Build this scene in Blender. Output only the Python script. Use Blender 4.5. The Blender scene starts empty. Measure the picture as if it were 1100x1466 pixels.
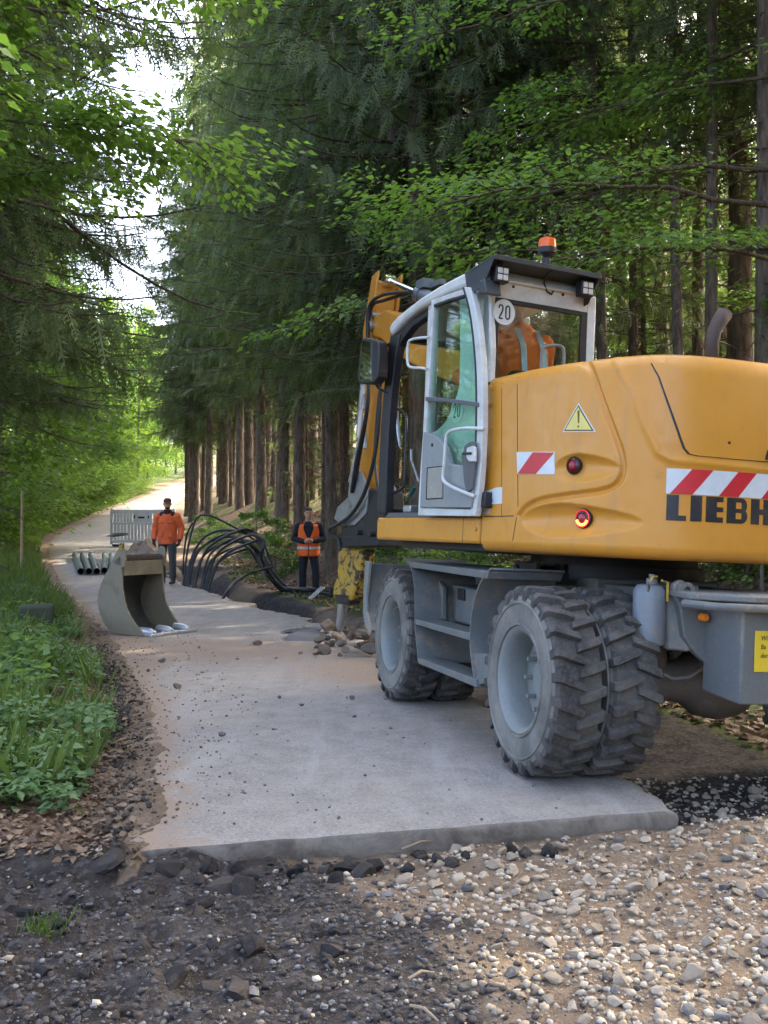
import bpy, bmesh, math, random
import numpy as np
from mathutils import Vector, Matrix

# ------------------------------------------------------------------ camera, world, sun, exposure
SC = bpy.context.scene
COL = SC.collection
F_PX, CX, CY = 1450.0, 550.0, 733.0          # photo pixels (1100 x 1466)
CAM = np.array([0.0, 0.0, 1.38])
PITCH = math.atan(21 / F_PX)
FW = np.array([0, math.cos(PITCH), math.sin(PITCH)])
UPV = np.array([0, -math.sin(PITCH), math.cos(PITCH)])
cam_data = bpy.data.cameras.new('camera')
cam_data.sensor_fit = 'VERTICAL'; cam_data.sensor_height = 36.0
cam_data.lens = 36.0 * F_PX / 1466.0
cam_data.clip_start = 0.05; cam_data.clip_end = 2000
cam = bpy.data.objects.new('camera', cam_data); COL.objects.link(cam)
cam.location = CAM; cam.rotation_euler = (math.pi / 2 + PITCH, 0, 0)
SC.camera = cam

SUN_AZ, SUN_EL = math.radians(58), math.radians(37)      # azimuth measured from +Y towards +X
world = bpy.data.worlds.new('World'); SC.world = world; world.use_nodes = True
wn = world.node_tree.nodes; wl = world.node_tree.links
bg = wn['Background']
sky = wn.new('ShaderNodeTexSky'); sky.sky_type = 'NISHITA'; sky.sun_disc = False
sky.sun_elevation = SUN_EL; sky.sun_rotation = SUN_AZ
sky.air_density = 0.6; sky.dust_density = 9.0; sky.ozone_density = 0.0; sky.altitude = 300
wl.new(sky.outputs[0], bg.inputs[0]); bg.inputs[1].default_value = 0.15
sun_data = bpy.data.lights.new('sun', 'SUN'); sun_data.energy = 2.0
sun_data.angle = math.radians(0.55); sun_data.color = (1.0, 0.90, 0.72)
sun = bpy.data.objects.new('sun', sun_data); COL.objects.link(sun)
sun_dir = Vector((math.sin(SUN_AZ) * math.cos(SUN_EL), math.cos(SUN_AZ) * math.cos(SUN_EL), math.sin(SUN_EL)))
sun.rotation_euler = (-sun_dir).to_track_quat('-Z', 'Y').to_euler(); sun.location = (20, 20, 40)
SC.view_settings.view_transform = 'Standard'; SC.view_settings.look = 'None'
SC.view_settings.exposure = 3.6; SC.view_settings.gamma = 1.0
SC.view_settings.use_curve_mapping = False
SC.render.engine = 'CYCLES'
SC.cycles.max_bounces = 8; SC.cycles.diffuse_bounces = 4; SC.cycles.glossy_bounces = 3
SC.cycles.transmission_bounces = 6; SC.cycles.transparent_max_bounces = 12
SC.cycles.use_denoising = True
SC.cycles.sample_clamp_indirect = 6.0
SC.cycles.caustics_reflective = False; SC.cycles.caustics_refractive = False

RNG = np.random.default_rng(7)
random.seed(7)

# ------------------------------------------------------------------ pixel helpers
def ray(px, py):
    return np.array([1.0, 0, 0]) * (px - CX) / F_PX + FW + UPV * (CY - py) / F_PX
def at_depth(px, py, Y):
    r = ray(px, py); return CAM + r * (Y / r[1])
def on_z(px, py, z):
    r = ray(px, py); return CAM + r * ((z - CAM[2]) / r[2])
def proj(P):
    d = np.asarray(P, float) - CAM
    y = d @ FW
    return np.stack([CX + F_PX * d[..., 0] / y, CY - F_PX * (d @ UPV) / y], -1)

# ------------------------------------------------------------------ numpy noise
def _hash(ix, iy, iz, seed):
    h = (ix.astype(np.int64) * 374761393 + iy.astype(np.int64) * 668265263 + iz.astype(np.int64) * 2147483647 + seed * 974634777) & 0x7fffffff
    h = ((h ^ (h >> 13)) * 1274126177) & 0x7fffffff
    h = (h ^ (h >> 16)) & 0xffff
    return h / 65535.0
def vnoise(x, y, z=None, seed=0):
    x = np.asarray(x, float); y = np.asarray(y, float)
    z = np.zeros_like(x) if z is None else np.asarray(z, float)
    ix, iy, iz = np.floor(x), np.floor(y), np.floor(z)
    fx, fy, fz = x - ix, y - iy, z - iz
    fx, fy, fz = [t * t * (3 - 2 * t) for t in (fx, fy, fz)]
    out = 0
    for a in (0, 1):
        for b in (0, 1):
            for c in (0, 1):
                w = (fx if a else 1 - fx) * (fy if b else 1 - fy) * (fz if c else 1 - fz)
                out = out + w * _hash(ix + a, iy + b, iz + c, seed)
    return out * 2 - 1
def fbm(x, y, octv=4, seed=0, z=None):
    x = np.asarray(x, float); y = np.asarray(y, float)
    v = 0; a = 0.5
    for o in range(octv):
        v = v + a * vnoise(x * 2 ** o + 13.7 * o, y * 2 ** o + 7.1 * o, None if z is None else z * 2 ** o, seed + o)
        a *= 0.5
    return v
def sst(a, b, x):
    t = np.clip((np.asarray(x, float) - a) / (b - a), 0, 1); return t * t * (3 - 2 * t)

# ------------------------------------------------------------------ object helpers
def link(o, parent=None):
    COL.objects.link(o)
    if parent is not None: o.parent = parent
    return o
def tag(o, label=None, cat=None, group=None, kind=None):
    if label: o['label'] = label
    if cat: o['category'] = cat
    if group: o['group'] = group
    if kind: o['kind'] = kind
    return o
def empty(name, loc=(0, 0, 0), rz=0):
    o = bpy.data.objects.new(name, None); link(o); o.location = loc; o.rotation_euler = (0, 0, rz)
    o.empty_display_size = 0.1
    return o
def np_mesh(name, V, F, mat=None, smooth=False, cols=None, colname='tint'):
    V = np.asarray(V, np.float32); F = np.asarray(F, np.int32)
    me = bpy.data.meshes.new(name)
    k = F.shape[1]
    me.vertices.add(len(V)); me.vertices.foreach_set('co', V.ravel())
    me.loops.add(F.size); me.loops.foreach_set('vertex_index', F.ravel())
    me.polygons.add(len(F)); me.polygons.foreach_set('loop_start', np.arange(0, F.size, k, dtype=np.int32))
    try: me.polygons.foreach_set('loop_total', np.full(len(F), k, np.int32))
    except Exception: pass
    me.update(calc_edges=True); me.validate()
    if smooth: me.polygons.foreach_set('use_smooth', np.ones(len(F), bool))
    if cols is not None:
        ca = me.color_attributes.new(colname, 'FLOAT_COLOR', 'POINT')
        c = np.ones((len(V), 4), np.float32); cc = np.asarray(cols, np.float32)
        if cc.ndim == 1: c[:, :3] = cc[:, None]
        else: c[:, :cc.shape[1]] = cc
        ca.data.foreach_set('color', c.ravel())
    if mat: me.materials.append(mat)
    return me
def obj(name, me, parent=None):
    o = bpy.data.objects.new(name, me); return link(o, parent)

class MB:
    """collects shapes; build() links them as ONE mesh object"""
    def __init__(s, T=None): s.v = []; s.f = []; s.T = T
    def add(s, vs, fs):
        b = len(s.v); s.v += [tuple(map(float, v)) for v in vs]; s.f += [tuple(i + b for i in f) for f in fs]; return s
    def box(s, c, size, R=None):
        hx, hy, hz = [q / 2 for q in size]
        vs = [Vector((sx * hx, sy * hy, sz * hz)) for sx in (-1, 1) for sy in (-1, 1) for sz in (-1, 1)]
        if R is not None: vs = [R @ v for v in vs]
        vs = [v + Vector(c) for v in vs]
        return s.add(vs, [(0, 1, 3, 2), (4, 6, 7, 5), (0, 4, 5, 1), (2, 3, 7, 6), (0, 2, 6, 4), (1, 5, 7, 3)])
    def bx(s, x0, x1, y0, y1, z0, z1):
        return s.box(((x0 + x1) / 2, (y0 + y1) / 2, (z0 + z1) / 2), (abs(x1 - x0), abs(y1 - y0), abs(z1 - z0)))
    def prism(s, poly, d):
        """poly: list of 3D points (planar), extruded by vector d"""
        n = len(poly); p = [Vector(q) for q in poly]; d = Vector(d)
        nrm = Vector((0, 0, 0))
        for i in range(n): nrm += p[i].cross(p[(i + 1) % n])
        if nrm.dot(d) > 0: p = p[::-1]
        vs = p + [q + d for q in p]
        fs = [tuple(range(n)), tuple(range(2 * n - 1, n - 1, -1))]
        for i in range(n):
            j = (i + 1) % n; fs.append((i, i + n, j + n, j))
        return s.add(vs, fs)
    def cyl(s, p0, p1, r0, r1=None, n=16, cap=True):
        r1 = r0 if r1 is None else r1
        return s.tube([p0, p1], [r0, r1], n, cap)
    def tube(s, pts, r, n=8, cap=True, closed=False):
        P = [Vector(p) for p in pts]; m = len(P)
        rs = r if hasattr(r, '__len__') else [r] * m
        tang = []
        for i in range(m):
            a = P[(i - 1) % m] if (closed or i > 0) else P[i]; b = P[(i + 1) % m] if (closed or i < m - 1) else P[i]
            t = (b - a); tang.append(t.normalized() if t.length > 1e-9 else Vector((0, 0, 1)))
        up = Vector((0, 0, 1)) if abs(tang[0].z) < 0.9 else Vector((1, 0, 0))
        x = tang[0].cross(up).normalized()
        vs = []
        for i in range(m):
            x = (x - tang[i] * x.dot(tang[i])).normalized(); y = tang[i].cross(x)
            for k in range(n):
                a = 2 * math.pi * k / n
                vs.append(P[i] + (x * math.cos(a) + y * math.sin(a)) * rs[i])
        fs = []
        for i in range(m if closed else m - 1):
            for k in range(n):
                a = i * n + k; b = i * n + (k + 1) % n; i2 = (i + 1) % m
                fs.append((a, b, i2 * n + (k + 1) % n, i2 * n + k))
        if cap and not closed:
            fs.append(tuple(range(n - 1, -1, -1))); fs.append(tuple(range((m - 1) * n, m * n)))
        return s.add(vs, fs)
    def lathe(s, prof, c=(0, 0, 0), axis=(0, 0, 1), n=24, closed=False):
        """prof: list of (r, h) along axis"""
        A = Vector(axis).normalized(); up = Vector((0, 0, 1)) if abs(A.z) < 0.9 else Vector((1, 0, 0))
        x = A.cross(up).normalized(); y = A.cross(x); C = Vector(c)
        m = len(prof); vs = []
        for (r, h) in prof:
            for k in range(n):
                a = 2 * math.pi * k / n
                vs.append(C + A * h + (x * math.cos(a) + y * math.sin(a)) * max(r, 1e-4))
        fs = []
        for i in range(m if closed else m - 1):
            i2 = (i + 1) % m
            for k in range(n):
                fs.append((i * n + k, i2 * n + k, i2 * n + (k + 1) % n, i * n + (k + 1) % n))
        return s.add(vs, fs)
    def mesh(s, name, mat, smooth=35, recalc=True):
        me = bpy.data.meshes.new(name)
        vs = [tuple(s.T @ Vector(v)) for v in s.v] if s.T is not None else s.v
        me.from_pydata(vs, [], s.f)
        if recalc:
            bm = bmesh.new(); bm.from_mesh(me); bmesh.ops.recalc_face_normals(bm, faces=bm.faces); bm.to_mesh(me); bm.free()
        if smooth:
            me.polygons.foreach_set('use_smooth', [True] * len(me.polygons)); me.set_sharp_from_angle(angle=math.radians(smooth))
        me.materials.append(mat); return me
    def build(s, name, mat, parent=None, bevel=0, smooth=35, seg=2, recalc=True):
        o = obj(name, s.mesh(name, mat, smooth, recalc), parent)
        if bevel:
            b = o.modifiers.new('bevel', 'BEVEL'); b.width = bevel; b.segments = seg; b.limit_method = 'ANGLE'; b.angle_limit = math.radians(40)
            b.harden_normals = False
        return o

def catmull(pts, n=8):
    P = [np.asarray(p, float) for p in pts]; out = []
    for i in range(len(P) - 1):
        p0 = P[max(i - 1, 0)]; p1 = P[i]; p2 = P[i + 1]; p3 = P[min(i + 2, len(P) - 1)]
        for k in range(n):
            t = k / n
            out.append(0.5 * ((2 * p1) + (-p0 + p2) * t + (2 * p0 - 5 * p1 + 4 * p2 - p3) * t * t + (-p0 + 3 * p1 - 3 * p2 + p3) * t ** 3))
    out.append(P[-1]); return out

# ------------------------------------------------------------------ materials
class NT:
    def __init__(s, name):
        s.m = bpy.data.materials.new(name); s.m.use_nodes = True
        s.t = s.m.node_tree; s.n = s.t.nodes; s.l = s.t.links
        s.out = s.n['Material Output']; s.p = s.n['Principled BSDF']
    def node(s, ty, **k):
        n = s.n.new(ty)
        for a, b in k.items(): setattr(n, a, b)
        return n
    def set(s, n, i, v):
        if hasattr(v, 'links') or isinstance(v, bpy.types.NodeSocket): s.l.new(v, n.inputs[i])
        else: n.inputs[i].default_value = v
    def coord(s, kind='Object', scale=None):
        c = s.node('ShaderNodeTexCoord').outputs[kind]
        if scale is not None:
            m = s.node('ShaderNodeMapping'); s.l.new(c, m.inputs[0]); m.inputs['Scale'].default_value = scale; c = m.outputs[0]
        return c
    def geo_pos(s): return s.node('ShaderNodeNewGeometry').outputs['Position']
    def noise(s, vec, scale, detail=4, rough=0.55, dist=0.0):
        n = s.node('ShaderNodeTexNoise'); s.l.new(vec, n.inputs['Vector'])
        n.inputs['Scale'].default_value = scale; n.inputs['Detail'].default_value = detail; n.inputs['Roughness'].default_value = rough; n.inputs['Distortion'].default_value = dist
        return n.outputs['Fac']
    def voro(s, vec, scale, feature='F1', out='Distance'):
        n = s.node('ShaderNodeTexVoronoi', feature=feature); s.l.new(vec, n.inputs['Vector']); n.inputs['Scale'].default_value = scale
        return n.outputs[out]
    def ramp(s, fac, a, b, va=0.0, vb=1.0):
        n = s.node('ShaderNodeMapRange', interpolation_type='SMOOTHSTEP'); s.set(n, 0, fac)
        n.inputs[1].default_value = a; n.inputs[2].default_value = b; n.inputs[3].default_value = va; n.inputs[4].default_value = vb
        return n.outputs[0]
    def mix(s, fac, a, b, mode='MIX'):
        n = s.node('ShaderNodeMix', data_type='RGBA', blend_type=mode)
        s.set(n, 0, fac)
        for i, v in ((6, a), (7, b)):
            if isinstance(v, bpy.types.NodeSocket): s.l.new(v, n.inputs[i])
            else: n.inputs[i].default_value = (*v, 1) if len(v) == 3 else v
        return n.outputs[2]
    def math(s, op, a, b=0.0):
        n = s.node('ShaderNodeMath', operation=op); s.set(n, 0, a); s.set(n, 1, b); return n.outputs[0]
    def bump(s, h, strength=0.3, dist=0.01):
        n = s.node('ShaderNodeBump'); s.l.new(h, n.inputs['Height']); n.inputs['Strength'].default_value = strength; n.inputs['Distance'].default_value = dist
        s.l.new(n.outputs[0], s.p.inputs['Normal'])
    def attr(s, name, out='Color'):
        n = s.node('ShaderNodeAttribute', attribute_name=name); return n.outputs[out]
    def sep(s, c):
        n = s.node('ShaderNodeSeparateColor'); s.l.new(c, n.inputs[0]); return n.outputs
    def base(s, c):
        if isinstance(c, bpy.types.NodeSocket): s.l.new(c, s.p.inputs['Base Color'])
        else: s.p.inputs['Base Color'].default_value = (*c, 1)
    def rough(s, r): s.set(s.p, 'Roughness', r)

def mat_paint(name, col, rough=0.45, dirt=(0.16, 0.12, 0.085), dirt_amt=0.5, scale=3.0, fine=40, metallic=0.0, wear=None, spec=0.5, coat=0.0):
    t = NT(name); c = t.geo_pos()
    n1 = t.noise(c, scale, 6, 0.6, 0.4); n2 = t.noise(c, fine, 3, 0.6)
    c0 = t.mix(t.ramp(n2, 0.3, 0.75), tuple(q * 0.93 for q in col), tuple(min(1, q * 1.05) for q in col))
    f = t.math('MULTIPLY', t.ramp(n1, 0.46, 0.75), dirt_amt)
    f2 = t.math('MULTIPLY', f, t.ramp(n2, 0.2, 0.6))
    cc = t.mix(f2, c0, dirt)
    if wear is not None:
        sp = t.noise(c, 22, 5, 0.7); cc = t.mix(t.ramp(sp, 0.64, 0.70), cc, wear)
    t.base(cc); t.rough(t.ramp(n1, 0.3, 0.8, rough * 0.85, min(1, rough * 1.35)))
    t.p.inputs['Metallic'].default_value = metallic; t.p.inputs['Specular IOR Level'].default_value = spec
    t.p.inputs['Coat Weight'].default_value = coat
    t.bump(n2, 0.06, 0.004)
    return t.m
def mat_plain(name, col, rough=0.6, metallic=0.0, spec=0.5, emit=None, es=1.0):
    t = NT(name); c = t.geo_pos(); n = t.noise(c, 18, 4, 0.6)
    t.base(t.mix(n, tuple(q * 0.82 for q in col), tuple(min(1, q * 1.15) for q in col))); t.rough(rough)
    t.p.inputs['Metallic'].default_value = metallic; t.p.inputs['Specular IOR Level'].default_value = spec
    if emit:
        t.p.inputs['Emission Color'].default_value = (*emit, 1); t.p.inputs['Emission Strength'].default_value = es
    return t.m
def mat_glass(name, tint, refl=1.0, rough=0.02):
    t = NT(name); t.n.remove(t.p)
    tr = t.node('ShaderNodeBsdfTransparent'); tr.inputs[0].default_value = (*tint, 1)
    gl = t.node('ShaderNodeBsdfGlossy'); gl.inputs['Roughness'].default_value = rough
    gl.inputs[0].default_value = (refl, refl, refl, 1)
    lw = t.node('ShaderNodeLayerWeight'); lw.inputs[0].default_value = 0.5
    fr = t.math('ADD', t.math('MULTIPLY', t.math('POWER', lw.outputs['Facing'], 5.0), 0.85), 0.04)
    mx = t.node('ShaderNodeMixShader'); t.l.new(fr, mx.inputs[0]); t.l.new(tr.outputs[0], mx.inputs[1]); t.l.new(gl.outputs[0], mx.inputs[2])
    t.l.new(mx.outputs[0], t.out.inputs[0]); return t.m
def mat_leaf(name, c0, c1, trans=0.35, rough=0.55, tcol=None):
    """leaf: vertex tint varies between c0 and c1, with light passing through"""
    t = NT(name)
    a = t.sep(t.attr('tint'))[0]
    oi = t.node('ShaderNodeObjectInfo').outputs['Random']
    n = t.noise(t.geo_pos(), 0.55, 3, 0.5)
    f = t.math('ADD', t.math('MULTIPLY', a, 0.6), t.math('ADD', t.math('MULTIPLY', oi, 0.15), t.math('MULTIPLY', n, 0.3)))
    col = t.mix(t.ramp(f, 0.1, 0.95), c0, c1)
    t.base(col); t.rough(rough); t.p.inputs['Specular IOR Level'].default_value = 0.35
    tl = t.node('ShaderNodeBsdfTranslucent')
    tc = t.mix(1.0, col, tcol if tcol else (1.25, 1.35, 0.55), 'MULTIPLY'); t.l.new(tc, tl.inputs[0])
    mx = t.node('ShaderNodeMixShader'); mx.inputs[0].default_value = trans
    t.l.new(t.p.outputs[0], mx.inputs[1]); t.l.new(tl.outputs[0], mx.inputs[2]); t.l.new(mx.outputs[0], t.out.inputs[0])
    return t.m
def mat_bark(name, c0, c1, scale=14):
    t = NT(name); c = t.coord('Object', (1, 1, 0.22))
    n = t.noise(c, scale, 6, 0.65, 0.6); v = t.voro(c, scale * 1.3, 'F1')
    g = t.noise(t.geo_pos(), 1.1, 3)
    col = t.mix(t.ramp(n, 0.3, 0.72), c0, c1)
    col = t.mix(t.math('MULTIPLY', t.ramp(g, 0.5, 0.75), 0.45), col, (0.075, 0.10, 0.05))
    t.base(col); t.rough(0.9); t.p.inputs['Specular IOR Level'].default_value = 0.2
    t.bump(t.math('ADD', n, t.math('MULTIPLY', v, 0.6)), 0.9, 0.03); return t.m

M = {}
YEL = (0.60, 0.255, 0.022)
def mat_yellow(name, col):
    t = NT(name); c = t.geo_pos()
    n1 = t.noise(c, 1.6, 6, 0.62, 0.6); n2 = t.noise(c, 60, 3, 0.6); n3 = t.noise(c, 9, 6, 0.7, 0.8)
    faded = tuple(min(1, a * b) for a, b in zip(col, (1.04, 1.10, 1.7)))
    cc = t.mix(t.ramp(n1, 0.35, 0.75), col, faded)
    st = t.noise(t.coord('Object', (14, 14, 0.9)), 1.0, 5, 0.6)
    cc = t.mix(t.math('MULTIPLY', t.ramp(st, 0.52, 0.78), 0.30), cc, (0.30, 0.19, 0.09))
    cc = t.mix(t.math('MULTIPLY', t.ramp(n3, 0.56, 0.78), 0.28), cc, (0.26, 0.17, 0.09))
    sp = t.ramp(t.noise(c, 130, 2, 0.5), 0.70, 0.76)
    cc = t.mix(t.math('MULTIPLY', sp, 0.35), cc, (0.12, 0.08, 0.05))
    t.base(cc); t.rough(t.ramp(n3, 0.3, 0.75, 0.30, 0.58)); t.p.inputs['Specular IOR Level'].default_value = 0.5
    t.p.inputs['Coat Weight'].default_value = 0.12; t.p.inputs['Coat Roughness'].default_value = 0.25
    t.bump(n2, 0.05, 0.003); return t.m
M['yellow'] = mat_yellow('ochre_paint', YEL)
M['white'] = mat_paint('cab_white_paint', (0.60, 0.62, 0.60), 0.4, (0.30, 0.27, 0.21), 0.55, 4)
M['grey'] = mat_paint('undercarriage_grey_paint', (0.135, 0.148, 0.148), 0.5, (0.25, 0.205, 0.155), 1.0, 5, 45, wear=(0.36, 0.31, 0.24))
M['rimgrey'] = mat_paint('rim_grey_paint', (0.20, 0.22, 0.215), 0.55, (0.27, 0.24, 0.19), 1.0, 5, 45)
M['trim'] = mat_paint('door_trim_plastic', (0.25, 0.27, 0.27), 0.55, (0.33, 0.30, 0.24), 0.6, 8)
M['trimdark'] = mat_plain('dark_trim_plastic', (0.10, 0.105, 0.11), 0.55)
M['black'] = mat_paint('black_rubber_plastic', (0.013, 0.014, 0.017), 0.5, (0.10, 0.08, 0.06), 0.35, 4)
M['visor'] = mat_paint('visor_dark_paint', (0.035, 0.042, 0.05), 0.45, (0.16, 0.14, 0.11), 0.4, 5)
M['darksteel'] = mat_paint('greasy_dark_steel', (0.035, 0.034, 0.034), 0.5, (0.13, 0.10, 0.07), 0.6, 6, 40, metallic=0.3)
M['steel'] = mat_paint('worn_bare_steel', (0.42, 0.43, 0.44), 0.38, (0.12, 0.10, 0.08), 0.8, 9, 40, metallic=0.75)
M['chrome'] = mat_plain('chrome_rod', (0.75, 0.76, 0.78), 0.12, 1.0)
M['cylgrey'] = mat_paint('cylinder_blue_grey', (0.15, 0.175, 0.195), 0.4, (0.2, 0.17, 0.13), 0.5, 6)
def mat_breaker():
    t = NT('breaker_yellow_worn'); c = t.geo_pos(); n = t.noise(c, 8, 6, 0.68, 0.9); n2 = t.noise(c, 45, 4, 0.6)
    col = t.mix(t.ramp(n2, .3, .7), (0.36, 0.22, 0.025), (0.52, 0.33, 0.04)); col = t.mix(t.ramp(n, 0.49, 0.56), col, (0.035, 0.03, 0.026)); col = t.mix(t.math('MULTIPLY', t.ramp(n2, .6, .75), .6), col, (0.22, 0.17, 0.12))
    t.base(col); t.rough(0.6); t.bump(n, .3, .01); return t.m
M['breaker'] = mat_breaker()
M['glass'] = mat_glass('tinted_cab_glass', (0.84, 0.91, 0.88), 0.7)
M['doorglass'] = mat_glass('green_door_glass', (0.80, 0.95, 0.89))
M['glassclear'] = mat_glass('clear_cab_glass', (0.97, 0.985, 0.98), 0.7)
M['mirror'] = mat_plain('mirror_glass', (0.8, 0.8, 0.8), 0.03, 1.0)
M['red'] = mat_plain('retro_red_film', (0.55, 0.018, 0.03), 0.4)
M['filmwhite'] = mat_plain('retro_white_film', (0.62, 0.66, 0.68), 0.35)
M['decalyellow'] = mat_plain('warning_yellow_film', (0.72, 0.60, 0.16), 0.5)
M['letter'] = mat_paint('navy_black_letter_film', (0.016, 0.018, 0.024), 0.4, (0.12, 0.09, 0.06), 0.5, 9)
M['signyellow'] = mat_plain('sign_yellow', (0.72, 0.52, 0.03), 0.5)
M['ink'] = mat_plain('sign_ink', (0.12, 0.09, 0.02), 0.6)
M['blueink'] = mat_plain('sticker_blue_ink', (0.20, 0.30, 0.50), 0.6)
M['lampred'] = mat_plain('red_lamp_lens', (0.30, 0.015, 0.025), 0.25)
M['lampdark'] = mat_plain('dark_lamp_lens', (0.09, 0.012, 0.018), 0.2)
M['lamplit'] = mat_plain('lit_tail_lamp', (0.9, 0.25, 0.05), 0.3, emit=(1.0, 0.28, 0.04), es=0.5)
M['lampredlit'] = mat_plain('lit_red_lens', (0.7, 0.03, 0.03), 0.25, emit=(1.0, 0.02, 0.03), es=0.22)
M['amber'] = mat_plain('amber_lens', (0.85, 0.26, 0.02), 0.25)
M['beaconorange'] = mat_plain('beacon_orange_lens', (0.80, 0.13, 0.012), 0.15)
M['lamplens'] = mat_plain('work_lamp_lens', (0.55, 0.56, 0.55), 0.2)
M['rust'] = mat_paint('rusty_exhaust', (0.055, 0.038, 0.03), 0.8, (0.13, 0.09, 0.065), 0.8, 10, 40)
M['orange'] = mat_plain('hi_vis_orange_cloth', (0.92, 0.155, 0.02), 0.8)
M['orangedirty'] = mat_paint('soiled_orange_cloth', (0.80, 0.14, 0.035), 0.85, (0.30, 0.14, 0.09), 0.9, 7, 30)
M['reflect'] = mat_plain('reflective_tape', (0.55, 0.57, 0.56), 0.4)
M['trousers'] = mat_plain('dark_green_grey_trousers', (0.045, 0.055, 0.055), 0.9)
M['navy'] = mat_plain('navy_work_cloth', (0.012, 0.015, 0.026), 0.9)
M['boot'] = mat_plain('boot_leather', (0.06, 0.055, 0.05), 0.8)
M['skin'] = mat_plain('skin', (0.58, 0.34, 0.245), 0.55)
M['hair'] = mat_plain('dark_hair', (0.022, 0.016, 0.012), 0.7)
M['capbrown'] = mat_plain('brown_cap_cloth', (0.11, 0.05, 0.04), 0.9)
M['maroon'] = mat_plain('maroon_jumper', (0.045, 0.015, 0.022), 0.9)
M['glove'] = mat_plain('dark_glove', (0.03, 0.03, 0.03), 0.8)
M['eye'] = mat_plain('dark_eye', (0.02, 0.015, 0.012), 0.3)
M['lip'] = mat_plain('lip', (0.30, 0.11, 0.09), 0.6)
M['pipe'] = mat_paint('grey_green_plastic_pipe', (0.10, 0.118, 0.12), 0.4, (0.2, 0.17, 0.13), 0.4, 4)
M['pipein'] = mat_plain('pipe_inside', (0.01, 0.012, 0.012), 0.6)
M['cable'] = mat_paint('black_conduit', (0.012, 0.013, 0.016), 0.36, (0.12, 0.11, 0.10), 0.4, 6)
M['barrier'] = mat_paint('white_plastic_barrier', (0.58, 0.60, 0.60), 0.5, (0.28, 0.25, 0.2), 0.5, 5)
M['bucket'] = mat_paint('worn_bucket_olive_steel', (0.21, 0.182, 0.122), 0.55, (0.12, 0.092, 0.06), 0.7, 4, 40, metallic=0.1, wear=(0.29, 0.26, 0.20))
M['bucketin'] = mat_paint('polished_bucket_inside', (0.09, 0.088, 0.085), 0.35, (0.05, 0.045, 0.04), 0.7, 4, 40, metallic=0.45)
M['bright'] = mat_paint('polished_cutting_edge', (0.50, 0.53, 0.56), 0.35, (0.22, 0.2, 0.17), 0.6, 8, 40, metallic=0.6)
M['wood'] = mat_paint('weathered_board', (0.40, 0.29, 0.17), 0.8, (0.2, 0.15, 0.1), 0.6, 8)
M['twig'] = mat_plain('dry_twig', (0.26, 0.20, 0.14), 0.9)
M['seat'] = mat_plain('seat_cloth', (0.02, 0.021, 0.024), 0.85)
M['grip'] = mat_plain('teal_grip', (0.01, 0.10, 0.10), 0.5)
# ------------------------------------------------------------------ ground materials
def mat_ground():
    t = NT('forest_ground'); p = t.geo_pos()
    z = t.sep(t.attr('zone'))                       # R dark soil, G leaf litter, B moss and grass (else tan gravelly earth)
    n0 = t.noise(p, 0.8, 5, 0.6); n1 = t.noise(p, 7, 6, 0.65, 0.3); n2 = t.noise(p, 45, 5, 0.7); n3 = t.noise(p, 160, 3, 0.6)
    v = t.voro(p, 55, 'F1', 'Color'); vs = t.sep(v)
    tan = t.mix(t.ramp(n1, 0.3, 0.7), (0.17, 0.118, 0.078), (0.28, 0.212, 0.148))
    tan = t.mix(t.math('MULTIPLY', t.ramp(n2, 0.45, 0.7), 0.5), tan, (0.33, 0.28, 0.215))
    tan = t.mix(t.math('MULTIPLY', t.ramp(n0, 0.5, 0.7), 0.55), tan, (0.17, 0.115, 0.075))
    dark = t.mix(t.ramp(n1, 0.3, 0.75), (0.026, 0.022, 0.020), (0.088, 0.074, 0.066))
    dark = t.mix(t.math('MULTIPLY', t.ramp(vs[0], 0.66, 0.95), 0.45), dark, (0.15, 0.148, 0.15))
    dark = t.mix(t.math('MULTIPLY', t.ramp(n3, 0.58, 0.8), 0.4), dark, (0.16, 0.14, 0.12))
    lit = t.mix(t.ramp(n2, 0.3, 0.7), (0.075, 0.048, 0.034), (0.25, 0.165, 0.11))
    lit = t.mix(t.math('MULTIPLY', t.ramp(vs[1], 0.6, 0.9), 0.5), lit, (0.34, 0.24, 0.18))
    moss = t.mix(t.ramp(n2, 0.3, 0.75), (0.045, 0.062, 0.018), (0.12, 0.15, 0.045))
    c = t.mix(t.ramp(t.math('ADD', z[0], t.math('MULTIPLY', t.math('SUBTRACT', n1, 0.5), 0.9)), 0.35, 0.65), tan, dark)
    c = t.mix(t.ramp(t.math('ADD', z[1], t.math('MULTIPLY', t.math('SUBTRACT', n2, 0.5), 0.8)), 0.35, 0.65), c, lit)
    c = t.mix(t.ramp(t.math('ADD', z[2], t.math('MULTIPLY', t.math('SUBTRACT', n1, 0.5), 0.8)), 0.35, 0.65), c, moss)
    t.base(c); t.rough(0.95); t.p.inputs['Specular IOR Level'].default_value = 0.25
    h = t.math('ADD', t.math('MULTIPLY', n2, 1.0), t.math('MULTIPLY', n3, 0.6)); h = t.math('ADD', h, t.math('MULTIPLY', n1, 1.2))
    t.bump(h, 0.9, 0.03); return t.m
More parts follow.
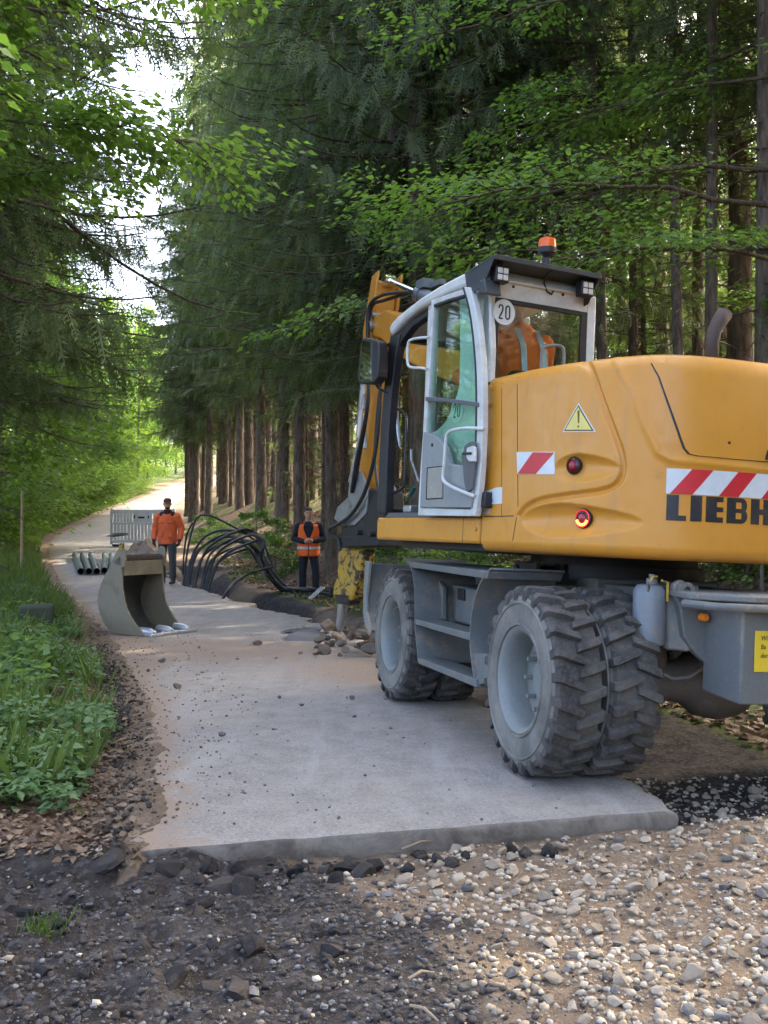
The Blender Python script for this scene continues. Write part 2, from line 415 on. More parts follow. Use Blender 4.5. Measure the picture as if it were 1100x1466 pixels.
def mat_road():
    t = NT('dusty_worn_asphalt'); p = t.geo_pos(); z = t.sep(t.attr('zone'))       # R earth along the edge, G cut face
    n0 = t.noise(p, 0.55, 5, 0.6, 0.4); n1 = t.noise(p, 4.5, 7, 0.65, 0.5); n2 = t.noise(p, 60, 4, 0.7); n3 = t.noise(p, 240, 2, 0.6)
    v = t.sep(t.voro(p, 110, 'F1', 'Color'))
    c = t.mix(t.ramp(n1, 0.25, 0.75), (0.235, 0.210, 0.184), (0.335, 0.304, 0.268))
    c = t.mix(t.math('MULTIPLY', t.ramp(v[0], 0.55, 1.0), 0.45), c, (0.42, 0.415, 0.41))
    c = t.mix(t.math('MULTIPLY', t.ramp(v[1], 0.72, 1.0), 0.5), c, (0.13, 0.125, 0.12))
    c = t.mix(t.math('MULTIPLY', t.ramp(n0, 0.5, 0.72), 0.5), c, (0.40, 0.33, 0.26))
    c = t.mix(t.math('MULTIPLY', t.ramp(n1, 0.56, 0.72), 0.35), c, (0.36, 0.285, 0.22))
    tk = t.noise(t.coord('Object', (2.6, .35, 1)), 1.6, 5, 0.6, 0.5)
    c = t.mix(t.math('MULTIPLY', t.ramp(tk, 0.52, 0.7), 0.45), c, (0.39, 0.37, 0.34))
    c = t.mix(t.math('MULTIPLY', t.ramp(tk, 0.46, 0.3), 0.35), c, (0.19, 0.175, 0.16))
    crack = t.voro(t.coord('Object', (1, 1, 1)), 0.55, 'DISTANCE_TO_EDGE')
    earth = t.mix(t.ramp(n2, 0.3, 0.7), (0.22, 0.155, 0.108), (0.34, 0.26, 0.195))
    e = t.ramp(t.math('ADD', z[0], t.math('MULTIPLY', t.math('SUBTRACT', n1, 0.5), 1.3)), 0.35, 0.75)
    c = t.mix(t.math('MULTIPLY', e, t.ramp(n2, 0.2, 0.55)), c, earth)
    cut = t.mix(t.ramp(n1, 0.35, 0.65), (0.13, 0.108, 0.088), (0.29, 0.255, 0.215))
    c = t.mix(z[1], c, cut)
    t.base(c); t.rough(0.93); t.p.inputs['Specular IOR Level'].default_value = 0.25
    t.bump(t.math('ADD', t.math('MULTIPLY', n2, 0.8), t.math('ADD', t.math('MULTIPLY', n3, 0.5), n1)), 0.45, 0.012); return t.m
def mat_stone(name, c0, c1, c2=None):
    t = NT(name); p = t.coord('Object'); oi = t.node('ShaderNodeObjectInfo').outputs['Random']; a = t.sep(t.attr('tint'))[0]
    n = t.noise(t.geo_pos(), 28, 5, 0.65); n2 = t.noise(t.geo_pos(), 120, 3, 0.6)
    c = t.mix(t.ramp(t.math('ADD', t.math('MULTIPLY', oi, 0.5), t.math('MULTIPLY', a, 0.5)), 0.1, 0.9), c0, c1)
    if c2: c = t.mix(t.ramp(n, 0.5, 0.68), c, c2)
    c = t.mix(t.math('MULTIPLY', t.ramp(n2, 0.55, 0.75), 0.4), c, tuple(q * 0.5 for q in c0))
    t.base(c); t.rough(0.85); t.p.inputs['Specular IOR Level'].default_value = 0.3; t.bump(t.math('ADD', n, t.math('MULTIPLY', n2, 0.5)), 0.5, 0.006); return t.m
M['ground'] = mat_ground(); M['road'] = mat_road()
M['stone'] = mat_stone('limestone_gravel', (0.24, 0.195, 0.145), (0.56, 0.49, 0.385), (0.32, 0.24, 0.155))
M['greystone'] = mat_stone('grey_gravel', (0.075, 0.073, 0.074), (0.34, 0.335, 0.33), (0.15, 0.13, 0.11))
M['clod'] = mat_stone('dark_soil_clod', (0.018, 0.016, 0.016), (0.085, 0.072, 0.064), (0.05, 0.04, 0.033))
M['chunk'] = mat_stone('asphalt_chunk', (0.075, 0.078, 0.085), (0.20, 0.20, 0.205), (0.15, 0.12, 0.09))
M['earthchunk'] = mat_stone('earthy_rubble', (0.12, 0.095, 0.075), (0.26, 0.215, 0.17), (0.16, 0.12, 0.085))
M['moss_stone'] = mat_stone('mossy_concrete', (0.06, 0.07, 0.05), (0.13, 0.135, 0.10), (0.05, 0.075, 0.03))

# ------------------------------------------------------------------ terrain
ROADL = np.array([(0, -.15), (4.34, -0.98), (8.1, -1.9), (13.7, -3.85), (20, -6.3), (26, -8.5), (33, -11), (40, -13), (60, -17), (90, -21.9), (120, -25.8), (150, -27), (190, -24), (240, -16)])
ROADR = np.array([(0, 1.9), (4.95, 1.43), (7.2, .95), (9.5, .42), (12.2, -.12), (13.6, -.62), (15.3, -1.3), (18, -2.7), (21, -4.0), (24, -5.2), (26, -5.7), (33, -7.6), (40, -9.4), (60, -13.2), (90, -18), (120, -21.8), (150, -22.8), (190, -19.7), (240, -11.5)])
ROADZ = np.array([(0, 0), (14, 0), (21.5, .17), (26, .33), (38, .92), (58, 1.95), (90, 3.9), (120, 6.1), (150, 8.8), (190, 12.5), (240, 17)])
def XL(y): return np.interp(y, ROADL[:, 0], ROADL[:, 1])
def XR(y): return np.interp(y, ROADR[:, 0], ROADR[:, 1])
def ZR(y): return np.interp(y, ROADZ[:, 0], ROADZ[:, 1])
def YF(x): return 4.34 + (np.asarray(x) + 1.03) * 0.248            # front edge of the remaining road slab
def terrain(x, y, fine=True):
    x = np.asarray(x, float); y = np.asarray(y, float)
    zr = ZR(y); el = XL(y) - x; er = x - XR(y)
    on = zr - 0.155
    # left verge
    left = zr + 0.004 + 0.09 * sst(0.3, 1.2, el) + 0.25 * sst(1.5, 7, el) - 0.045 * np.exp(-((el - 0.25) / 0.16) ** 2) * (y < 12)
    left = left + 0.05 * np.maximum(el - 10, 0) * sst(10, 40, el)
    # right side: digging, trench, then the bank
    tr = sst(10.8, 12.6, y) * (1 - sst(24.5, 26.5, y))
    trench = -0.62 * tr * sst(-0.05, 0.22, er) * (1 - sst(0.95, 1.55, er))
    flat = -0.14 * (1 - sst(11, 15, y)) - 0.03 - 0.16 * tr * sst(1.2, 1.6, er)
    b0 = np.interp(y, [0, 8, 13, 17, 22, 40], [3.2, 2.7, 2.4, 2.5, 2.5, 1.2])
    bank = 0.42 * np.maximum(er - b0, 0) * sst(b0, b0 + 1.2, er) * (1 - 0.45 * sst(6, 22, er))
    ridge = 0.06 * tr * np.exp(-((er - 1.75) / 0.35) ** 2)
    right = zr + flat + trench + bank + ridge
    z = np.where(el > -0.3, left + (on - left) * (1 - sst(-0.20, -0.06, el + 0.10 * fbm(x * 3.0, y * 3.0, 3, 15) - 0.06 * (1 - sst(0.15, 0.7, y - YF(x))))), np.where(er > 0, right + (on - right) * (1 - sst(-0.01, 0.12, er)) * (1 - tr), on))
    # the dug-up foreground
    fr = sst(-0.14, -0.03, YF(x) - y) if fine else (YF(x) > y) * 1.0
    gz = -0.082 + 0.08 * sst(-1.35, -2.1, x) * 1.0 + 0.10 * sst(1.8, 3.2, x) + 0.42 * np.maximum(x - 4.2, 0)
    gz = gz + 0.05 * np.exp(-(((x + 1.55) / 0.35) ** 2 + ((y - 4.3) / 0.22) ** 2)) - 0.02 * np.exp(-(((x + 0.2) / 0.9) ** 2 + ((y - 4.35) / 0.25) ** 2))
    gz = gz + 0.085 * np.exp(-(((x + 1.08) / 0.30) ** 2 + ((y - 4.34) / 0.17) ** 2)) * (1 + 0.8 * fbm(x * 7, y * 7, 3, 19)) + 0.10 * sst(0.1, -0.6, x) * np.abs(fbm(x * 4, y * 4, 4, 18))
    gfade = sst(5.4, 4.4, y) * (x < -1.03) + (x >= -1.03)
    z = z + (gz - z) * fr * np.where(x < -0.9, 1 - (1 - sst(4.75, 4.35, y + 0.55 * fbm(x * 2.2, y * 2.2, 4, 16))) * sst(-0.9, -1.15, x), 1.0)
    # roughness
    offroad = np.clip(np.maximum(el + .1, er) / 0.15, 0, 1); offroad = np.maximum(offroad, fr)
    z = z + offroad * (0.035 * fbm(x * 1.7, y * 1.7, 4, 3) + 0.016 * fbm(x * 9, y * 9, 3, 11))
    if fine:
        near = (y < 12)
        z = z + offroad * near * 0.022 * fbm(x * 30, y * 30, 3, 21) * (0.5 + sst(-0.2, -1.2, x))
    far = sst(8, 40, np.maximum(el, er))
    z = z + far * 1.2 * fbm(x * 0.05, y * 0.05, 3, 5)
    return z
def zones(x, y):
    zr = ZR(y); el = XL(y) - x; er = x - XR(y); n = fbm(x * 0.9, y * 0.9, 3, 31)
    fg = sst(-0.1, 0.1, YF(x) - y - sst(-.9, -1.15, x) * .9 * fbm(x * 2.2, y * 2.2, 4, 16))
    dark = fg * (sst(0.45, -0.20, x + 0.25 * (y - 3.6) + 0.35 * n)) * (1 - 0.25 * sst(-1.0, -2.0, x))
    dark = np.maximum(dark, fg * 0.75 * np.exp(-(((x - 0.15) / 0.35) ** 2 + ((y - 3.75) / 0.18) ** 2)))
    dark = np.maximum(dark, (1 - fg) * np.exp(-((el - 0.22) / 0.13) ** 2) * (y < 11) * np.clip(0.45 + 1.6 * n, 0, 1))
    dark = np.maximum(dark, (1 - fg) * (er > 0) * (1 - sst(1.5, 2.0, er)) * (y > 4.5) * (y < 27) * np.where(y > 11, np.clip(.62 + .9 * n, 0, 1), 1))
    dark = np.maximum(dark, (1 - fg) * (er > 0.25) * (1 - sst(2.4, 3.2, er)) * (y < 12))
    lit = np.maximum((el > 0.0) * sst(0.05, 0.4, el) * (1 - 0.8 * (dark > 0.5)), (er > 0) * sst(1.7, 2.6, er)) * (1 - fg * (x > -1.3))
    lit = lit * (0.75 + 0.25 * sst(-0.3, 0.2, n))
    moss = (er > 1.6) * sst(0.0, 0.25, n + 0.12 * (y > 12)) * (1 - sst(6, 9, er)) * 0.9
    moss = np.maximum(moss, (el > 0.5) * (y > 12) * sst(-0.2, 0.2, n))
    moss = np.maximum(moss, ((el > 2.0) | (er > 12)) * (y > 25) * 0.7)
    return np.stack([dark, lit, moss], -1)
def axis_grid(segs):
    out = []
    for a, b, st in segs: out += list(np.arange(a, b - 1e-6, st))
    out.append(segs[-1][1]); return np.array(out)
gx = axis_grid([(-260, -60, 10), (-60, -20, 1.5), (-20, -4, 0.35), (-4, 4, 0.035), (4, 12, 0.14), (12, 40, 1.2), (40, 260, 10)])
gy = axis_grid([(-40, 0, 4), (0, 2.4, 0.2), (2.4, 6.6, 0.03), (6.6, 14, 0.07), (14, 30, 0.14), (30, 60, 0.8), (60, 150, 2.5), (150, 500, 12)])
X, Y = np.meshgrid(gx, gy); Zt = terrain(X, Y)
nx, ny = len(gx), len(gy)
idx = np.arange(nx * ny).reshape(ny, nx)
Fq = np.stack([idx[:-1, :-1], idx[:-1, 1:], idx[1:, 1:], idx[1:, :-1]], -1).reshape(-1, 4)
ground_me = np_mesh('ground', np.stack([X, Y, Zt], -1).reshape(-1, 3), Fq, M['ground'], True, zones(X, Y).reshape(-1, 3), 'zone')
ground = tag(obj('ground', ground_me), kind='structure')
def gz(x, y): return float(terrain(np.array([x]), np.array([y]))[0])

# ------------------------------------------------------------------ the road: a slab with real thickness and a broken right edge
def build_road():
    ys = np.concatenate([np.linspace(0, 1, 60) ** 1.0 * 8.0, np.linspace(8.15, 30, 160), np.linspace(31, 240, 110)])
    # row parameter t -> y; the first rows follow the slanted cut across the road
    m = 46; us = np.linspace(0, 1, m)
    us = np.concatenate([np.linspace(0, .06, 7)[:-1], np.linspace(.06, .90, 32)[:-1], np.linspace(.90, 1, 12)])
    m = len(us); rows = []
    y_start = 4.645
    yrow = np.concatenate([np.linspace(0, 8, 70), np.linspace(8.12, 27, 170), np.linspace(28, 235, 110)])
    P = []; ZN = []
    for k, t in enumerate(yrow):
        slant = max(0.0, 1 - t / 3.0)                          # 1 at the cut, 0 after 3 m
        yc = y_start + t
        xl = XL(yc); xr = XR(yc)
        if k == 0: pass
        row = []
        jagR = 0.10 * fbm(np.array([yc * 2.3]), np.array([1.0]), 4, 41)[0] + 0.05 * fbm(np.array([yc * 9.0]), np.array([2.0]), 3, 42)[0]
        jagR *= 1.0 + 1.6 * (12.0 < yc < 25)
        jagL = 0.07 * fbm(np.array([yc * 3.1]), np.array([5.0]), 4, 43)[0]
        for u in us:
            xa = xl + jagL; xb = xr + jagR
            x = xa + (xb - xa) * u
            y = yc + slant * 0.248 * (x - 0.2)
            if t < 0.4: y += (1 - t / 0.4) * 0.02 * fbm(np.array([x * 6.0]), np.array([9.0]), 3, 44)[0]
            row.append((x, y))
        P.append(row)
    P = np.array(P); x = P[..., 0]; y = P[..., 1]
    z = ZR(y) + 0.012 * fbm(x * .8, y * .8, 3, 51) + 0.004 * fbm(x * 7, y * 7, 2, 52)
    # a low crown and a crumbling edge
    z = z - 0.018 * (np.exp(-us / 0.012) + np.exp(-(1 - us) / 0.012))[None, :] + 0.0
    el = us[None, :] * (XR(y) - XL(y)); er = (1 - us)[None, :] * (XR(y) - XL(y))
    earth = 0.85 * np.exp(-el / 0.20) + 0.25 * np.exp(-el / 0.9) + 0.55 * np.exp(-er / 0.25) * (y > 9)
    patch = 0.75 * np.exp(-(((x + 1.6) / 1.4) ** 2 + ((y - 11.5) / 1.6) ** 2)) + 0.7 * np.exp(-(((x + .1) / 0.8) ** 2 + ((y - 9.6) / 1.2) ** 2)) + 0.6 * np.exp(-(((x + 3.6) / .7) ** 2 + ((y - 13) / 2.0) ** 2))
    zone_top = np.stack([np.clip(earth + patch, 0, 1), 0 * x, 0 * x], -1)
    n, mm = x.shape
    top = np.stack([x, y, z], -1); bot = top.copy(); bot[..., 2] -= 0.145
    # slightly undercut and rough front face
    V = [top.reshape(-1, 3)]; C = [zone_top.reshape(-1, 3)]; Fs = []
    ii = np.arange(n * mm).reshape(n, mm)
    Fs.append(np.stack([ii[:-1, :-1], ii[:-1, 1:], ii[1:, 1:], ii[1:, :-1]], -1).reshape(-1, 4))
    base = n * mm
    loop = [(0, j) for j in range(mm)] + [(i, mm - 1) for i in range(1, n)] + [(n - 1, j) for j in range(mm - 2, -1, -1)] + [(i, 0) for i in range(n - 2, 0, -1)]
    lp = np.array(loop); L = len(lp); tv = top[lp[:, 0], lp[:, 1]]
    rings = []
    for q, (dz, off) in enumerate([(0.0, 0.0), (-0.02, 0.006), (-0.075, 0.0), (-0.145, -0.02)]):
        r = tv.copy(); r[:, 2] += dz
        cen = np.stack([(XL(r[:, 1]) + XR(r[:, 1])) / 2, r[:, 1] + 0.8 * (r[:, 1] < 5.2), r[:, 2]], -1); d = r - cen; d[:, 2] = 0
        d /= np.maximum(np.linalg.norm(d, axis=1, keepdims=True), 1e-6)
        r += d * (off + 0.012 * (q > 0) * fbm(r[:, 0] * 11, r[:, 1] * 11 + q * 3, 3, 61)[:, None])
        rings.append(r)
    b = base
    for q, r in enumerate(rings):
        V.append(r); C.append(np.tile([0.0, 1.0 if q > 0 else 0.6, 0.0], (L, 1)))
    k = np.arange(L); k2 = (k + 1) % L
    for q in range(3):
        Fs.append(np.stack([b + q * L + k, b + (q + 1) * L + k, b + (q + 1) * L + k2, b + q * L + k2], -1))
    me = np_mesh('road', np.concatenate(V), np.concatenate(Fs), M['road'], True, np.concatenate(C), 'zone')
    me.set_sharp_from_angle(angle=math.radians(50))
    return tag(obj('road', me), kind='structure')
road = build_road()

# ------------------------------------------------------------------ stones
def rock_mesh(name, seed, mat, sub=1, rough=0.22, squash=(1, .8, .55)):
    bm = bmesh.new(); bmesh.ops.create_icosphere(bm, subdivisions=sub, radius=0.5)
    rg = np.random.default_rng(seed)
    # chop with a few random planes for angular facets
    V = np.array([v.co[:] for v in bm.verts])
    for _ in range(11):
        nrm = rg.normal(size=3); nrm /= np.linalg.norm(nrm); d = rg.uniform(.22, .40)
        h = V @ nrm - d; V -= np.maximum(h, 0)[:, None] * nrm
    V *= 1.22 * (1 + rg.uniform(-rough, rough, len(V)) * 0.25)[:, None]; V *= np.array(squash)
    for v, c in zip(bm.verts, V): v.co = c
    me = bpy.data.meshes.new(name); bm.to_mesh(me); bm.free(); me.materials.append(mat); return me
STONES = [rock_mesh('stone', 100 + i, M['stone'], 2 if i < 6 else 1, 0.2, (1, RNG.uniform(.65, .95), RNG.uniform(.45, .7))) for i in range(8)]
GSTONES = [rock_mesh('grey_stone', 200 + i, M['greystone'], 2 if i < 3 else 1, 0.2, (1, RNG.uniform(.6, .95), RNG.uniform(.45, .7))) for i in range(5)]
CLODS = [rock_mesh('soil_clod', 300 + i, M['clod'], 2, 0.5, (1, RNG.uniform(.7, 1), RNG.uniform(.5, .8))) for i in range(5)]
EARTHY = [rock_mesh('rubble_stone', 400 + i, M['earthchunk'], 2, 0.35, (1, RNG.uniform(.65, .95), RNG.uniform(.45, .7))) for i in range(5)]
def place(me, name, x, y, s, parent, sink=0.3, z=None, tilt=0.5):
    o = obj(name, me, parent); zz = (gz(x, y) if z is None else z)
    o.location = (x, y, zz + s * (0.3 - sink)); o.scale = (s, s, s)
    o.rotation_euler = (random.uniform(-tilt, tilt), random.uniform(-tilt, tilt), random.uniform(0, 6.28)); return o
def foreground_mix(x, y):
    """chance that a stone here is pale limestone rather than grey grit"""
    return float(sst(-0.05, 0.70, x + 0.25 * (y - 3.6) + 0.3 * fbm(np.array([x * .9]), np.array([y * .9]), 3, 31)[0]))
cnt = 0; tries = 0; taken = []
while cnt < 300 and tries < 6000:
    tries += 1
    y = 2.85 + 3.2 * random.random() ** 1.3; x = random.uniform(-0.42, 0.42) * y
    if x > 0.5: x *= random.choice([1, 1, 1.0])
    if y > YF(x) - 0.05 and not (x > XR(y) + 0.12 and y < 6.3): continue
    pl = foreground_mix(x, y)
    if random.random() > 0.10 + 0.90 * pl ** .7: continue
    s = random.uniform(0.036, 0.072) * (1.4 if random.random() < .15 else 1) * (0.7 + 0.3 * pl)
    if any((x - a) ** 2 + (y - b) ** 2 < (0.42 * (s + c)) ** 2 for a, b, c in taken): continue
    taken.append((x, y, s))
    if random.random() < pl * 0.85: place(random.choice(STONES), 'stone', x, y, s, ground, 0.18)
    else: place(random.choice(GSTONES), 'grey_stone', x, y, s * .9, ground, 0.18)
    cnt += 1
def scatter(name, bases, pts, sizes, mat, parent, seed, sink=0.2, label=None):
    """many small pieces joined as one mesh"""
    rg = np.random.default_rng(seed); VV = []; FF = []; CC = []; b = 0
    geo = []
    for me in bases:
        v = np.array([q.co[:] for q in me.vertices]); f = np.array([p.vertices[:] for p in me.polygons]); geo.append((v, f))
    which = rg.integers(0, len(geo), len(pts))
    for gi, (v, f) in enumerate(geo):
        sel = np.where(which == gi)[0]; k = len(sel)
        if not k: continue
        a = rg.uniform(0, 2 * np.pi, k); ca, sa = np.cos(a), np.sin(a); bt = rg.uniform(-.6, .6, k); cb, sb = np.cos(bt), np.sin(bt)
        x = v[None, :, 0]; y = v[None, :, 1]; z = v[None, :, 2]
        y2 = y * cb[:, None] - z * sb[:, None]; z2 = y * sb[:, None] + z * cb[:, None]
        x3 = x * ca[:, None] - y2 * sa[:, None]; y3 = x * sa[:, None] + y2 * ca[:, None]
        s = sizes[sel][:, None]
        P = np.stack([x3 * s, y3 * s, z2 * s], -1) + pts[sel][:, None, :]; P[..., 2] += s * (0.3 - sink)
        VV.append(P.reshape(-1, 3)); FF.append((f[None] + (np.arange(k) * len(v))[:, None, None]).reshape(-1, 3) + b); b += k * len(v)
        CC.append(np.repeat(rg.uniform(0, 1, k), len(v)))
    me = np_mesh(name, np.concatenate(VV), np.concatenate(FF), mat, False, np.concatenate(CC))
    o = obj(name, me, parent); o['kind'] = 'stuff'; return o
small = [rock_mesh('g', 500 + i, M['stone'], 1, 0.2, (1, .8, .6)) for i in range(4)]
def fg_points(n, seed, cond):
    rg = np.random.default_rng(seed); y = 2.7 + 3.6 * rg.random(n) ** 1.4; x = rg.uniform(-.46, .46, n) * y
    ok = (y < YF(x) - 0.03) | ((x > XR(y) + 0.06) & (y < 9)); x, y = x[ok], y[ok]
    pm = sst(-0.05, 0.70, x + 0.25 * (y - 3.6) + 0.3 * fbm(x * .9, y * .9, 3, 31))
    k = cond(pm, rg.random(len(x))); x, y = x[k], y[k]
    return np.stack([x, y, terrain(x, y)], -1), rg
p_, r_ = fg_points(20000, 1, lambda pm, u: u < 0.02 + 0.55 * pm); scatter('pale_gravel', small, p_, 0.010 + 0.034 * r_.random(len(p_)) ** 2, M['stone'], ground, 1)
p_, r_ = fg_points(22000, 2, lambda pm, u: u < 0.08 + 0.45 * (1 - pm)); scatter('grey_grit', small, p_, 0.006 + 0.024 * r_.random(len(p_)) ** 3, M['greystone'], ground, 2)
p_, r_ = fg_points(9000, 3, lambda pm, u: u < 0.12 + 0.8 * (1 - pm)); scatter('soil_crumbs', small, p_, 0.008 + 0.035 * r_.random(len(p_)) ** 2.6, M['clod'], ground, 3)
for k in range(60):
    y = random.uniform(3.0, 4.5); x = random.uniform(-.44, -.02) * y
    if y < YF(x) - .06: place(random.choice(CLODS), 'soil_clod', x, y, random.uniform(.05, .15) * (1.3 if y > 4.1 else .8), ground, .32)
for k in range(26):
    x = random.uniform(-.75, .75); y = float(YF(x)) - random.uniform(.05, .22); place(random.choice(CLODS), 'asphalt_crumb', x, y, random.uniform(.04, .11), ground, .2)
# soil crumbs along the slab's left edge and stones on the road
rg = np.random.default_rng(9); yy = rg.uniform(4.6, 12, 3000); ee = rg.normal(0.2, 0.13, 3000); xx = XL(yy) - ee
k = ee > -0.03; xx, yy = xx[k], yy[k]; scatter('soil_crumbs', small, np.stack([xx, yy, terrain(xx, yy)], -1), 0.008 + 0.04 * rg.random(len(xx)) ** 2.5, M['clod'], ground, 4)
yy = 4.7 + 11 * rg.random(2200); uu = rg.random(2200); uu = np.where(rg.random(2200) < .2, uu, uu ** 2.2 * .35); xx = XL(yy) + (XR(yy) - XL(yy)) * uu
k = (yy > YF(xx) + .05); xx, yy = xx[k], yy[k]
scatter('road_grit', small, np.stack([xx, yy, ZR(yy) + 0.004], -1), 0.005 + 0.022 * rg.random(len(xx)) ** 4, M['earthchunk'], road, 5)
# rubble and stones that lie on the road, each on its own
for (px, py, s, kind) in [(368, 924, .13, 'e'), (253, 986, .075, 'e'), (432, 1011, .05, 'e'), (505, 1001, .06, 'e'), (318, 1053, .05, 'g'), (507, 1028, .045, 'e'), (430, 937, .07, 'e'), (340, 945, .05, 'e'), (232, 948, .09, 'g'),
                          (400, 1000, .04, 'e'), (286, 928, .05, 'e'), (454, 938, .09, 'e'), (470, 925, .12, 'e'), (436, 900, .10, 'g'), (486, 940, .07, 'e'), (395, 944, .045, 'e'), (212, 962, .05, 'e'), (560, 1044, .035, 'g')]:
    P = on_z(px, py, 0.0); d = P[1]
    place(random.choice(EARTHY if kind == 'e' else GSTONES), 'rubble_stone', P[0], P[1], s, road, 0.05, 0.0, 0.3)
# ------------------------------------------------------------------ the wheeled excavator
RHO = math.radians(2.6); TH = math.radians(15.8); DEL = math.radians(10.2)
_F = np.array([-math.sin(TH), math.cos(TH), 0]); _R = np.array([math.cos(TH), math.sin(TH), 0]); _Z = np.array([0, 0, 1.0])
_Rr = _R * math.cos(RHO) - _Z * math.sin(RHO); _U = _Z * math.cos(RHO) + _R * math.sin(RHO)
EO = np.array([.372, 6.84, 0.006])
EA = np.column_stack([_Rr, _F, _U])
_rot = np.array([[math.cos(DEL), -math.sin(DEL), 0], [math.sin(DEL), math.cos(DEL), 0], [0, 0, 1]])
EB = EA @ _rot; EOB = EO + 1.25 * _Rr
MREL = Matrix.Translation((1.25, 0, 0)) @ Matrix.Rotation(DEL, 4, 'Z')
def _loc(px, py, ax, val, Mx, o):
    r = Mx.T @ ray(px, py); c = Mx.T @ (CAM - o); t = (val - c[ax]) / r[ax]; return c + t * r
def LU(px, py, ax, val): return _loc(px, py, ax, val, EB, EOB)      # uppercarriage coordinates of a pixel on a plane
def LL(px, py, ax, val): return _loc(px, py, ax, val, EA, EO)       # undercarriage coordinates
EX = empty('wheeled_excavator')
mw = Matrix([[*EA[0], EO[0]], [*EA[1], EO[1]], [*EA[2], EO[2]], [0, 0, 0, 1]]); EX.matrix_world = mw
tag(EX, 'ochre yellow wheeled excavator with open cab door and breaker standing on the road slab', 'excavator')
def U(): return MB(MREL)

# --- tyres and rims
def mat_rubber():
    t = NT('dusty_tyre_rubber'); c = t.coord('Object'); n = t.noise(c, 6, 6, 0.65); n2 = t.noise(c, 50, 4, 0.7)
    col = t.mix(t.ramp(n, 0.3, 0.7), (0.042, 0.040, 0.039), (0.118, 0.110, 0.100))
    col = t.mix(t.math('MULTIPLY', t.ramp(n2, 0.5, 0.72), 0.45), col, (0.20, 0.18, 0.155)); t.base(col); t.rough(0.85)
    t.p.inputs['Specular IOR Level'].default_value = 0.3; t.bump(n2, 0.25, 0.006); return t.m
M['rubber'] = mat_rubber()
def mat_sidewall():
    t = NT('dusty_sidewall'); c = t.coord('Object'); n = t.noise(c, 5, 6, 0.65); n2 = t.noise(c, 60, 3, 0.6)
    col = t.mix(t.ramp(n, 0.3, 0.7), (0.115, 0.112, 0.10), (0.225, 0.215, 0.19)); t.base(col); t.rough(0.9); t.bump(n2, 0.2, 0.004); return t.m
M['sidewall'] = mat_sidewall()
RW, TW = 0.525, 0.285                                  # tyre radius and width
def tyre_mesh():
    b = MB(); W = TW / 2
    prof = [(.272, -W * .80), (.285, -W * .92), (.34, -W * 1.0), (.40, -W * 1.0), (.445, -W * .97), (.462, -W * .93), (.486, -W * .84), (.490, -W * .6), (.492, 0), (.490, W * .6), (.486, W * .84), (.462, W * .93), (.445, W * .97), (.40, W), (.34, W), (.285, W * .92), (.272, W * .80)]
    b.lathe(prof, axis=(1, 0, 0), n=60)
    for hh in (-1, 1):                                   # bead rings on both sidewalls
        b.lathe([(.42, hh * W * .985), (.424, hh * (W + .006)), (.432, hh * (W + .006)), (.436, hh * W * .985)], axis=(1, 0, 0), n=60)
        b.lathe([(.30, hh * W * .95), (.303, hh * (W + .004)), (.312, hh * (W + .004)), (.316, hh * W * .95)], axis=(1, 0, 0), n=60)
    N = 24
    for i in range(N):
        for side in (-1, 1):
            a0 = 2 * math.pi * (i + (0.5 if side > 0 else 0)) / N
            # a lug: wide and deep at the shoulder, slanting to the middle of the tread
            rows = [(side * W * 1.0, -.01, 0.080, 0.445, 0.500), (side * W * .88, -.01, 0.088, 0.47, RW - .004), (side * W * .45, .035, .130, .484, RW), (side * -W * .10, .095, .175, .486, RW - .003)]
            vs = []
            for (x, da, db, r0, r1) in rows:
                for (aa, rr) in ((da - .008, r0), (da + .006, r1), (db - .006, r1), (db + .008, r0)):
                    A = a0 + aa; vs.append((x, rr * math.cos(A), rr * math.sin(A)))
            fs = []
            for k in range(3):
                for q in range(3): fs.append((k * 4 + q, k * 4 + q + 1, (k + 1) * 4 + q + 1, (k + 1) * 4 + q))
            fs += [(0, 1, 2, 3), (12, 13, 14, 15)]
            b.add(vs, fs)
    me = b.mesh('tyre', M['rubber'], 32)
    me.materials.append(M['sidewall'])
    for p in me.polygons:
        r = math.hypot(p.center[1], p.center[2])
        if abs(p.center[0]) > W * .88 and r < .455: p.material_index = 1
    return me
def rim_mesh():
    b = MB(); W = TW / 2
    # left side is deep-dished, with a flange; the disc sits towards the inside
    prof = [(.272, W * .8), (.29, W * .88), (.29, W * .95), (.268, W * .9), (.255, W * .6), (.25, -W * .3), (.255, -W * .62), (.268, -W * .88), (.292, -W * .98), (.298, -W * .93), (.29, -W * .84), (.272, -W * .8)]
    b.lathe(prof, axis=(1, 0, 0), n=48, closed=True)
    b.lathe([(.252, W * .35), (.20, W * .45), (.15, W * .40), (.148, W * .25), (.252, W * .2)], axis=(1, 0, 0), n=48)
    b.lathe([(.15, W * .42), (.115, W * .1), (.10, -W * .02), (.0, -W * .05)], axis=(1, 0, 0), n=32)
    for i in range(10):
        a = 2 * math.pi * i / 10; b.cyl((W * .2, .178 * math.cos(a), .178 * math.sin(a)), (W * .36 - .07, .178 * math.cos(a), .178 * math.sin(a)), .014, n=6)
    b.tube([(-W * .2, .0, .235), (-W * .55, .0, .215), (-W * .7, .0, .20)], .006, 6)
    return b.mesh('rim', M['rimgrey'], 40)
TYRE, RIM = tyre_mesh(), rim_mesh()
WPOS = []
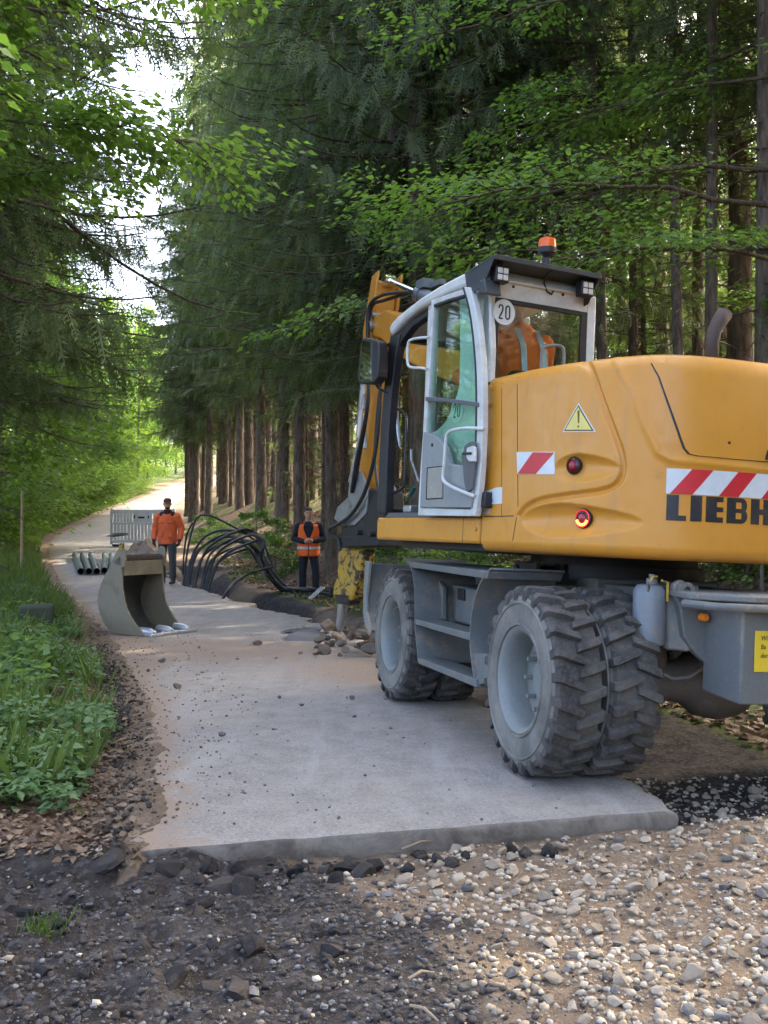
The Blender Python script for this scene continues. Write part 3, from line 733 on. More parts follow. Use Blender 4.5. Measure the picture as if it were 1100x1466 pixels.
for yy in (-1.265, 1.265):
    for cxw, flip in ((TW / 2, 0), (TW * 1.5 + .045, 1), (2.5 - TW * 1.5 - .045, 0), (2.5 - TW / 2, 1)):
        w = bpy.data.objects.new('wheel', None); link(w, EX); w.location = (cxw, yy, RW); w.rotation_euler = (random.uniform(0, 6.28), 0, math.pi if flip else 0); w.empty_display_size = .1
        obj('tyre', TYRE, w); obj('rim', RIM, w)

# --- undercarriage
b = MB(); b.bx(.86, 1.64, -1.15, 1.2, .72, 1.05); b.bx(.80, 1.70, -.62, .62, .66, 1.08)
b.prism([(.8, -1.5, .78), (1.7, -1.5, .78), (1.7, -1.1, .72), (.8, -1.1, .72)], (0, 0, .26)); b.prism([(.86, 1.2, .72), (1.64, 1.2, .72), (1.5, 1.75, .66), (1.0, 1.75, .66)], (0, 0, .28))
b.build('chassis', M['grey'], EX, .012)
for yy in (-1.265, 1.265):
    b = MB(); b.tube([(.60, yy, RW), (.72, yy, RW), (.80, yy, RW), (.9, yy, RW), (1.02, yy, RW), (1.12, yy, RW + .0), (1.25, yy, RW), (1.38, yy, RW), (1.48, yy, RW), (1.6, yy, RW), (1.7, yy, RW), (1.78, yy, RW), (1.9, yy, RW)], [.15, .15, .115, .11, .13, .20, .225, .20, .13, .11, .115, .15, .15], 20)
    for x in (.64, .68, .72): b.lathe([(.15, x), (.162, x), (.162, x + .014), (.15, x + .014)], (0, yy, RW), (1, 0, 0), 20)
    b.lathe([(.15, -.06), (.17, -.06), (.17, .0), (.12, .10), (.09, .14), (0, .15)], (1.25, yy, RW), (0, -1 if yy < 0 else -1, 0), 18)
    b.cyl((.85, yy, RW + .05), (.85, yy, .75), .07); b.cyl((1.65, yy, RW + .05), (1.65, yy, .75), .07)
    b.build('axle', mat_paint('oily_axle_%d' % (yy > 0), (0.13, 0.115, 0.095), 0.6, (0.22, 0.17, 0.12), .8, 8), EX, .004)
b = MB(); b.tube([(.62, -1.44, RW + .10), (.72, -1.45, RW + .09), (.85, -1.47, RW + .04), (.95, -1.47, RW + .05), (1.08, -1.46, RW + .12), (1.2, -1.44, RW + .18)], .010, 7); b.build('brake_line', M['rimgrey'], EX)

# boarding steps between the wheels (left side), traced on the side plane
def side_prism(b, pts, x0, x1, lower=True):
    q = [LL(px, py, 0, x0) for px, py in pts]; b.prism([tuple(p) for p in q], (x1 - x0, 0, 0))
XS = 0.03
def guard(pts, x0, x1, name):
    """curved mudguard: a bent plate following pts (y,z), from x0 to x1"""
    pts = catmull(pts, 6); b = MB(); th = .012; m = len(pts); vs = []; fs = []
    for i, p in enumerate(pts):
        a = pts[max(i - 1, 0)]; c = pts[min(i + 1, m - 1)]; d = np.array(c) - np.array(a); d /= np.linalg.norm(d); nrm = np.array([-d[1], d[0]])
        for x in (x0, x1):
            for s in (-th / 2, th / 2): vs.append((x, p[0] + nrm[0] * s, p[1] + nrm[1] * s))
    for i in range(m - 1):
        k = i * 4; fs += [(k, k + 4, k + 6, k + 2), (k + 1, k + 3, k + 7, k + 5), (k, k + 1, k + 5, k + 4), (k + 2, k + 6, k + 7, k + 3)]
    fs += [(0, 2, 3, 1), (m * 4 - 4, m * 4 - 3, m * 4 - 1, m * 4 - 2)]
    b.add(vs, fs); return b.build(name, M['grey'], EX)
def yz(px, py, x=XS): p = LL(px, py, 0, x); return (p[1], p[2])
guard([yz(579, 800), yz(589, 815), yz(593, 840), yz(594, 872), yz(594, 896), yz(599, 948)], XS, XS + .50, 'mudguard')
guard([yz(702, 814), yz(690, 830), yz(680, 855), yz(674, 890), yz(673, 925), yz(680, 983)], XS, XS + .50, 'mudguard')
b = MB(); side_prism(b, [(581, 803), (700, 818), (697, 829), (586, 812)], XS, XS + .5); b.build('step_deck', M['grey'], EX, .006)
for pts in ([(594, 886), (672, 906), (672, 917), (595, 894)], [(598, 941), (680, 972), (681, 984), (599, 950)]):
    b = MB(); side_prism(b, pts, XS - .005, XS + .19)
    o = b.build('step', M['grey'], EX, .005)
b = MB(); side_prism(b, [(595, 897), (617, 902), (617, 948), (599, 943)], XS + .14, XS + .16)
b.build('step_side_plate', M['grey'], EX, .004)
b = MB(); side_prism(b, [(676, 935), (699, 936), (700, 975), (680, 983)], XS + .02, XS + .035); b.build('step_side_plate', M['grey'], EX, .004)
b = MB(); side_prism(b, [(632, 834), (690, 845), (688, 900), (632, 885)], XS + .30, XS + .75); o = b.build('tool_box', M['grey'], EX, .02)
b = MB(); side_prism(b, [(655, 842), (664, 844), (664, 860), (655, 858)], XS + .285, XS + .31); b.build('box_lock', M['black'], o, .003)
b = MB(); side_prism(b, [(600, 817), (625, 825), (634, 842), (634, 886), (622, 886), (622, 846)], XS + .2, XS + .23); b.build('step_brace', M['grey'], EX, .004)
b = MB(); b.bx(.45, .80, -.35, -.05, 1.02, 1.10)
for x in (.50, .68): b.bx(x, x + .03, -.35, -.02, 1.05, 1.16)
b.cyl((.48, -.05, 1.11), (.74, -.05, 1.11), .03); b.build('pin_bracket', M['darksteel'], EX, .004)

# front dozer blade: a curved plate across the full width with thick end plates
b = MB(); prof = [(2.02, 1.06), (2.05, .95), (2.055, .8), (2.03, .66), (1.96, .55), (1.88, .49)]
pp = catmull(prof, 5); n = len(pp)
poly = [(0.0, p[0], p[1]) for p in pp] + [(0.0, p[0] + .03, p[1] - .004) for p in pp[::-1]]
b.prism(poly, (2.5, 0, 0)); bl = b.build('dozer_blade', M['grey'], EX, .004)
for x in (-.012, 2.49):
    b = MB(); b.prism([(x, 1.96, 1.075), (x, 2.10, 1.075), (x, 2.12, .80), (x, 2.10, .62), (x, 2.0, .50), (x, 1.86, .47), (x, 1.90, .54), (x, 2.0, .64), (x, 2.02, .78), (x, 1.98, .95)], (.024, 0, 0))
    b.build('blade_end_plate', M['rimgrey'], bl, .004)
for x in (.9, 1.56):
    b = MB(); b.prism([(x, 1.1, .62), (x, 1.9, .62), (x, 2.02, .85), (x, 1.85, .72), (x, 1.1, .74)], (.05, 0, 0)); b.build('blade_arm', M['grey'], bl, .006)

# rear support: box, bracket plate with hook, jack cylinder, guard pipe, sign
rs = MB(); x0 = LL(1022, 940, 1, -1.80)[0]; zt = LL(1040, 872, 1, -2.0)[2]; zb = LL(1060, 1010, 1, -2.0)[2]
xc = LL(1062, 940, 1, -2.0)[0]
rs.prism([(x0, -1.80, zb + .02), (xc, -2.0, zb), (2.5 - xc, -2.0, zb), (2.5 - x0, -1.80, zb + .02), (2.5 - x0, -1.70, zb + .03), (x0, -1.70, zb + .03)], (0, 0, zt - zb))
SUP = rs.build('rear_support_box', M['grey'], EX, .012)
b = MB(); zt2 = zt + .035; hx = LL(984, 860, 1, -1.85)[0]
b.prism([(hx, -1.85, zt2), (hx + .26, -2.06, zt2), (2.5 - hx - .26, -2.06, zt2), (2.5 - hx, -1.85, zt2), (2.5 - hx, -1.6, zt2 + .01), (hx, -1.6, zt2 + .01)], (0, 0, .035)); b.build('top_plate', M['grey'], SUP, .008)
b = MB(); br = [(x0 + .03, 0, zt), (hx - .02, 0, zt + .06), (hx - .05, 0, zt + .10), (hx - .03, 0, zt + .15), (hx + .03, 0, zt + .14), (hx + .09, 0, zt + .075)]
bp = [LL(px, py, 1, -1.72) for px, py in [(973, 866), (965, 850), (966, 836), (977, 830), (989, 838), (1002, 852), (1024, 856), (1022, 960), (995, 935), (980, 912), (977, 890)]]
b.prism([tuple(p) for p in bp], (0, .05, 0)); b.build('bracket_plate', M['grey'], SUP, .008)
b = MB(); hc = LL(978, 845, 1, -1.70)
b.lathe([(.022, -.045), (.045, -.045), (.045, .045), (.022, .045)], tuple(hc), (0, 1, 0), 18, closed=True); b.build('lifting_eye', M['grey'], SUP)
b = MB(); q0 = LL(1012, 868, 1, -2.06); b.tube([(q0[0], -1.86, q0[2]), (q0[0] + .02, -2.02, q0[2]), (q0[0] + .08, -2.06, q0[2] - .003), (1.25, -2.06, q0[2] - .006), (2.5 - q0[0], -2.06, q0[2])], .022, 10); b.build('guard_pipe', M['grey'], SUP)
b = MB(); la = LL(1009, 884, 1, -1.76); b.cyl((la[0], -1.73, la[2]), (la[0], -1.775, la[2]), .024, .02, 18); b.build('amber_marker', M['amber'], SUP, .003)
jc = LL(932, 880, 1, -1.62)
b = MB(); zj0 = LL(932, 925, 1, -1.62)[2]; zj1 = LL(932, 838, 1, -1.62)[2]
b.lathe([(.05, zj0), (.088, zj0 + .01), (.088, zj1 - .03), (.07, zj1), (.05, zj1 + .005), (.0, zj1 + .005)], (jc[0], -1.60, 0), (0, 0, 1), 20)
b.lathe([(.03, zj1), (.03, zj1 + .035), (.016, zj1 + .04), (.016, zj1 + .06), (0, zj1 + .06)], (jc[0] + .01, -1.6, 0), (0, 0, 1), 12)
b.build('jack_cylinder', M['cylgrey'], SUP)
b = MB(); b.prism([(jc[0] + .08, -1.64, zj0 - .02), (jc[0] + .20, -1.70, zj0 - .03), (jc[0] + .27, -1.66, zj0 + .02), (jc[0] + .27, -1.55, zj0), (jc[0] + .08, -1.52, zj0)], (0, 0, zj1 - zj0)); b.build('cylinder_housing', M['grey'], SUP, .02)
b = MB(); b.tube([(jc[0] - .05, -1.66, zj1 - .06), (jc[0] - .05, -1.68, zj1 + .02), (jc[0] - .03, -1.68, zj1 + .05), (jc[0] + .0, -1.67, zj1 + .05)], .006, 6); b.tube([(jc[0] + .03, -1.66, zj1 + .03), (jc[0] + .06, -1.68, zj1 + .02), (jc[0] + .06, -1.68, zj1 - .08)], .008, 6); b.build('hydraulic_line', M['breaker'], SUP)
s0 = LL(1081, 903, 1, -2.003); s1 = LL(1081, 962, 1, -2.003); sw = 0.42
b = MB(); b.bx(s0[0], s0[0] + sw, -2.007, -2.0025, s1[2], s0[2]); SGN = b.build('yellow_sign', M['signyellow'], SUP, .012)
def text_mesh(name, txt, mat, size=1.0, extrude=0.002, xs=1.0, shear=0.0, bold=0.0):
    cu = bpy.data.curves.new(name, 'FONT'); cu.body = txt; cu.size = size; cu.extrude = extrude; cu.shear = shear; cu.offset = bold; cu.resolution_u = 4
    cu.align_x = 'LEFT'
    t = bpy.data.objects.new(name, cu); COL.objects.link(t); bpy.context.view_layer.update()
    me = bpy.data.meshes.new_from_object(t.evaluated_get(bpy.context.evaluated_depsgraph_get())); COL.objects.unlink(t); bpy.data.objects.remove(t)
    me.name = name; me.materials.clear(); me.materials.append(mat); return me
def text_part(txt, mat, parent, origin, xdir, zdir, size, xs=1.0, T=None, extrude=.001, shear=0.0, bold=0.0, name='lettering'):
    me = text_mesh(name, txt, mat, size, extrude, shear=shear, bold=bold)
    x = Vector(xdir).normalized(); z = Vector(zdir).normalized(); nn = x.cross(z)
    R = Matrix((x * xs, z, nn)).transposed().to_4x4(); Mx = Matrix.Translation(Vector(origin)) @ R
    me.transform((T @ Mx) if T is not None else Mx); return obj(name, me, parent)
for i, (t_, py) in enumerate((('Wi', 917), ('Ba', 929.5), ('der', 942))):
    p = LL(1089.5 - .4 * i, py, 1, -2.0085); text_part(t_, M['ink'], SGN, (p[0], -2.0085, p[2]), (1, 0, 0), (0, 0, 1), .037, .85, shear=.2)

# --- slewing ring and platform
b = MB(); b.lathe([(.0, 1.06), (.62, 1.06), (.62, 1.16), (.58, 1.16), (.58, 1.24), (.0, 1.24)], (1.25, 0, 0), (0, 0, 1), 40); b.build('slewing_ring', M['black'], EX)
b = U(); b.bx(-1.10, 1.10, -1.10, 1.15, 1.215, 1.33); b.bx(-.42, .42, .3, 1.35, 1.2, 1.5); b.build('platform_frame', M['black'], EX, .01)

# --- hood and counterweight shell: plan curve x height
half = [(-1.25, -.235), (-1.25, -.40), (-1.25, -.62), (-1.237, -.90), (-1.195, -1.18), (-1.115, -1.42), (-1.0, -1.58), (-.85, -1.675), (-.62, -1.735), (-.3, -1.77), (0, -1.778)]
plan = half + [(-x, y) for x, y in half[-2::-1]]
PC = np.array(catmull(plan, 14)); seg = np.linalg.norm(np.diff(PC, axis=0), axis=1); PS = np.concatenate([[0], np.cumsum(seg)]); STOT = PS[-1]
def plan_at(s):
    s = np.clip(s, .013, STOT - .013)
    x = np.interp(s, PS, PC[:, 0]); y = np.interp(s, PS, PC[:, 1]); e = .012
    dx = np.interp(s + e, PS, PC[:, 0]) - np.interp(s - e, PS, PC[:, 0]); dy = np.interp(s + e, PS, PC[:, 1]) - np.interp(s - e, PS, PC[:, 1])
    L = np.hypot(dx, dy); return x, y, dy / L, -dx / L          # outward normal (perimeter runs left, rear, right)
HZ0, HZ1 = 1.225, 2.335
_tx, _ty, _nx, _ny = plan_at(np.array([STOT / 2]))
NSGN = 1.0 if _ny[0] < 0 else -1.0
def shell0(s, z):
    s = np.asarray(s, float); z = np.asarray(z, float)
    x, y, nx_, ny_ = plan_at(s); nx_ = nx_ * NSGN; ny_ = ny_ * NSGN
    rt, rb = .085, .07
    a = np.clip(z - (HZ1 - rt), 0, rt); c = np.clip((HZ0 + rb) - z, 0, rb)
    inset = rt - np.sqrt(np.maximum(rt * rt - a * a, 0)) + rb - np.sqrt(np.maximum(rb * rb - c * c, 0))
    inset = inset + .045 * np.clip((z - 1.75) / .55, 0, 1) ** 2 * sst(.3, 1.2, s) * sst(.3, 1.2, STOT - s)
    return np.stack([x - nx_ * inset, y - ny_ * inset, z], -1), np.stack([nx_, ny_, 0 * nx_], -1)
_sg = np.linspace(0, STOT, 500); _zg = np.linspace(HZ0 + .01, HZ1 - .005, 90)
_SG, _ZG = np.meshgrid(_sg, _zg); _P0, _N0 = shell0(_SG, _ZG)
_Pw = _P0 @ EB.T + EOB; _pix = proj(_Pw); _face = ((CAM - _Pw) * (_N0 @ EB.T)).sum(-1) > 0
def sz(px, py):
    d = (_pix[..., 0] - px) ** 2 + (_pix[..., 1] - py) ** 2; d = np.where(_face, d, 1e9); k = np.unravel_index(np.argmin(d), d.shape)
    s, z = _SG[k], _ZG[k]
    for _ in range(4):
        e = .004
        def pj(a, b): P, _n = shell0(np.array([a]), np.array([b])); return proj(P @ EB.T + EOB)[0]
        p = pj(s, z); J = np.column_stack([(pj(s + e, z) - p) / e, (pj(s, z + e) - p) / e])
        try: ds = np.linalg.solve(J, np.array([px, py]) - p)
        except Exception: break
        s = float(np.clip(s + np.clip(ds[0], -.05, .05), .014, STOT - .014)); z += float(np.clip(ds[1], -.05, .05))
    return s, z
def szl(pts): return [sz(*p) for p in pts]
def seg_dist(s, z, poly):
    d = np.full(np.shape(s), 1e9)
    for (a, b) in zip(poly[:-1], poly[1:]):
        ax, ay = a; bx_, by_ = b; L2 = (bx_ - ax) ** 2 + (by_ - ay) ** 2 + 1e-12
        t = np.clip(((s - ax) * (bx_ - ax) + (z - ay) * (by_ - ay)) / L2, 0, 1)
        d = np.minimum(d, np.hypot(s - ax - t * (bx_ - ax), z - ay - t * (by_ - ay)))
    return d
# engine door outline and the channel round it
DOORPX = [(743, 738), (750, 729), (760, 722), (776, 716), (800, 711.5), (835, 707), (862, 703), (878, 697), (888, 687), (892.5, 673), (891, 655), (884, 632), (872, 600), (858, 562), (846, 530), (841, 517)]
DOORSZ = [tuple(p) for p in catmull([np.array(p) for p in szl(DOORPX)], 3)]
SC1 = (sz(793, 668), sz(888, 664), sz(835, 649), sz(835, 691)); SC2 = (sz(748, 744), sz(922, 741), sz(840, 720), sz(840, 771))
def scoop(s, z, Sx, depth):
    (sa, za), (sb, zb_), (_, zu), (_, zl) = Sx
    cs = sa + (sb - sa) * .40; u = np.where(s < cs, (cs - s) / (cs - sa), (s - cs) / (sb - cs)); cz = (zu + zl) / 2 - .004 * u; hz = (zu - zl) / 2 * (1 - .25 * np.clip(u, 0, 1) * (s > cs)); v = (z - cz) / hz
    r2 = u * u + v * v; return depth * np.clip(1 - r2, 0, 1) ** 0.85 * (0.75 + .25 * np.clip(v, -1, 1))
RIDGEPX = [(885, 507), (905, 560), (925, 612), (943, 648), (960, 658), (985, 661), (1040, 667), (1100, 673)]
RIDGE = szl(RIDGEPX); SMAX_R = STOT / 2
def mirror_s(s): return np.minimum(s, STOT - s)
def disp(s, z):
    s = mirror_s(s)
    d = seg_dist(s, z, DOORSZ); g = .020 * np.clip(1 - (d / .021) ** 2, 0, 1)
    g = g + scoop(s, z, SC1, .050) + scoop(s, z, SC2, .060)
    r = seg_dist(s, z, RIDGE + [(STOT / 2, RIDGE[-1][1])]); g = g - .010 * np.exp(-(r / .02) ** 2)
    return g
def shell(s, z, off=0.0):
    P, Nn = shell0(s, z); return P + Nn * (off - disp(np.asarray(s, float), np.asarray(z, float)))[..., None]
sl = np.concatenate([np.arange(0, STOT / 2, .0068), np.arange(STOT / 2, STOT, .03), [STOT]])
zl_ = np.concatenate([np.linspace(HZ0, HZ0 + .07, 10)[:-1], np.arange(HZ0 + .07, HZ1 - .085, .0068), HZ1 - .085 + .085 * np.sin(np.linspace(0, math.pi / 2, 12))])
SS, ZZ = np.meshgrid(sl, zl_); PP = shell(SS, ZZ)
n_s, n_z = len(sl), len(zl_); ii = np.arange(n_s * n_z).reshape(n_z, n_s)
Vs = [PP.reshape(-1, 3)]; Fs = [np.stack([ii[:-1, :-1], ii[:-1, 1:], ii[1:, 1:], ii[1:, :-1]], -1).reshape(-1, 4)]
base = n_s * n_z; ring = PP[-1]; cen = np.array([0, -.95, HZ1]); prev = ii[-1]
for t in (.03, .12, .3, .55, .8):
    r = ring + (cen - ring) * t; r[:, 2] = HZ1 + .035 * (1 - (1 - t) ** 2); Vs.append(r); cur = base + np.arange(n_s); Fs.append(np.stack([prev[:-1], prev[1:], cur[1:], cur[:-1]], -1)); prev = cur; base += n_s
Vs.append(np.array([[0, -.95, HZ1 + .036]])); Fs.append(np.stack([prev[:-1], prev[1:], np.full(n_s - 1, base), np.full(n_s - 1, base)], -1))
VV = np.concatenate(Vs); FF = np.concatenate(Fs); VV = np.array([tuple(MREL @ Vector(v)) for v in VV])
tri = FF[FF[:, 2] == FF[:, 3]][:, :3]; quad = FF[FF[:, 2] != FF[:, 3]]
me = bpy.data.meshes.new('hood_and_counterweight'); me.from_pydata(VV.tolist(), [], [tuple(map(int, q)) for q in quad] + [tuple(map(int, q)) for q in tri])
me.polygons.foreach_set('use_smooth', [True] * len(me.polygons)); me.set_sharp_from_angle(angle=math.radians(55)); me.materials.append(M['yellow'])
HOOD = obj('hood_and_counterweight', me, EX)
b = U(); b.bx(-1.245, 1.245, -.26, -.238, 1.26, 2.30); b.build('hood_front_wall', M['black'], HOOD)
def patch(name, polys, mat, parent, off=.003, cut=.03, thick=.004, both=False):
    """polygons in (s, z) laid on the shell as a thin film or panel with real edges"""
    vv = []; ff = []
    for poly in polys:
        bm = bmesh.new(); vs = [bm.verts.new((p[0], p[1], 0)) for p in poly]; f = bm.faces.new(vs); bmesh.ops.triangulate(bm, faces=[f])
        for ax in (0, 1):
            lo = min(p[ax] for p in poly); hi = max(p[ax] for p in poly); k = int((hi - lo) / cut)
            for q in range(1, k + 1):
                co = [0, 0, 0]; no = [0, 0, 0]; co[ax] = lo + (hi - lo) * q / (k + 1); no[ax] = 1
                bmesh.ops.bisect_plane(bm, geom=bm.verts[:] + bm.edges[:] + bm.faces[:], plane_co=co, plane_no=no)
        bm.verts.index_update(); s = np.array([v.co.x for v in bm.verts]); z = np.array([v.co.y for v in bm.verts])
        T = shell(s, z, off); Bq = shell(s, z, off - thick); b0 = len(vv); n = len(s)
        vv += T.tolist() + Bq.tolist(); fl = np.sign(sum(f.normal.z for f in bm.faces))
        for f in bm.faces: ff.append(tuple(b0 + v.index for v in f.verts))
        for e in bm.edges:
            if len(e.link_faces) == 1: a, c = e.verts[0].index, e.verts[1].index; ff.append((b0 + a, b0 + c, b0 + n + c, b0 + n + a))
        bm.free()
    m_ = MB(MREL); m_.v = [tuple(v) for v in vv]; m_.f = ff; return m_.build(name, mat, parent, smooth=30)
# hinged hood hatch with its dark gasket line
HA = szl([(932, 506.5), (945, 540), (962, 588), (976, 628), (981, 642), (988, 650), (1000, 652.5), (1050, 657), (1100, 661)])
smid = STOT - HA[0][0]
htop = HZ1 - .012
hatch = [(HA[0][0], htop)] + HA[1:] + [(STOT / 2, HA[-1][1])]
def grow(poly, d):
    c = np.mean(poly, 0); return [tuple(np.array(p) + d * (np.array(p) - c) / np.linalg.norm(np.array(p) - c)) for p in poly]
hpoly = hatch + [(STOT - p[0], p[1]) for p in hatch[-2::-1]]
patch('hatch_gasket', [grow(hpoly, .012)], M['black'], HOOD, .0025, .06, .004)
patch('hood_hatch', [hpoly], M['yellow'], EX, .007, .05, .010)
kx = sz(1043, 634); patch('hatch_lock', [[(kx[0] + .008 * math.cos(a), kx[1] + .008 * math.sin(a)) for a in np.linspace(0, 6.28, 11)[:-1]]], M['darksteel'], HOOD, .011, .03, .004)
lt = szl([(1094, 655), (1100, 646)]); patch('hatch_latch', [[(lt[0][0], lt[0][1] - .01), (lt[0][0] + .12, lt[0][1] - .01), (lt[0][0] + .12, lt[0][1] + .04), (lt[0][0] + .015, lt[0][1] + .04)]], M['black'], HOOD, .022, .06, .02)
# seams of the narrow side panels and the sill line
def seam(p0, p1, w=.005, mat='black'):
    a = np.array(sz(*p0)); c = np.array(sz(*p1)); d = (c - a) / np.linalg.norm(c - a); n = np.array([-d[1], d[0]]) * w / 2
    patch('panel_seam', [[tuple(a - n), tuple(c - n), tuple(c + n), tuple(a + n)]], M[mat], HOOD, .0015, .05, .003)
seam((742, 736), (746, 531)); seam((735, 784), (740, 740)); seam((718.5, 738), (724, 538), .003, 'rust'); seam((694, 739.5), (742, 738.5), .006)
# stripes, lettering, warning triangle, sticker
b0 = sz(954.5, 670.5); b1 = sz(954.5, 706.5); zt_, zb_ = b0[1], b1[1]; zm = (zt_ + zb_) / 2
s_of = lambda px, py: sz(px, py)[0]
LB = b0[0] + .001; RB = STOT - LB
patch('reflective_band', [[(LB, zb_), (RB, zb_), (RB, zt_), (LB, zt_)]], M['filmwhite'], HOOD, .0025, .05, .003)
r1 = (s_of(959, 706), s_of(991, 708)); r1t = (s_of(991, 672), s_of(1026, 674)); pitch = s_of(1029, 710) - r1[0]
wred = (r1[1] - r1[0]); sh = r1t[0] - r1[0]
k = 0; reds = []
while r1[0] + k * pitch + wred + sh < RB - .01:
    q = r1[0] + k * pitch; reds.append([(q, zb_), (q + wred, zb_), (q + wred + sh, zt_), (q + sh, zt_)]); k += 1
for q in reds: patch('red_stripe', [q], M['red'], HOOD, .0045, .05, .003)
e0 = sz(740.5, 647); e1 = sz(741.5, 679); e2 = sz(795, 647); e3 = sz(794, 679)
patch('reflective_band', [[e1, e3, e2, e0]], M['filmwhite'], HOOD, .0035, .012, .004)
patch('red_stripe', [[sz(742, 678.5), sz(768, 678.5), sz(794.5, 648), sz(764, 647.5)]], M['red'], HOOD, .0055, .012, .003)
tA, tB, tC = sz(829, 577), sz(853.5, 618.5), sz(806, 618.5); tri_ = [tA, tB, tC]
patch('warning_triangle', [tri_], M['filmwhite'], HOOD, .0025, .05, .003)
c_ = np.mean(tri_, 0); scl = lambda k: [tuple(c_ + (np.array(p) - c_) * k) for p in tri_]
WT = patch('triangle_border', [scl(.90)], M['ink'], HOOD, .004, .05, .003); patch('triangle_field', [scl(.78)], M['decalyellow'], HOOD, .0055, .05, .003)
ex0, ex1 = sz(829.5, 588), sz(829.5, 606); patch('exclamation_mark', [[(ex0[0] - .008, ex0[1]), (ex1[0] - .004, ex1[1]), (ex1[0] + .004, ex1[1]), (ex0[0] + .008, ex0[1])], [(ex1[0] + .006 * math.cos(a), ex1[1] - .018 + .006 * math.sin(a)) for a in np.linspace(0, 6.28, 9)[:-1]]], M['ink'], HOOD, .007, .05, .003)
st = szl([(688, 704), (700, 702), (711, 698), (719.5, 697.5), (719, 721), (705, 722), (703, 725), (689, 725)]); STK = patch('torn_sticker', [st], M['filmwhite'], HOOD, .003, .03, .003)
st2 = szl([(687.5, 726), (703, 726), (702, 736), (687, 736.5)]); patch('torn_sticker', [st2], mat_plain('dirty_sticker', (0.42, 0.36, 0.28), .8), HOOD, .003, .03, .003)
p0 = shell0(np.array([sz(690, 719)[0]]), np.array([sz(690, 719)[1]]))[0][0]; text_part('Gruben B', M['blueink'], HOOD, (p0[0] - .005, p0[1], p0[2]), (0, -1, 0), (0, 0, 1), .036, .95, MREL, .0006)
# block letters
lz0, lz1 = sz(954.5, 744.7)[1], sz(954.5, 708)[1]; H = lz1 - lz0
Ls = lambda px, py=727: sz(px, py)[0]
ls0 = Ls(954.3)
def R_(x0, y0, x1, y1): return [(x0, y0), (x1, y0), (x1, y1), (x0, y1)]
def bowl(cx, cy, ro, ri, ry_o, ry_i, a0=-math.pi / 2, a1=math.pi / 2, n=10):
    """half ring strips"""
    out = []; aa = np.linspace(a0, a1, n)
    for a, c in zip(aa[:-1], aa[1:]): out.append([(cx + ri * math.cos(a), cy + ry_i * math.sin(a)), (cx + ro * math.cos(a), cy + ry_o * math.sin(a)), (cx + ro * math.cos(c), cy + ry_o * math.sin(c)), (cx + ri * math.cos(c), cy + ry_i * math.sin(c))])
    return out
stem = .46
GL = {'L': (.76, [R_(0, 0, stem, 1), R_(stem, 0, .76, .20)]), 'I': (stem, [R_(0, 0, stem, 1)]),
      'E': (.74, [R_(0, 0, stem, 1), R_(stem, 0, .74, .20), R_(stem, .41, .74, .60), R_(stem, .80, .74, 1)]),
      'H': (1.0, [R_(0, 0, .40, 1), R_(.60, 0, 1.0, 1), R_(.40, .39, .60, .61)]),
      'B': (.95, [R_(0, 0, .40, 1), R_(.40, 0, .66, .17), R_(.40, .42, .66, .58), R_(.40, .83, .66, 1)] + bowl(.66, .29, .29, .02, .29, .12) + bowl(.66, .71, .26, .02, .29, .12, -math.pi / 2 + .45)),
      'R': (.95, [R_(0, 0, .40, 1), R_(.40, .36, .64, .52), R_(.40, .83, .64, 1), [(.50, .36), (.64, .36), (.97, 0), (.55, 0), (.45, .2)]] + bowl(.64, .68, .29, .03, .32, .155))}
cur = ls0
for ch in 'LIEBHERR':
    w, polys = GL[ch]; patch('letter', [[(cur + p[0] * H, lz0 + p[1] * H) for p in q] for q in polys], M['letter'], HOOD, .003, .05, .003); cur += (w + .17) * H
# lamps
def hood_lamp(px, py, r, lit):
    s, z = sz(px, py); P = shell(np.array([s]), np.array([z]))[0]; Nn = shell0(np.array([s]), np.array([z]))[1][0]; c = P + Nn * .004
    root = U(); root.lathe([(r * 1.0, -.02), (r * 1.08, .0), (r * 1.08, .016), (r * .96, .024), (r * .93, .016)], tuple(c), tuple(Nn), 28); L_ = root.build('tail_lamp', M['black'], EX)
    d = U(); d.lathe([(r * .94, .010), (r * .90, .022), (r * .62, .027), (r * .60, .022)], tuple(c), tuple(Nn), 28); d.build('lens_ring', M['lampdark'], L_)
    d = U(); d.lathe([(r * .60, .020), (r * .5, .028), (r * .25, .031), (0, .032)], tuple(c), tuple(Nn), 24); d.build('lens', M['lampred'], L_)
    if lit:
        up = np.array([0, 0, 1.0]); sd = np.cross(up, Nn); pts = []
        for a in np.linspace(math.radians(195), math.radians(345), 12): pts.append(tuple(c + Nn * .026 + (sd * math.cos(a) + up * math.sin(a)) * r * .70))
        d = U(); d.tube(pts, .0075, 8); d.build('glowing_arc', M['lamplit'], L_)
        d = U(); d.lathe([(r * .95, .018), (r * .955, .023), (r * .91, .025), (r * .90, .020)], tuple(c), tuple(Nn), 28); d.build('lit_rim', M['lampredlit'], L_)
for sx in (1,):
    hood_lamp(818, 666, .047, False); hood_lamp(831, 742, .052, True)
b = U(); e_ = LU(1019, 512, 2, 2.34); ex = np.array([e_[0], e_[1]])
b.tube([(ex[0], ex[1], 2.28), (ex[0], ex[1], 2.42), (ex[0] + .02, ex[1] + .01, 2.48), (ex[0] + .06, ex[1] + .02, 2.54), (ex[0] + .11, ex[1] + .03, 2.60)], [.036, .036, .038, .042, .046], 14, cap=False)
EXH = b.build('exhaust_pipe', M['rust'], EX); sm = EXH.modifiers.new('wall', 'SOLIDIFY'); sm.thickness = .004
q1 = LU(786, 512, 1, -.50); q2 = LU(818, 505, 1, -.50); b = U(); zz = 2.30
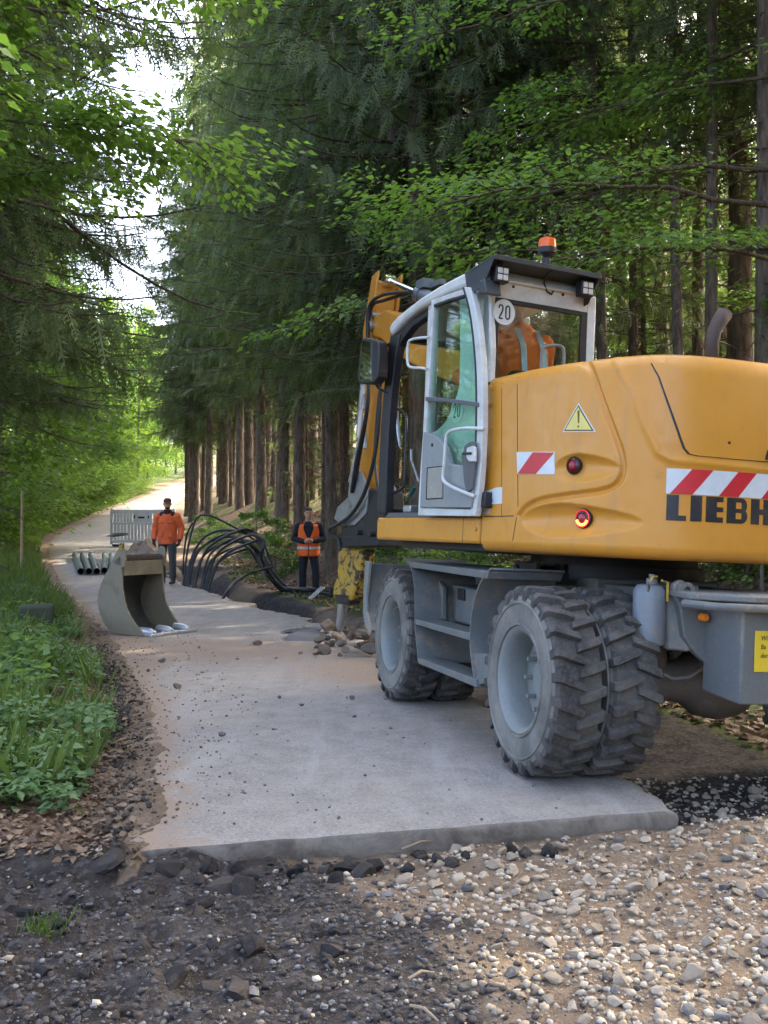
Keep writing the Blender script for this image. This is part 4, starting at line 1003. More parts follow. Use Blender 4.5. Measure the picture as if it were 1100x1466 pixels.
b.tube(catmull([(q1[0], -.42, zz), (q1[0], -.42, q1[2] + .03), (q1[0] + .02, -.42, LU(795, 499, 1, -.42)[2]), (q2[0] - .03, -.42, LU(812, 497, 1, -.42)[2]), (q2[0], -.42, q2[2]), (q2[0], -.42, zz)], 6), .011, 8); b.build('hood_handrail', M['grey'], EX)
# --- cab
XC, XD = -1.235, -.45; YR = -.215
def side(b, pts, x0=XC, x1=None, w=.06):
    x1 = x0 + w if x1 is None else x1
    b.prism([tuple(LU(px, py, 0, x0)) for px, py in pts], (x1 - x0, 0, 0))
b = U(); b.bx(-1.262, -.98, -.232, 1.275, 1.268, 1.436); SILL = b.build('side_sill', M['yellow'], EX, .022, seg=3)
b = U(); sx_ = LU(663, 760, 0, -1.262)[1]; b.bx(-1.2635, -1.2615, sx_ - .002, sx_ + .002, 1.275, 1.43); b.build('sill_seam', M['rust'], SILL)
b = U(); p = LU(722, 758, 0, -1.255); b.cyl((-1.245, p[1] if False else -.2, p[2]), (-1.272, -.2, p[2]), .018, .014, 16); b.build('sill_plug', M['yellow'], SILL)
b = U(); b.bx(-1.22, -.45, YR, 1.2, 1.437, 1.475); b.build('cab_floor', M['trimdark'], EX, .004)
CAB = bpy.data.objects.new('cab', None); link(CAB, EX); CAB.empty_display_size = .1
# roof: thick curved shell
rt_ = [(556, 470), (560, 462), (568, 453), (582, 441.5), (602, 426), (628, 409.5), (655, 395), (678, 384.5), (692, 381)]
rb_ = [(702, 399), (690, 402), (668, 409), (640, 420), (617, 433), (598, 443), (580, 457), (566, 473), (559, 481)]
b = U(); side(b, rt_ + rb_, -1.265, -.44); b.build('cab_roof', M['white'], CAB, .025, seg=3)
b = U(); side(b, [(563, 481), (572, 476), (588, 460), (612, 445), (612, 452), (590, 468), (576, 486), (570, 500)], XC + .01, XC + .07); b.build('door_opening_seal', M['black'], CAB, .006)
b = U(); side(b, [(p[0], p[1] + 1.2) for p in rb_] + [(p[0], p[1] + 6) for p in rb_[::-1]], XC + .07, XD - .06); b.build('headliner', M['trimdark'], CAB)
# pillars
apx = [(559, 479), (554, 510), (549, 560), (545, 610), (542.5, 660), (541, 735), (552, 736), (553.5, 660), (556, 610), (560, 560), (566, 510), (572, 478)]
b = U(); side(b, apx, XC - .008, XC + .065); b.build('front_pillar', M['black'], CAB, .01)
b = U(); rr = [LU(px, py, 0, XC) for px, py in apx]; b.prism([(XD - .05, p[1], p[2]) for p in rr], (.06, 0, 0)); b.build('front_pillar', M['black'], CAB, .01)
yb = LU(606, 600, 0, XC)[1]
b = U(); b.bx(XC, XC + .07, yb - .06, yb + .0, 1.475, 2.99); b.build('middle_pillar', M['white'], CAB, .01)
b = U(); side(b, [(657, 424), (658, 500), (657, 552), (651, 574), (644, 590), (636, 605), (626, 615), (611, 622), (607, 650), (606, 739), (692, 739), (699, 600), (703, 500), (700, 402), (672, 408)], XC, XC + .045); b.build('rear_side_panel', M['white'], CAB, .012)
b = U(); b.bx(XC + .0, XC + .05, YR - .002, YR + .09, 2.30, 2.98); b.build('rear_pillar', M['white'], CAB, .01)
xr_ = LU(853, 470, 1, YR)[0]
b = U(); b.bx(xr_ - .075, xr_, YR, YR + .09, 1.475, 2.98); b.bx(xr_ - .06, xr_, yb - .06, yb, 1.475, 2.98); b.build('rear_pillar', M['white'], CAB, .012)
b = U(); b.bx(XC + .05, xr_ - .075, YR, YR + .05, 2.855, 2.985); RBAND = b.build('rear_header', M['white'], CAB, .01)
b = U(); b.bx(XC + .09, xr_ - .075, YR, YR + .05, 1.475, 2.18); b.build('rear_wall', M['black'], CAB, .006)
for (px, py) in ((735, 410.5), (806, 422)):
    q = LU(px, py, 1, YR - .001); b = U(); b.cyl((q[0], YR + .01, q[2]), (q[0], YR - .006, q[2]), .010, n=10); b.build('header_plug', M['black'], CAB)
# rear window with a black border, glass, the 20 disc
gx0, gx1, gz0, gz1 = XC + .035, xr_ - .073, 2.175, 2.86
b = U(); b.bx(gx0, gx0 + .035, YR - .006, YR + .02, gz0, gz1); b.bx(gx1 - .05, gx1, YR - .006, YR + .02, gz0, gz1); b.bx(gx0 + .035, gx1 - .05, YR - .006, YR + .02, gz1 - .03, gz1); b.bx(gx0 + .035, gx1 - .05, YR - .006, YR + .02, gz0, gz0 + .04); b.build('window_gasket', M['black'], CAB, .004)
b = U(); b.bx(gx0 + .03, gx1 - .045, YR + .002, YR + .008, gz0 + .035, gz1 - .025); b.build('rear_pane', M['glass'], CAB)
def disc20(c, n_, xd, r, parent, mat, ink):
    nn = Vector(n_).normalized(); c = Vector(c); b = U(); b.lathe([(0, .001), (r, .001), (r, .004), (0, .004)], tuple(c), tuple(nn), 36); o = b.build('speed_disc', mat, parent)
    # narrow road-sign digits
    x = Vector(xd).normalized(); z = Vector((0, 0, 1)); h = r * 1.16; w = h * .40; th = h * .115
    def digit(pts2, ox, closed=False):
        P = [c + nn * .0055 + x * (ox + p[0] * w) + z * ((p[1] - .5) * h) for p in pts2]; m = len(P); vs = []; fs = []
        for i in range(m):
            a = P[(i - 1) % m] if closed or i else P[i]; q = P[(i + 1) % m] if closed or i < m - 1 else P[i]; d = (q - a).normalized(); s_ = nn.cross(d) * th / 2; vs += [P[i] - s_, P[i] + s_]
        for i in range(m if closed else m - 1): j = (i + 1) % m; fs.append((2 * i, 2 * i + 1, 2 * j + 1, 2 * j))
        return vs, fs
    zero = [(.5 + .38 * math.cos(a), .5 + (.20 if abs(math.sin(a)) < 2 else 0) * math.sin(a) + (.24 if math.sin(a) > 0 else -.24)) for a in np.linspace(0, 2 * math.pi, 20, endpoint=False)]
    two = [(.12, .72), (.14, .84), (.27, .93), (.5, .95), (.74, .92), (.87, .80), (.86, .66), (.72, .48), (.45, .28), (.20, .10), (.16, .055), (.5, .055), (.92, .055)]
    b = U()
    for pts2, ox, cl in ((two, -w * 1.18, False), (zero, w * .18, True)): vs, fs = digit(pts2, ox, cl); b.add(vs, fs)
    b.build('numerals', ink, o, smooth=0, recalc=False); return o
q = LU(722, 447, 1, YR - .012); disc20((q[0], YR - .009, q[2]), (0, -1, 0), (1, 0, 0), .083, CAB, M['filmwhite'], M['letter'])
q = LU(658, 590, 0, XC + .015); disc20((XC - .001, q[1], q[2] + .01), (-1, 0, 0), (0, -1, 0), .085, CAB, M['filmwhite'], M['letter'])
# side quarter pane, right pane, windscreen
b = U(); b.bx(XC + .048, XC + .053, YR + .07, yb - .055, 1.69, 2.91); b.build('side_pane', M['glassclear'], CAB)
b = U(); b.bx(xr_ - .02, xr_ - .014, YR + .09, 1.12, 1.95, 2.92); b.build('right_pane', M['glassclear'], CAB)
b = U(); b.bx(xr_ - .05, xr_ - .01, YR + .09, 1.15, 1.475, 1.95); b.build('right_lower_panel', M['white'], CAB, .01)
b = U(); b.prism([(XC + .06, 1.225, 1.50), (XD - .05, 1.225, 1.50), (XD - .05, 1.21, 2.83), (XC + .06, 1.21, 2.83)], (0, .006, 0)); b.build('windscreen', M['glassclear'], CAB)
for q_ in ((1.2, 1.245, 1.455, 1.51), (1.15, 1.23, 2.80, 2.86)): b = U(); b.bx(XC, XD, *q_); b.build('windscreen_frame', M['black'], CAB, .006)
# seat, consoles, levers, monitor
b = U(); sxm = -.77; b.box((sxm, .24, 1.99), (.50, .48, .14)); b.box((sxm, -.08, 2.20), (.46, .12, .46), Matrix.Rotation(.12, 3, 'X')); b.box((sxm, .24, 1.70), (.36, .36, .44)); b.build('operator_seat', M['seat'], CAB, .05, seg=3)
for sx in (-1, 1):
    b = U(); b.box((sxm + sx * .31, .58, 2.08), (.11, .42, .09)); b.cyl((sxm + sx * .31, .72, 2.1), (sxm + sx * .30, .76, 2.28), .014, n=8); b.lathe([(.0, 0), (.028, .01), (.032, .06), (.02, .1), (0, .11)], (sxm + sx * .30, .76, 2.27), (0, 0, 1), 10)
    b.build('control_console', M['trimdark'], CAB, .015)
b = U(); b.tube([(sxm, 1.12, 1.48), (sxm, 1.06, 1.9), (sxm, .98, 2.12)], .03, 10); b.lathe([(.165, -.012), (.18, 0), (.165, .012), (.15, 0)], (sxm, .95, 2.17), (0, -.5, .86), 26, closed=True); b.box((sxm, .955, 2.165), (.3, .03, .02)); b.build('steering_wheel', M['black'], CAB)
b = U(); hp = [LU(px, py, 0, XC + .05) for px, py in [(562, 585), (571, 586), (580, 593), (582, 610), (581, 650), (579, 690), (575, 700), (566, 705), (558, 706)]]
b.tube(catmull([tuple(p) for p in hp], 4), .011, 8); b.build('grab_handle', M['black'], CAB)
b = U(); hp = [LU(px, py, 0, XC + .30) for px, py in [(568, 573), (569, 595), (571, 620), (573, 640)]]; b.tube([tuple(p) for p in hp], [.02, .014, .018, .01], 8); b.build('hydraulic_fitting', M['steel'], CAB)
b = U(); hp = [LU(px, py, 0, XC + .35) for px, py in [(589, 643), (589, 658), (594, 672), (600, 690)]]; b.tube([tuple(p) for p in hp], .009, 8); b.build('lever', M['steel'], CAB)
b = U(); hp = [LU(px, py, 0, XC + .12) for px, py in [(583, 716), (586, 712), (589, 706), (594, 697)]]; b.tube([tuple(p) for p in hp], [.006, .006, .018, .018], 8); b.build('pedal_lever', M['grip'], CAB)
b = U(); q = LU(580, 728, 0, XC + .03); b.bx(XC + .02, XC + .12, q[1] - .10, q[1] + .02, 1.475, 1.53); b.build('door_catch', M['steel'], CAB, .01)
# visor box on the roof, work lamps, beacon
vz = 3.035
b = U(); xa, xb = XC - .085, xr_ - .10
b.prism([(xa, -.02, vz - .01), (xb, -.02, vz - .01), (xb, -.38, vz + .03), (xa, -.38, vz + .03)], (0, 0, .014)); b.bx(xa, xb, -.392, -.38, vz + .012, vz + .044)
b.prism([(xa, -.02, vz - .01), (xa, -.38, vz + .03), (xa, -.26, vz - .13), (xa, -.14, vz - .15), (xa, -.05, vz - .10)], (.008, 0, 0)); b.prism([(xb - .008, -.02, vz - .01), (xb - .008, -.38, vz + .03), (xb - .008, -.26, vz - .13), (xb - .008, -.14, vz - .15)], (.008, 0, 0)); VIS = b.build('roof_visor', M['visor'], CAB, .003)
b = U(); b.tube([(XC + .03, .03, 3.09), (XC + .03, .03, 3.12), (XC + .05, .06, 3.14), (XC + .08, .09, 3.12), (XC + .08, .09, 3.09)], .007, 6); b.build('lifting_eye', M['steel'], CAB)
def work_lamp(px, py):
    q = LU(px, py, 1, -.36); w = U(); w.box((q[0], -.31, q[2]), (.10, .07, .105)); w.box((q[0], -.31, q[2] + .055), (.03, .03, .06)); o = w.build('work_lamp', M['black'], EX, .008)
    for i in (-1, 1):
        for j in (-1, 1): d = U(); d.box((q[0] + i * .021, -.348, q[2] + j * .021), (.036, .006, .036)); d.build('led_lens', M['lamplens'], o, .003)
work_lamp(722, 391.5); work_lamp(844, 412)
q = LU(783, 376, 1, -.33); b = U(); b.lathe([(.0, vz + .04), (.030, vz + .04), (.026, vz + .07), (.022, vz + .10), (.035, vz + .115), (.058, vz + .13), (.060, vz + .165), (.0, vz + .165)], (q[0], -.33, 0), (0, 0, 1), 24); BEA = b.build('beacon', M['black'], EX)
b = U(); b.lathe([(.058, vz + .165), (.057, vz + .20), (.052, vz + .222), (.030, vz + .234), (0, vz + .236)], (q[0], -.33, 0), (0, 0, 1), 24); b.build('beacon_dome', M['beaconorange'], BEA)
b = U(); c0 = LU(778, 405, 1, -.24); b.tube([(c0[0], -.33, vz + .02), (c0[0], -.29, c0[2] + .06), (c0[0] + .005, -.24, c0[2]), (c0[0] + .04, -.23, c0[2] - .05), (c0[0] + .08, -.225, c0[2] - .06), (c0[0] + .10, -.22, c0[2] - .03)], .006, 6); b.build('beacon_cable', M['black'], BEA)

# --- open door, folded back along the cab side
XO = XC - .10
def dside(pts, x0, x1, name, mat, par, bev=.004, seg=2):
    b = U(); b.prism([tuple(LU(px, py, 0, x0)) for px, py in pts], (x1 - x0, 0, 0)); return b.build(name, mat, par, bev, seg=seg)
DOOR = bpy.data.objects.new('cab_door', None); link(DOOR, EX); DOOR.empty_display_size = .1
left = [(617.5, 430), (615, 470), (611, 530), (607.5, 590), (604, 640), (600, 700), (598.5, 738)]
right = [(672, 411), (680, 440), (686, 480), (690, 530), (691, 580), (690, 630), (686.5, 690), (680, 739)]
def strip(a, inward, name, mat, x0, x1):
    """frame bar: polyline in pixels with pixel width inward"""
    b = U(); A = [LU(px, py, 0, x0) for px, py in a]; Bq = [LU(px + inward, py, 0, x0) for px, py in a]; m = len(a)
    vs = []; fs = []
    for p, q in zip(A, Bq):
        vs += [tuple(p), tuple(q), (x1, q[1], q[2]), (x1, p[1], p[2])]
    for i in range(m - 1):
        for k in range(4): fs.append((i * 4 + k, i * 4 + (k + 1) % 4, i * 4 + 4 + (k + 1) % 4, i * 4 + 4 + k))
    fs += [(3, 2, 1, 0), (m * 4 - 4, m * 4 - 3, m * 4 - 2, m * 4 - 1)]
    b.add(vs, fs); return b.build(name, mat, DOOR, .006)
strip([tuple(p) for p in catmull(left, 4)], 4.0, 'door_frame', M['white'], XO, XO + .045)
strip([tuple(p) for p in catmull(right, 5)], -8.0, 'door_frame', M['white'], XO, XO + .045)
strip([tuple(np.array(p) - (8.2, 0)) for p in catmull(right[:7], 5)], -2.6, 'door_seal', M['black'], XO - .004, XO + .03)
dside([(617.5, 430), (645, 420), (672, 411), (674, 419), (664, 422), (645, 427.5), (621, 436)], XO + .001, XO + .044, 'door_frame', M['white'], DOOR)
dside([(621, 436), (645, 427.5), (664, 422), (664.6, 425), (646, 430.5), (621, 439)], XO - .003, XO + .03, 'door_seal', M['black'], DOOR, .002)
dside([(599, 727), (682, 729.5), (680, 739), (598.5, 738)], XO + .001, XO + .044, 'door_frame', M['white'], DOOR)
dside([(609, 568), (640, 570), (684, 576), (684, 582.5), (640, 576), (609, 574)], XO - .012, XO + .04, 'door_rail', M['trimdark'], DOOR)
dside([(620, 438), (664.5, 424), (672, 450), (678, 485), (681.5, 530), (682, 574), (640, 569), (611.5, 567), (615, 525), (618, 480)], XO + .02, XO + .026, 'upper_pane', M['doorglass'], DOOR, 0)
dside([(611, 575), (640, 577), (682, 582.5), (681.5, 630), (679, 660), (650, 662), (605.5, 662), (608, 615)], XO + .02, XO + .026, 'lower_pane', M['doorglass'], DOOR, 0)
TR = dside([(606, 618), (613, 620), (622, 623), (630, 630), (636, 640), (640, 652), (643, 664), (658, 666), (679, 668), (677.5, 700), (674, 727), (601, 726.5), (602.5, 690), (604.5, 645)], XO - .016, XO + .03, 'door_trim', M['trim'], DOOR, .008, 3)
dside([(611, 669), (634, 666.5), (634, 714), (609.5, 715.5)], XO - .020, XO - .012, 'pocket_surround', M['black'], DOOR, .002)
dside([(612.4, 670.6), (632.8, 668.2), (632.8, 712.6), (611, 714)], XO - .026, XO - .014, 'door_pocket', mat_paint('pocket_plate', (.30, .29, .25), .6, (.42, .37, .28), .9, 9), DOOR, .004)
dside([(665, 638), (672, 632), (680, 632), (679.5, 668), (676, 700), (668, 706), (664, 690), (662, 665), (660, 655)], XO - .030, XO - .012, 'latch_housing', M['trimdark'], DOOR, .008, 3)
dside([(668, 641), (676, 638), (680, 640), (680, 661), (671, 661), (667, 655)], XO - .048, XO - .028, 'latch_cup', M['white'], DOOR, .008, 3)
dside([(661, 648), (673, 647), (673, 650.5), (661, 651)], XO - .062, XO - .046, 'latch_lever', M['black'], DOOR, .004)
b = U(); q = LU(619, 637, 0, XO - .018); b.cyl((XO - .012, q[1], q[2]), (XO - .024, q[1], q[2]), .012, .010, 12); b.build('door_button', M['black'], DOOR)
b = U(); hp = [LU(px, py, 0, XO - .055) for px, py in [(682, 613), (668, 613), (648, 616), (641, 621), (638.5, 630), (636.5, 660), (634.5, 680), (635.5, 688), (642, 694), (658, 702), (672, 710)]]
hp = [(XO + .0, hp[0][1], hp[0][2])] + [tuple(p) for p in hp[1:-1]] + [(XO - .015, hp[-1][1], hp[-1][2])]; b.tube(catmull(hp, 4), .0115, 8); b.build('door_grab_rail', M['white'], DOOR)
b = U(); hp = [LU(px, py, 0, XO - .03) for px, py in [(614, 483), (600, 484), (588, 487), (584.5, 493), (583.5, 508), (584.5, 522), (590, 526), (604, 527), (611, 529)]]; b.tube(catmull([tuple(p) for p in hp], 4), .010, 8); b.build('door_front_rail', M['white'], DOOR)
q = LU(690, 408, 0, XO); b = U(); b.prism([(XO - .01, q[1] - .07, q[2] - .07), (XO - .01, q[1] + .03, q[2] - .05), (XO - .01, q[1] + .02, q[2] + .03), (XO - .01, q[1] - .04, q[2] + .03)], (.12, 0, 0)); b.build('door_hinge_cap', M['visor'], DOOR, .01)
q = LU(685, 715, 0, XO); b = U(); b.bx(XO + .03, XC + .0, q[1] - .03, q[1] + .02, q[2] - .05, q[2] + .05); b.build('door_stop', M['black'], DOOR, .008)
# --- mirror on its arm
b = U(); xm = XC - .16; mp = [LU(px, py, 0, xm) for px, py in [(521, 483), (531, 484), (541, 488), (543, 505), (541, 540), (534, 549), (515, 549), (511, 545), (514, 515), (517, 492)]]
cm = np.mean(mp, 0); b.prism([tuple(p) for p in mp], (.09, .02, 0)); MIR = b.build('mirror', M['black'], EX, .012, seg=3)
cy_ = cm[1] - .0; b = U(); mm = [LU(px, py, 0, xm - .004) for px, py in [(519, 488), (531, 489), (532, 545), (515, 545)]]; b.prism([tuple(p) for p in mm], (.003, 0, 0)); b.build('mirror_glass', M['mirror'], MIR)
b = U(); b.tube([(XC + .0, 1.22, cm[2] - .25), (XC - .04, 1.32, cm[2] - .2), (xm + .05, cm[1] + .05, cm[2] - .1)], .012, 8); b.tube([(XC + .0, 1.22, 2.78), (XC - .04, 1.30, 2.74), (xm + .05, cm[1] + .03, cm[2] + .1)], .012, 8); b.build('mirror_arm', M['black'], MIR)
# --- right-hand tank cover
b = U(); b.bx(.50, 1.24, -.232, 1.15, 1.34, 2.12); b.build('tank_cover', M['yellow'], EX, .05, seg=3)

# --- boom, stick, rams, breaker
def beam(path, w, name, mat, xc=0.0, parent=EX):
    """box beam: path of (y, z, half depth) swept in the boom plane"""
    m = len(path); vs = []; fs = []
    for i, (y, z, h) in enumerate(path):
        a = np.array(path[max(i - 1, 0)][:2]); c = np.array(path[min(i + 1, m - 1)][:2]); d = (c - a) / np.linalg.norm(c - a); n = np.array([-d[1], d[0]])
        for sx in (-w / 2, w / 2):
            for s in (-h, h): vs.append((xc + sx, y + n[0] * s, z + n[1] * s))
    for i in range(m - 1):
        k = i * 4; fs += [(k, k + 1, k + 5, k + 4), (k + 1, k + 3, k + 7, k + 5), (k + 3, k + 2, k + 6, k + 7), (k + 2, k, k + 4, k + 6)]
    fs += [(0, 2, 3, 1), (m * 4 - 4, m * 4 - 3, m * 4 - 1, m * 4 - 2)]
    b = U(); b.add(vs, fs); return b.build(name, mat, parent, .018, seg=2)
XB = 0.0
P_base = (.55, 1.75); P_kn = LU(552, 470, 0, XB)[1:]; P_mid = LU(608, 492, 0, XB)[1:]; P_top = LU(556, 402, 0, XB)[1:]; P_bot = LU(528, 700, 0, XB)[1:]
BOOM = beam([(P_base[0], P_base[1], .14), (1.3, 2.45, .24), (2.0, 2.90, .25), (P_mid[0], P_mid[1], .20), (P_kn[0] - .25, P_kn[1] - .02, .15), (P_kn[0], P_kn[1], .10)], .30, 'boom', M['yellow'])
b = U(); b.cyl((-.2, P_kn[0], P_kn[1]), (.2, P_kn[0], P_kn[1]), .055, n=18); b.cyl((-.17, P_kn[0] - .01, P_kn[1] + .12), (.17, P_kn[0] - .01, P_kn[1] + .12), .03, n=12); b.build('knuckle_pin', M['steel'], BOOM, .004)
d_ = np.array(P_bot) - np.array(P_kn)
STICK = beam([(P_top[0] + .05, P_top[1], .045), (P_kn[0] + .13, P_kn[1] + .22, .09), (P_kn[0] + .10, P_kn[1] - .05, .14), (P_kn[0] + .06, P_kn[1] - .55, .13), tuple(np.array(P_kn) + d_ * .72 + (.02, 0)) + (.11,), tuple(np.array(P_bot)) + (.10,)], .24, 'stick', M['yellow'])
b = U()
for sx in (-.15, .125): b.prism([(sx, P_top[0] - .05, P_top[1] + .08), (sx, P_top[0] + .10, P_top[1] + .04), (sx, P_kn[0] + .25, P_kn[1] + .0), (sx, P_kn[0] + .23, P_kn[1] - .4), (sx, P_kn[0] + .02, P_kn[1] - .3), (sx, P_kn[0] + .02, P_kn[1] + .15)], (.03, 0, 0))
b.build('stick_cheek_plate', M['yellow'], STICK, .008)
Pc = LU(600, 421, 0, XB)[1:]; Pe = LU(640, 440, 0, XB)[1:]
b = U(); b.cyl((XB, P_top[0], P_top[1]), (XB, Pc[0], Pc[1]), .038, n=16); b.lathe([(.03, -.06), (.07, -.06), (.07, .06), (.03, .06)], (XB, P_top[0], P_top[1]), (1, 0, 0), 18, closed=True); ROD = b.build('stick_ram_rod', M['chrome'], BOOM)
b = U(); b.cyl((XB, Pc[0], Pc[1]), (XB, 1.6, 3.12), .072, n=20); b.lathe([(.04, 0), (.085, 0), (.085, .10), (.06, .10)], (XB, Pc[0], Pc[1]), (0, Pc[0] - P_top[0], Pc[1] - P_top[1]), 18); b.box((XB, Pc[0] - .12, Pc[1] + .07), (.12, .16, .09)); b.box((XB + .05, Pc[0] - .3, Pc[1] + .05), (.06, .2, .05)); b.build('stick_ram_barrel', M['cylgrey'], BOOM)
b = U()
for k, (ox, oy) in enumerate(((-.16, 0), (-.19, .05), (.17, .02))):
    b.tube(catmull([(ox, P_kn[0] - .9, P_kn[1] + .18), (ox, P_kn[0] - .3, P_kn[1] + .22 + oy), (ox - .02, P_kn[0] - .02, P_kn[1] + .20), (ox - .03, P_kn[0] + .02 - oy, P_kn[1] - .1), (ox - .03, P_kn[0] - .06 - oy, P_kn[1] - .8), (ox - .03, P_bot[0] - .12, P_bot[1] + .25), (ox, P_bot[0] + .02, P_bot[1] - .05)], 7), .018, 8)
b.build('hydraulic_hose', M['black'], BOOM)
# linkage ram in front of the stick, fittings
b = U(); q0 = LU(538, 560, 0, XB)[1:]; q1 = LU(519, 640, 0, XB)[1:]; q2 = LU(503, 690, 0, XB)[1:]
b.cyl((0, P_kn[0] + .42, P_kn[1] - .25), (0, q1[0] + .05, q1[1] + .1), .06, n=14); b.cyl((0, q1[0] + .05, q1[1] + .1), (0, q2[0], q2[1]), .035, n=12); b.build('bucket_ram', M['steel'], STICK)
b = U()
for k in range(3): q = LU(521 + k, 575 + 28 * k, 0, -.13)[1:]; b.cyl((-.13, q[0], q[1] - .08), (-.13, q[0], q[1] + .08), .028, .02, 10)
b.build('hose_couplings', M['steel'], STICK)
# coupler linkage and breaker mounting
cpl = [LU(px, py, 0, -.17) for px, py in [(503, 672), (517, 676), (527, 700), (524, 735), (508, 752), (489, 752), (478, 742), (483, 726), (498, 712), (500, 690)]]
b = U(); b.prism([tuple(p) for p in cpl], (.03, 0, 0)); b.prism([(p[0] + .31, p[1], p[2]) for p in cpl], (.03, 0, 0)); CPL = b.build('quick_coupler', M['steel'], EX, .006)
mt = [LU(px, py, 0, -.15) for px, py in [(520, 698), (541, 702), (543, 775), (536, 782), (487, 782), (482, 768), (505, 745)]]
b = U(); b.prism([tuple(p) for p in mt], (.30, 0, 0)); b.build('breaker_bracket', M['darksteel'], EX, .012)
pl_ = [LU(px, py, 0, -.2) for px, py in [(484, 768), (541, 770), (541, 781), (484, 783)]]
b = U(); b.prism([tuple(p) for p in pl_], (.40, 0, 0)); b.build('bracket_flange', M['black'], EX, .006)
for k, (px, py) in enumerate(((512, 762), (530, 764))):
    q = LU(px, py, 0, -.2); b = U(); b.cyl((-.21, q[1], q[2]), (.21, q[1], q[2]), .03, n=12); b.build('coupler_pin', M['darksteel'], CPL)
BRK = bpy.data.objects.new('hydraulic_breaker', None); link(BRK, EX); BRK.empty_display_size = .1
by = [LU(px, py, 0, -.09) for px, py in [(487, 784), (518, 786), (516, 812), (507, 846), (501, 860), (478, 858), (476, 845), (483, 815)]]
b = U(); b.prism([tuple(p) for p in by], (.17, 0, 0)); b.build('breaker_body', M['breaker'], BRK, .03, seg=3)
lw = [LU(px, py, 0, -.09) for px, py in [(478, 848), (502, 850), (498, 866), (480, 864)]]
b = U(); b.prism([tuple(p) for p in lw], (.15, 0, 0)); b.build('breaker_nose', M['darksteel'], BRK, .02)
c0 = LU(491, 860, 0, .0); c1 = LU(487, 902, 0, .0); b = U(); b.tube([tuple(c0), tuple(c0 + (c1 - c0) * .85), tuple(c1 + (0, 0, -.02))], [.052, .050, .02], 16); b.build('chisel', M['steel'], BRK)
b = U(); hp = [LU(px, py, 0, -.22) for px, py in [(545, 560), (541, 620), (533, 670), (520, 710), (502, 738), (482, 752), (473, 757), (474, 765), (484, 772), (487, 788)]]
b.tube(catmull([tuple(p) for p in hp], 5), .021, 10); b.build('breaker_hose', M['black'], EX)
b = U(); hp = [LU(px, py, 0, -.20) for px, py in [(549, 520), (541, 585), (537, 650), (540, 690), (545, 708)]]; b.tube(catmull([tuple(p) for p in hp], 5), .016, 8); b.build('stick_hose', M['black'], EX)
# ------------------------------------------------------------------ people
def loft(b, rings, n=14):
    """rings: (centre, rx, ry, [xdir]); a closed tapered tube"""
    m = len(rings); C = [Vector(r[0]) for r in rings]; vs = []
    for i, r in enumerate(rings):
        t = (C[min(i + 1, m - 1)] - C[max(i - 1, 0)]).normalized(); xd = Vector(r[3]) if len(r) > 3 else Vector((1, 0, 0))
        x = xd - t * xd.dot(t)
        if x.length < 1e-3: x = Vector((0, 1, 0)) - t * t.y
        x.normalize(); y = t.cross(x)
        for k in range(n):
            a = 2 * math.pi * k / n; vs.append(C[i] + x * math.cos(a) * r[1] + y * math.sin(a) * r[2])
    fs = [(i * n + k, i * n + (k + 1) % n, (i + 1) * n + (k + 1) % n, (i + 1) * n + k) for i in range(m - 1) for k in range(n)]
    fs += [tuple(range(n - 1, -1, -1)), tuple(range((m - 1) * n, m * n))]
    b.add(vs, fs); return b
def limb(b, pts, rs, n=12):
    pts = [Vector(p) for p in pts]; d0 = (pts[1] - pts[0]).normalized(); d1 = (pts[-1] - pts[-2]).normalized()
    P = [pts[0] - d0 * rs[0] * .7] + pts + [pts[-1] + d1 * rs[-1] * .7]; R = [rs[0] * .55] + list(rs) + [rs[-1] * .55]
    return loft(b, [(p, r, r) for p, r in zip(P, R)], n)
def weld(b, name, mat, parent, vox=.012, smooth_it=4):
    """join overlapping lofts into one continuous surface"""
    me = b.mesh('tmp', mat, 0); o = bpy.data.objects.new('tmp', me); COL.objects.link(o)
    r = o.modifiers.new('r', 'REMESH'); r.mode = 'VOXEL'; r.voxel_size = vox
    s = o.modifiers.new('s', 'SMOOTH'); s.iterations = smooth_it; s.factor = .5
    bpy.context.view_layer.update(); m2 = bpy.data.meshes.new_from_object(o.evaluated_get(bpy.context.evaluated_depsgraph_get()))
    bpy.data.objects.remove(o); m2.name = name; m2.materials.clear(); m2.materials.append(mat); m2.polygons.foreach_set('use_smooth', [True] * len(m2.polygons)); return obj(name, m2, parent)
def hand(b, w, d, side, palm_n, curl=.5):
    """w wrist, d pointing direction, five fingers"""
    w = Vector(w); d = Vector(d).normalized(); pn = Vector(palm_n); pn = (pn - d * pn.dot(d)).normalized(); s = d.cross(pn) * side
    loft(b, [(w - d * .02, .026, .020, s), (w + d * .03, .038, .018, s), (w + d * .085, .042, .016, s), (w + d * .10, .036, .012, s)], 10)
    for k, (o, L) in enumerate(((-.030, .075), (-.010, .085), (.011, .08), (.030, .062))):
        p = w + d * .085 + s * o; c = curl * (1 + .15 * k); d1 = (d * math.cos(c) + pn * math.sin(c)); d2 = (d * math.cos(2 * c) + pn * math.sin(2 * c))
        limb(b, [p, p + d1 * L * .5, p + d1 * L * .5 + d2 * L * .45], [.0095, .009, .0075], 8)
    p = w + d * .03 - s * .035; limb(b, [p, p + d * .03 - s * .025 + pn * .01, p + d * .062 - s * .022 + pn * .022], [.011, .010, .008], 8)
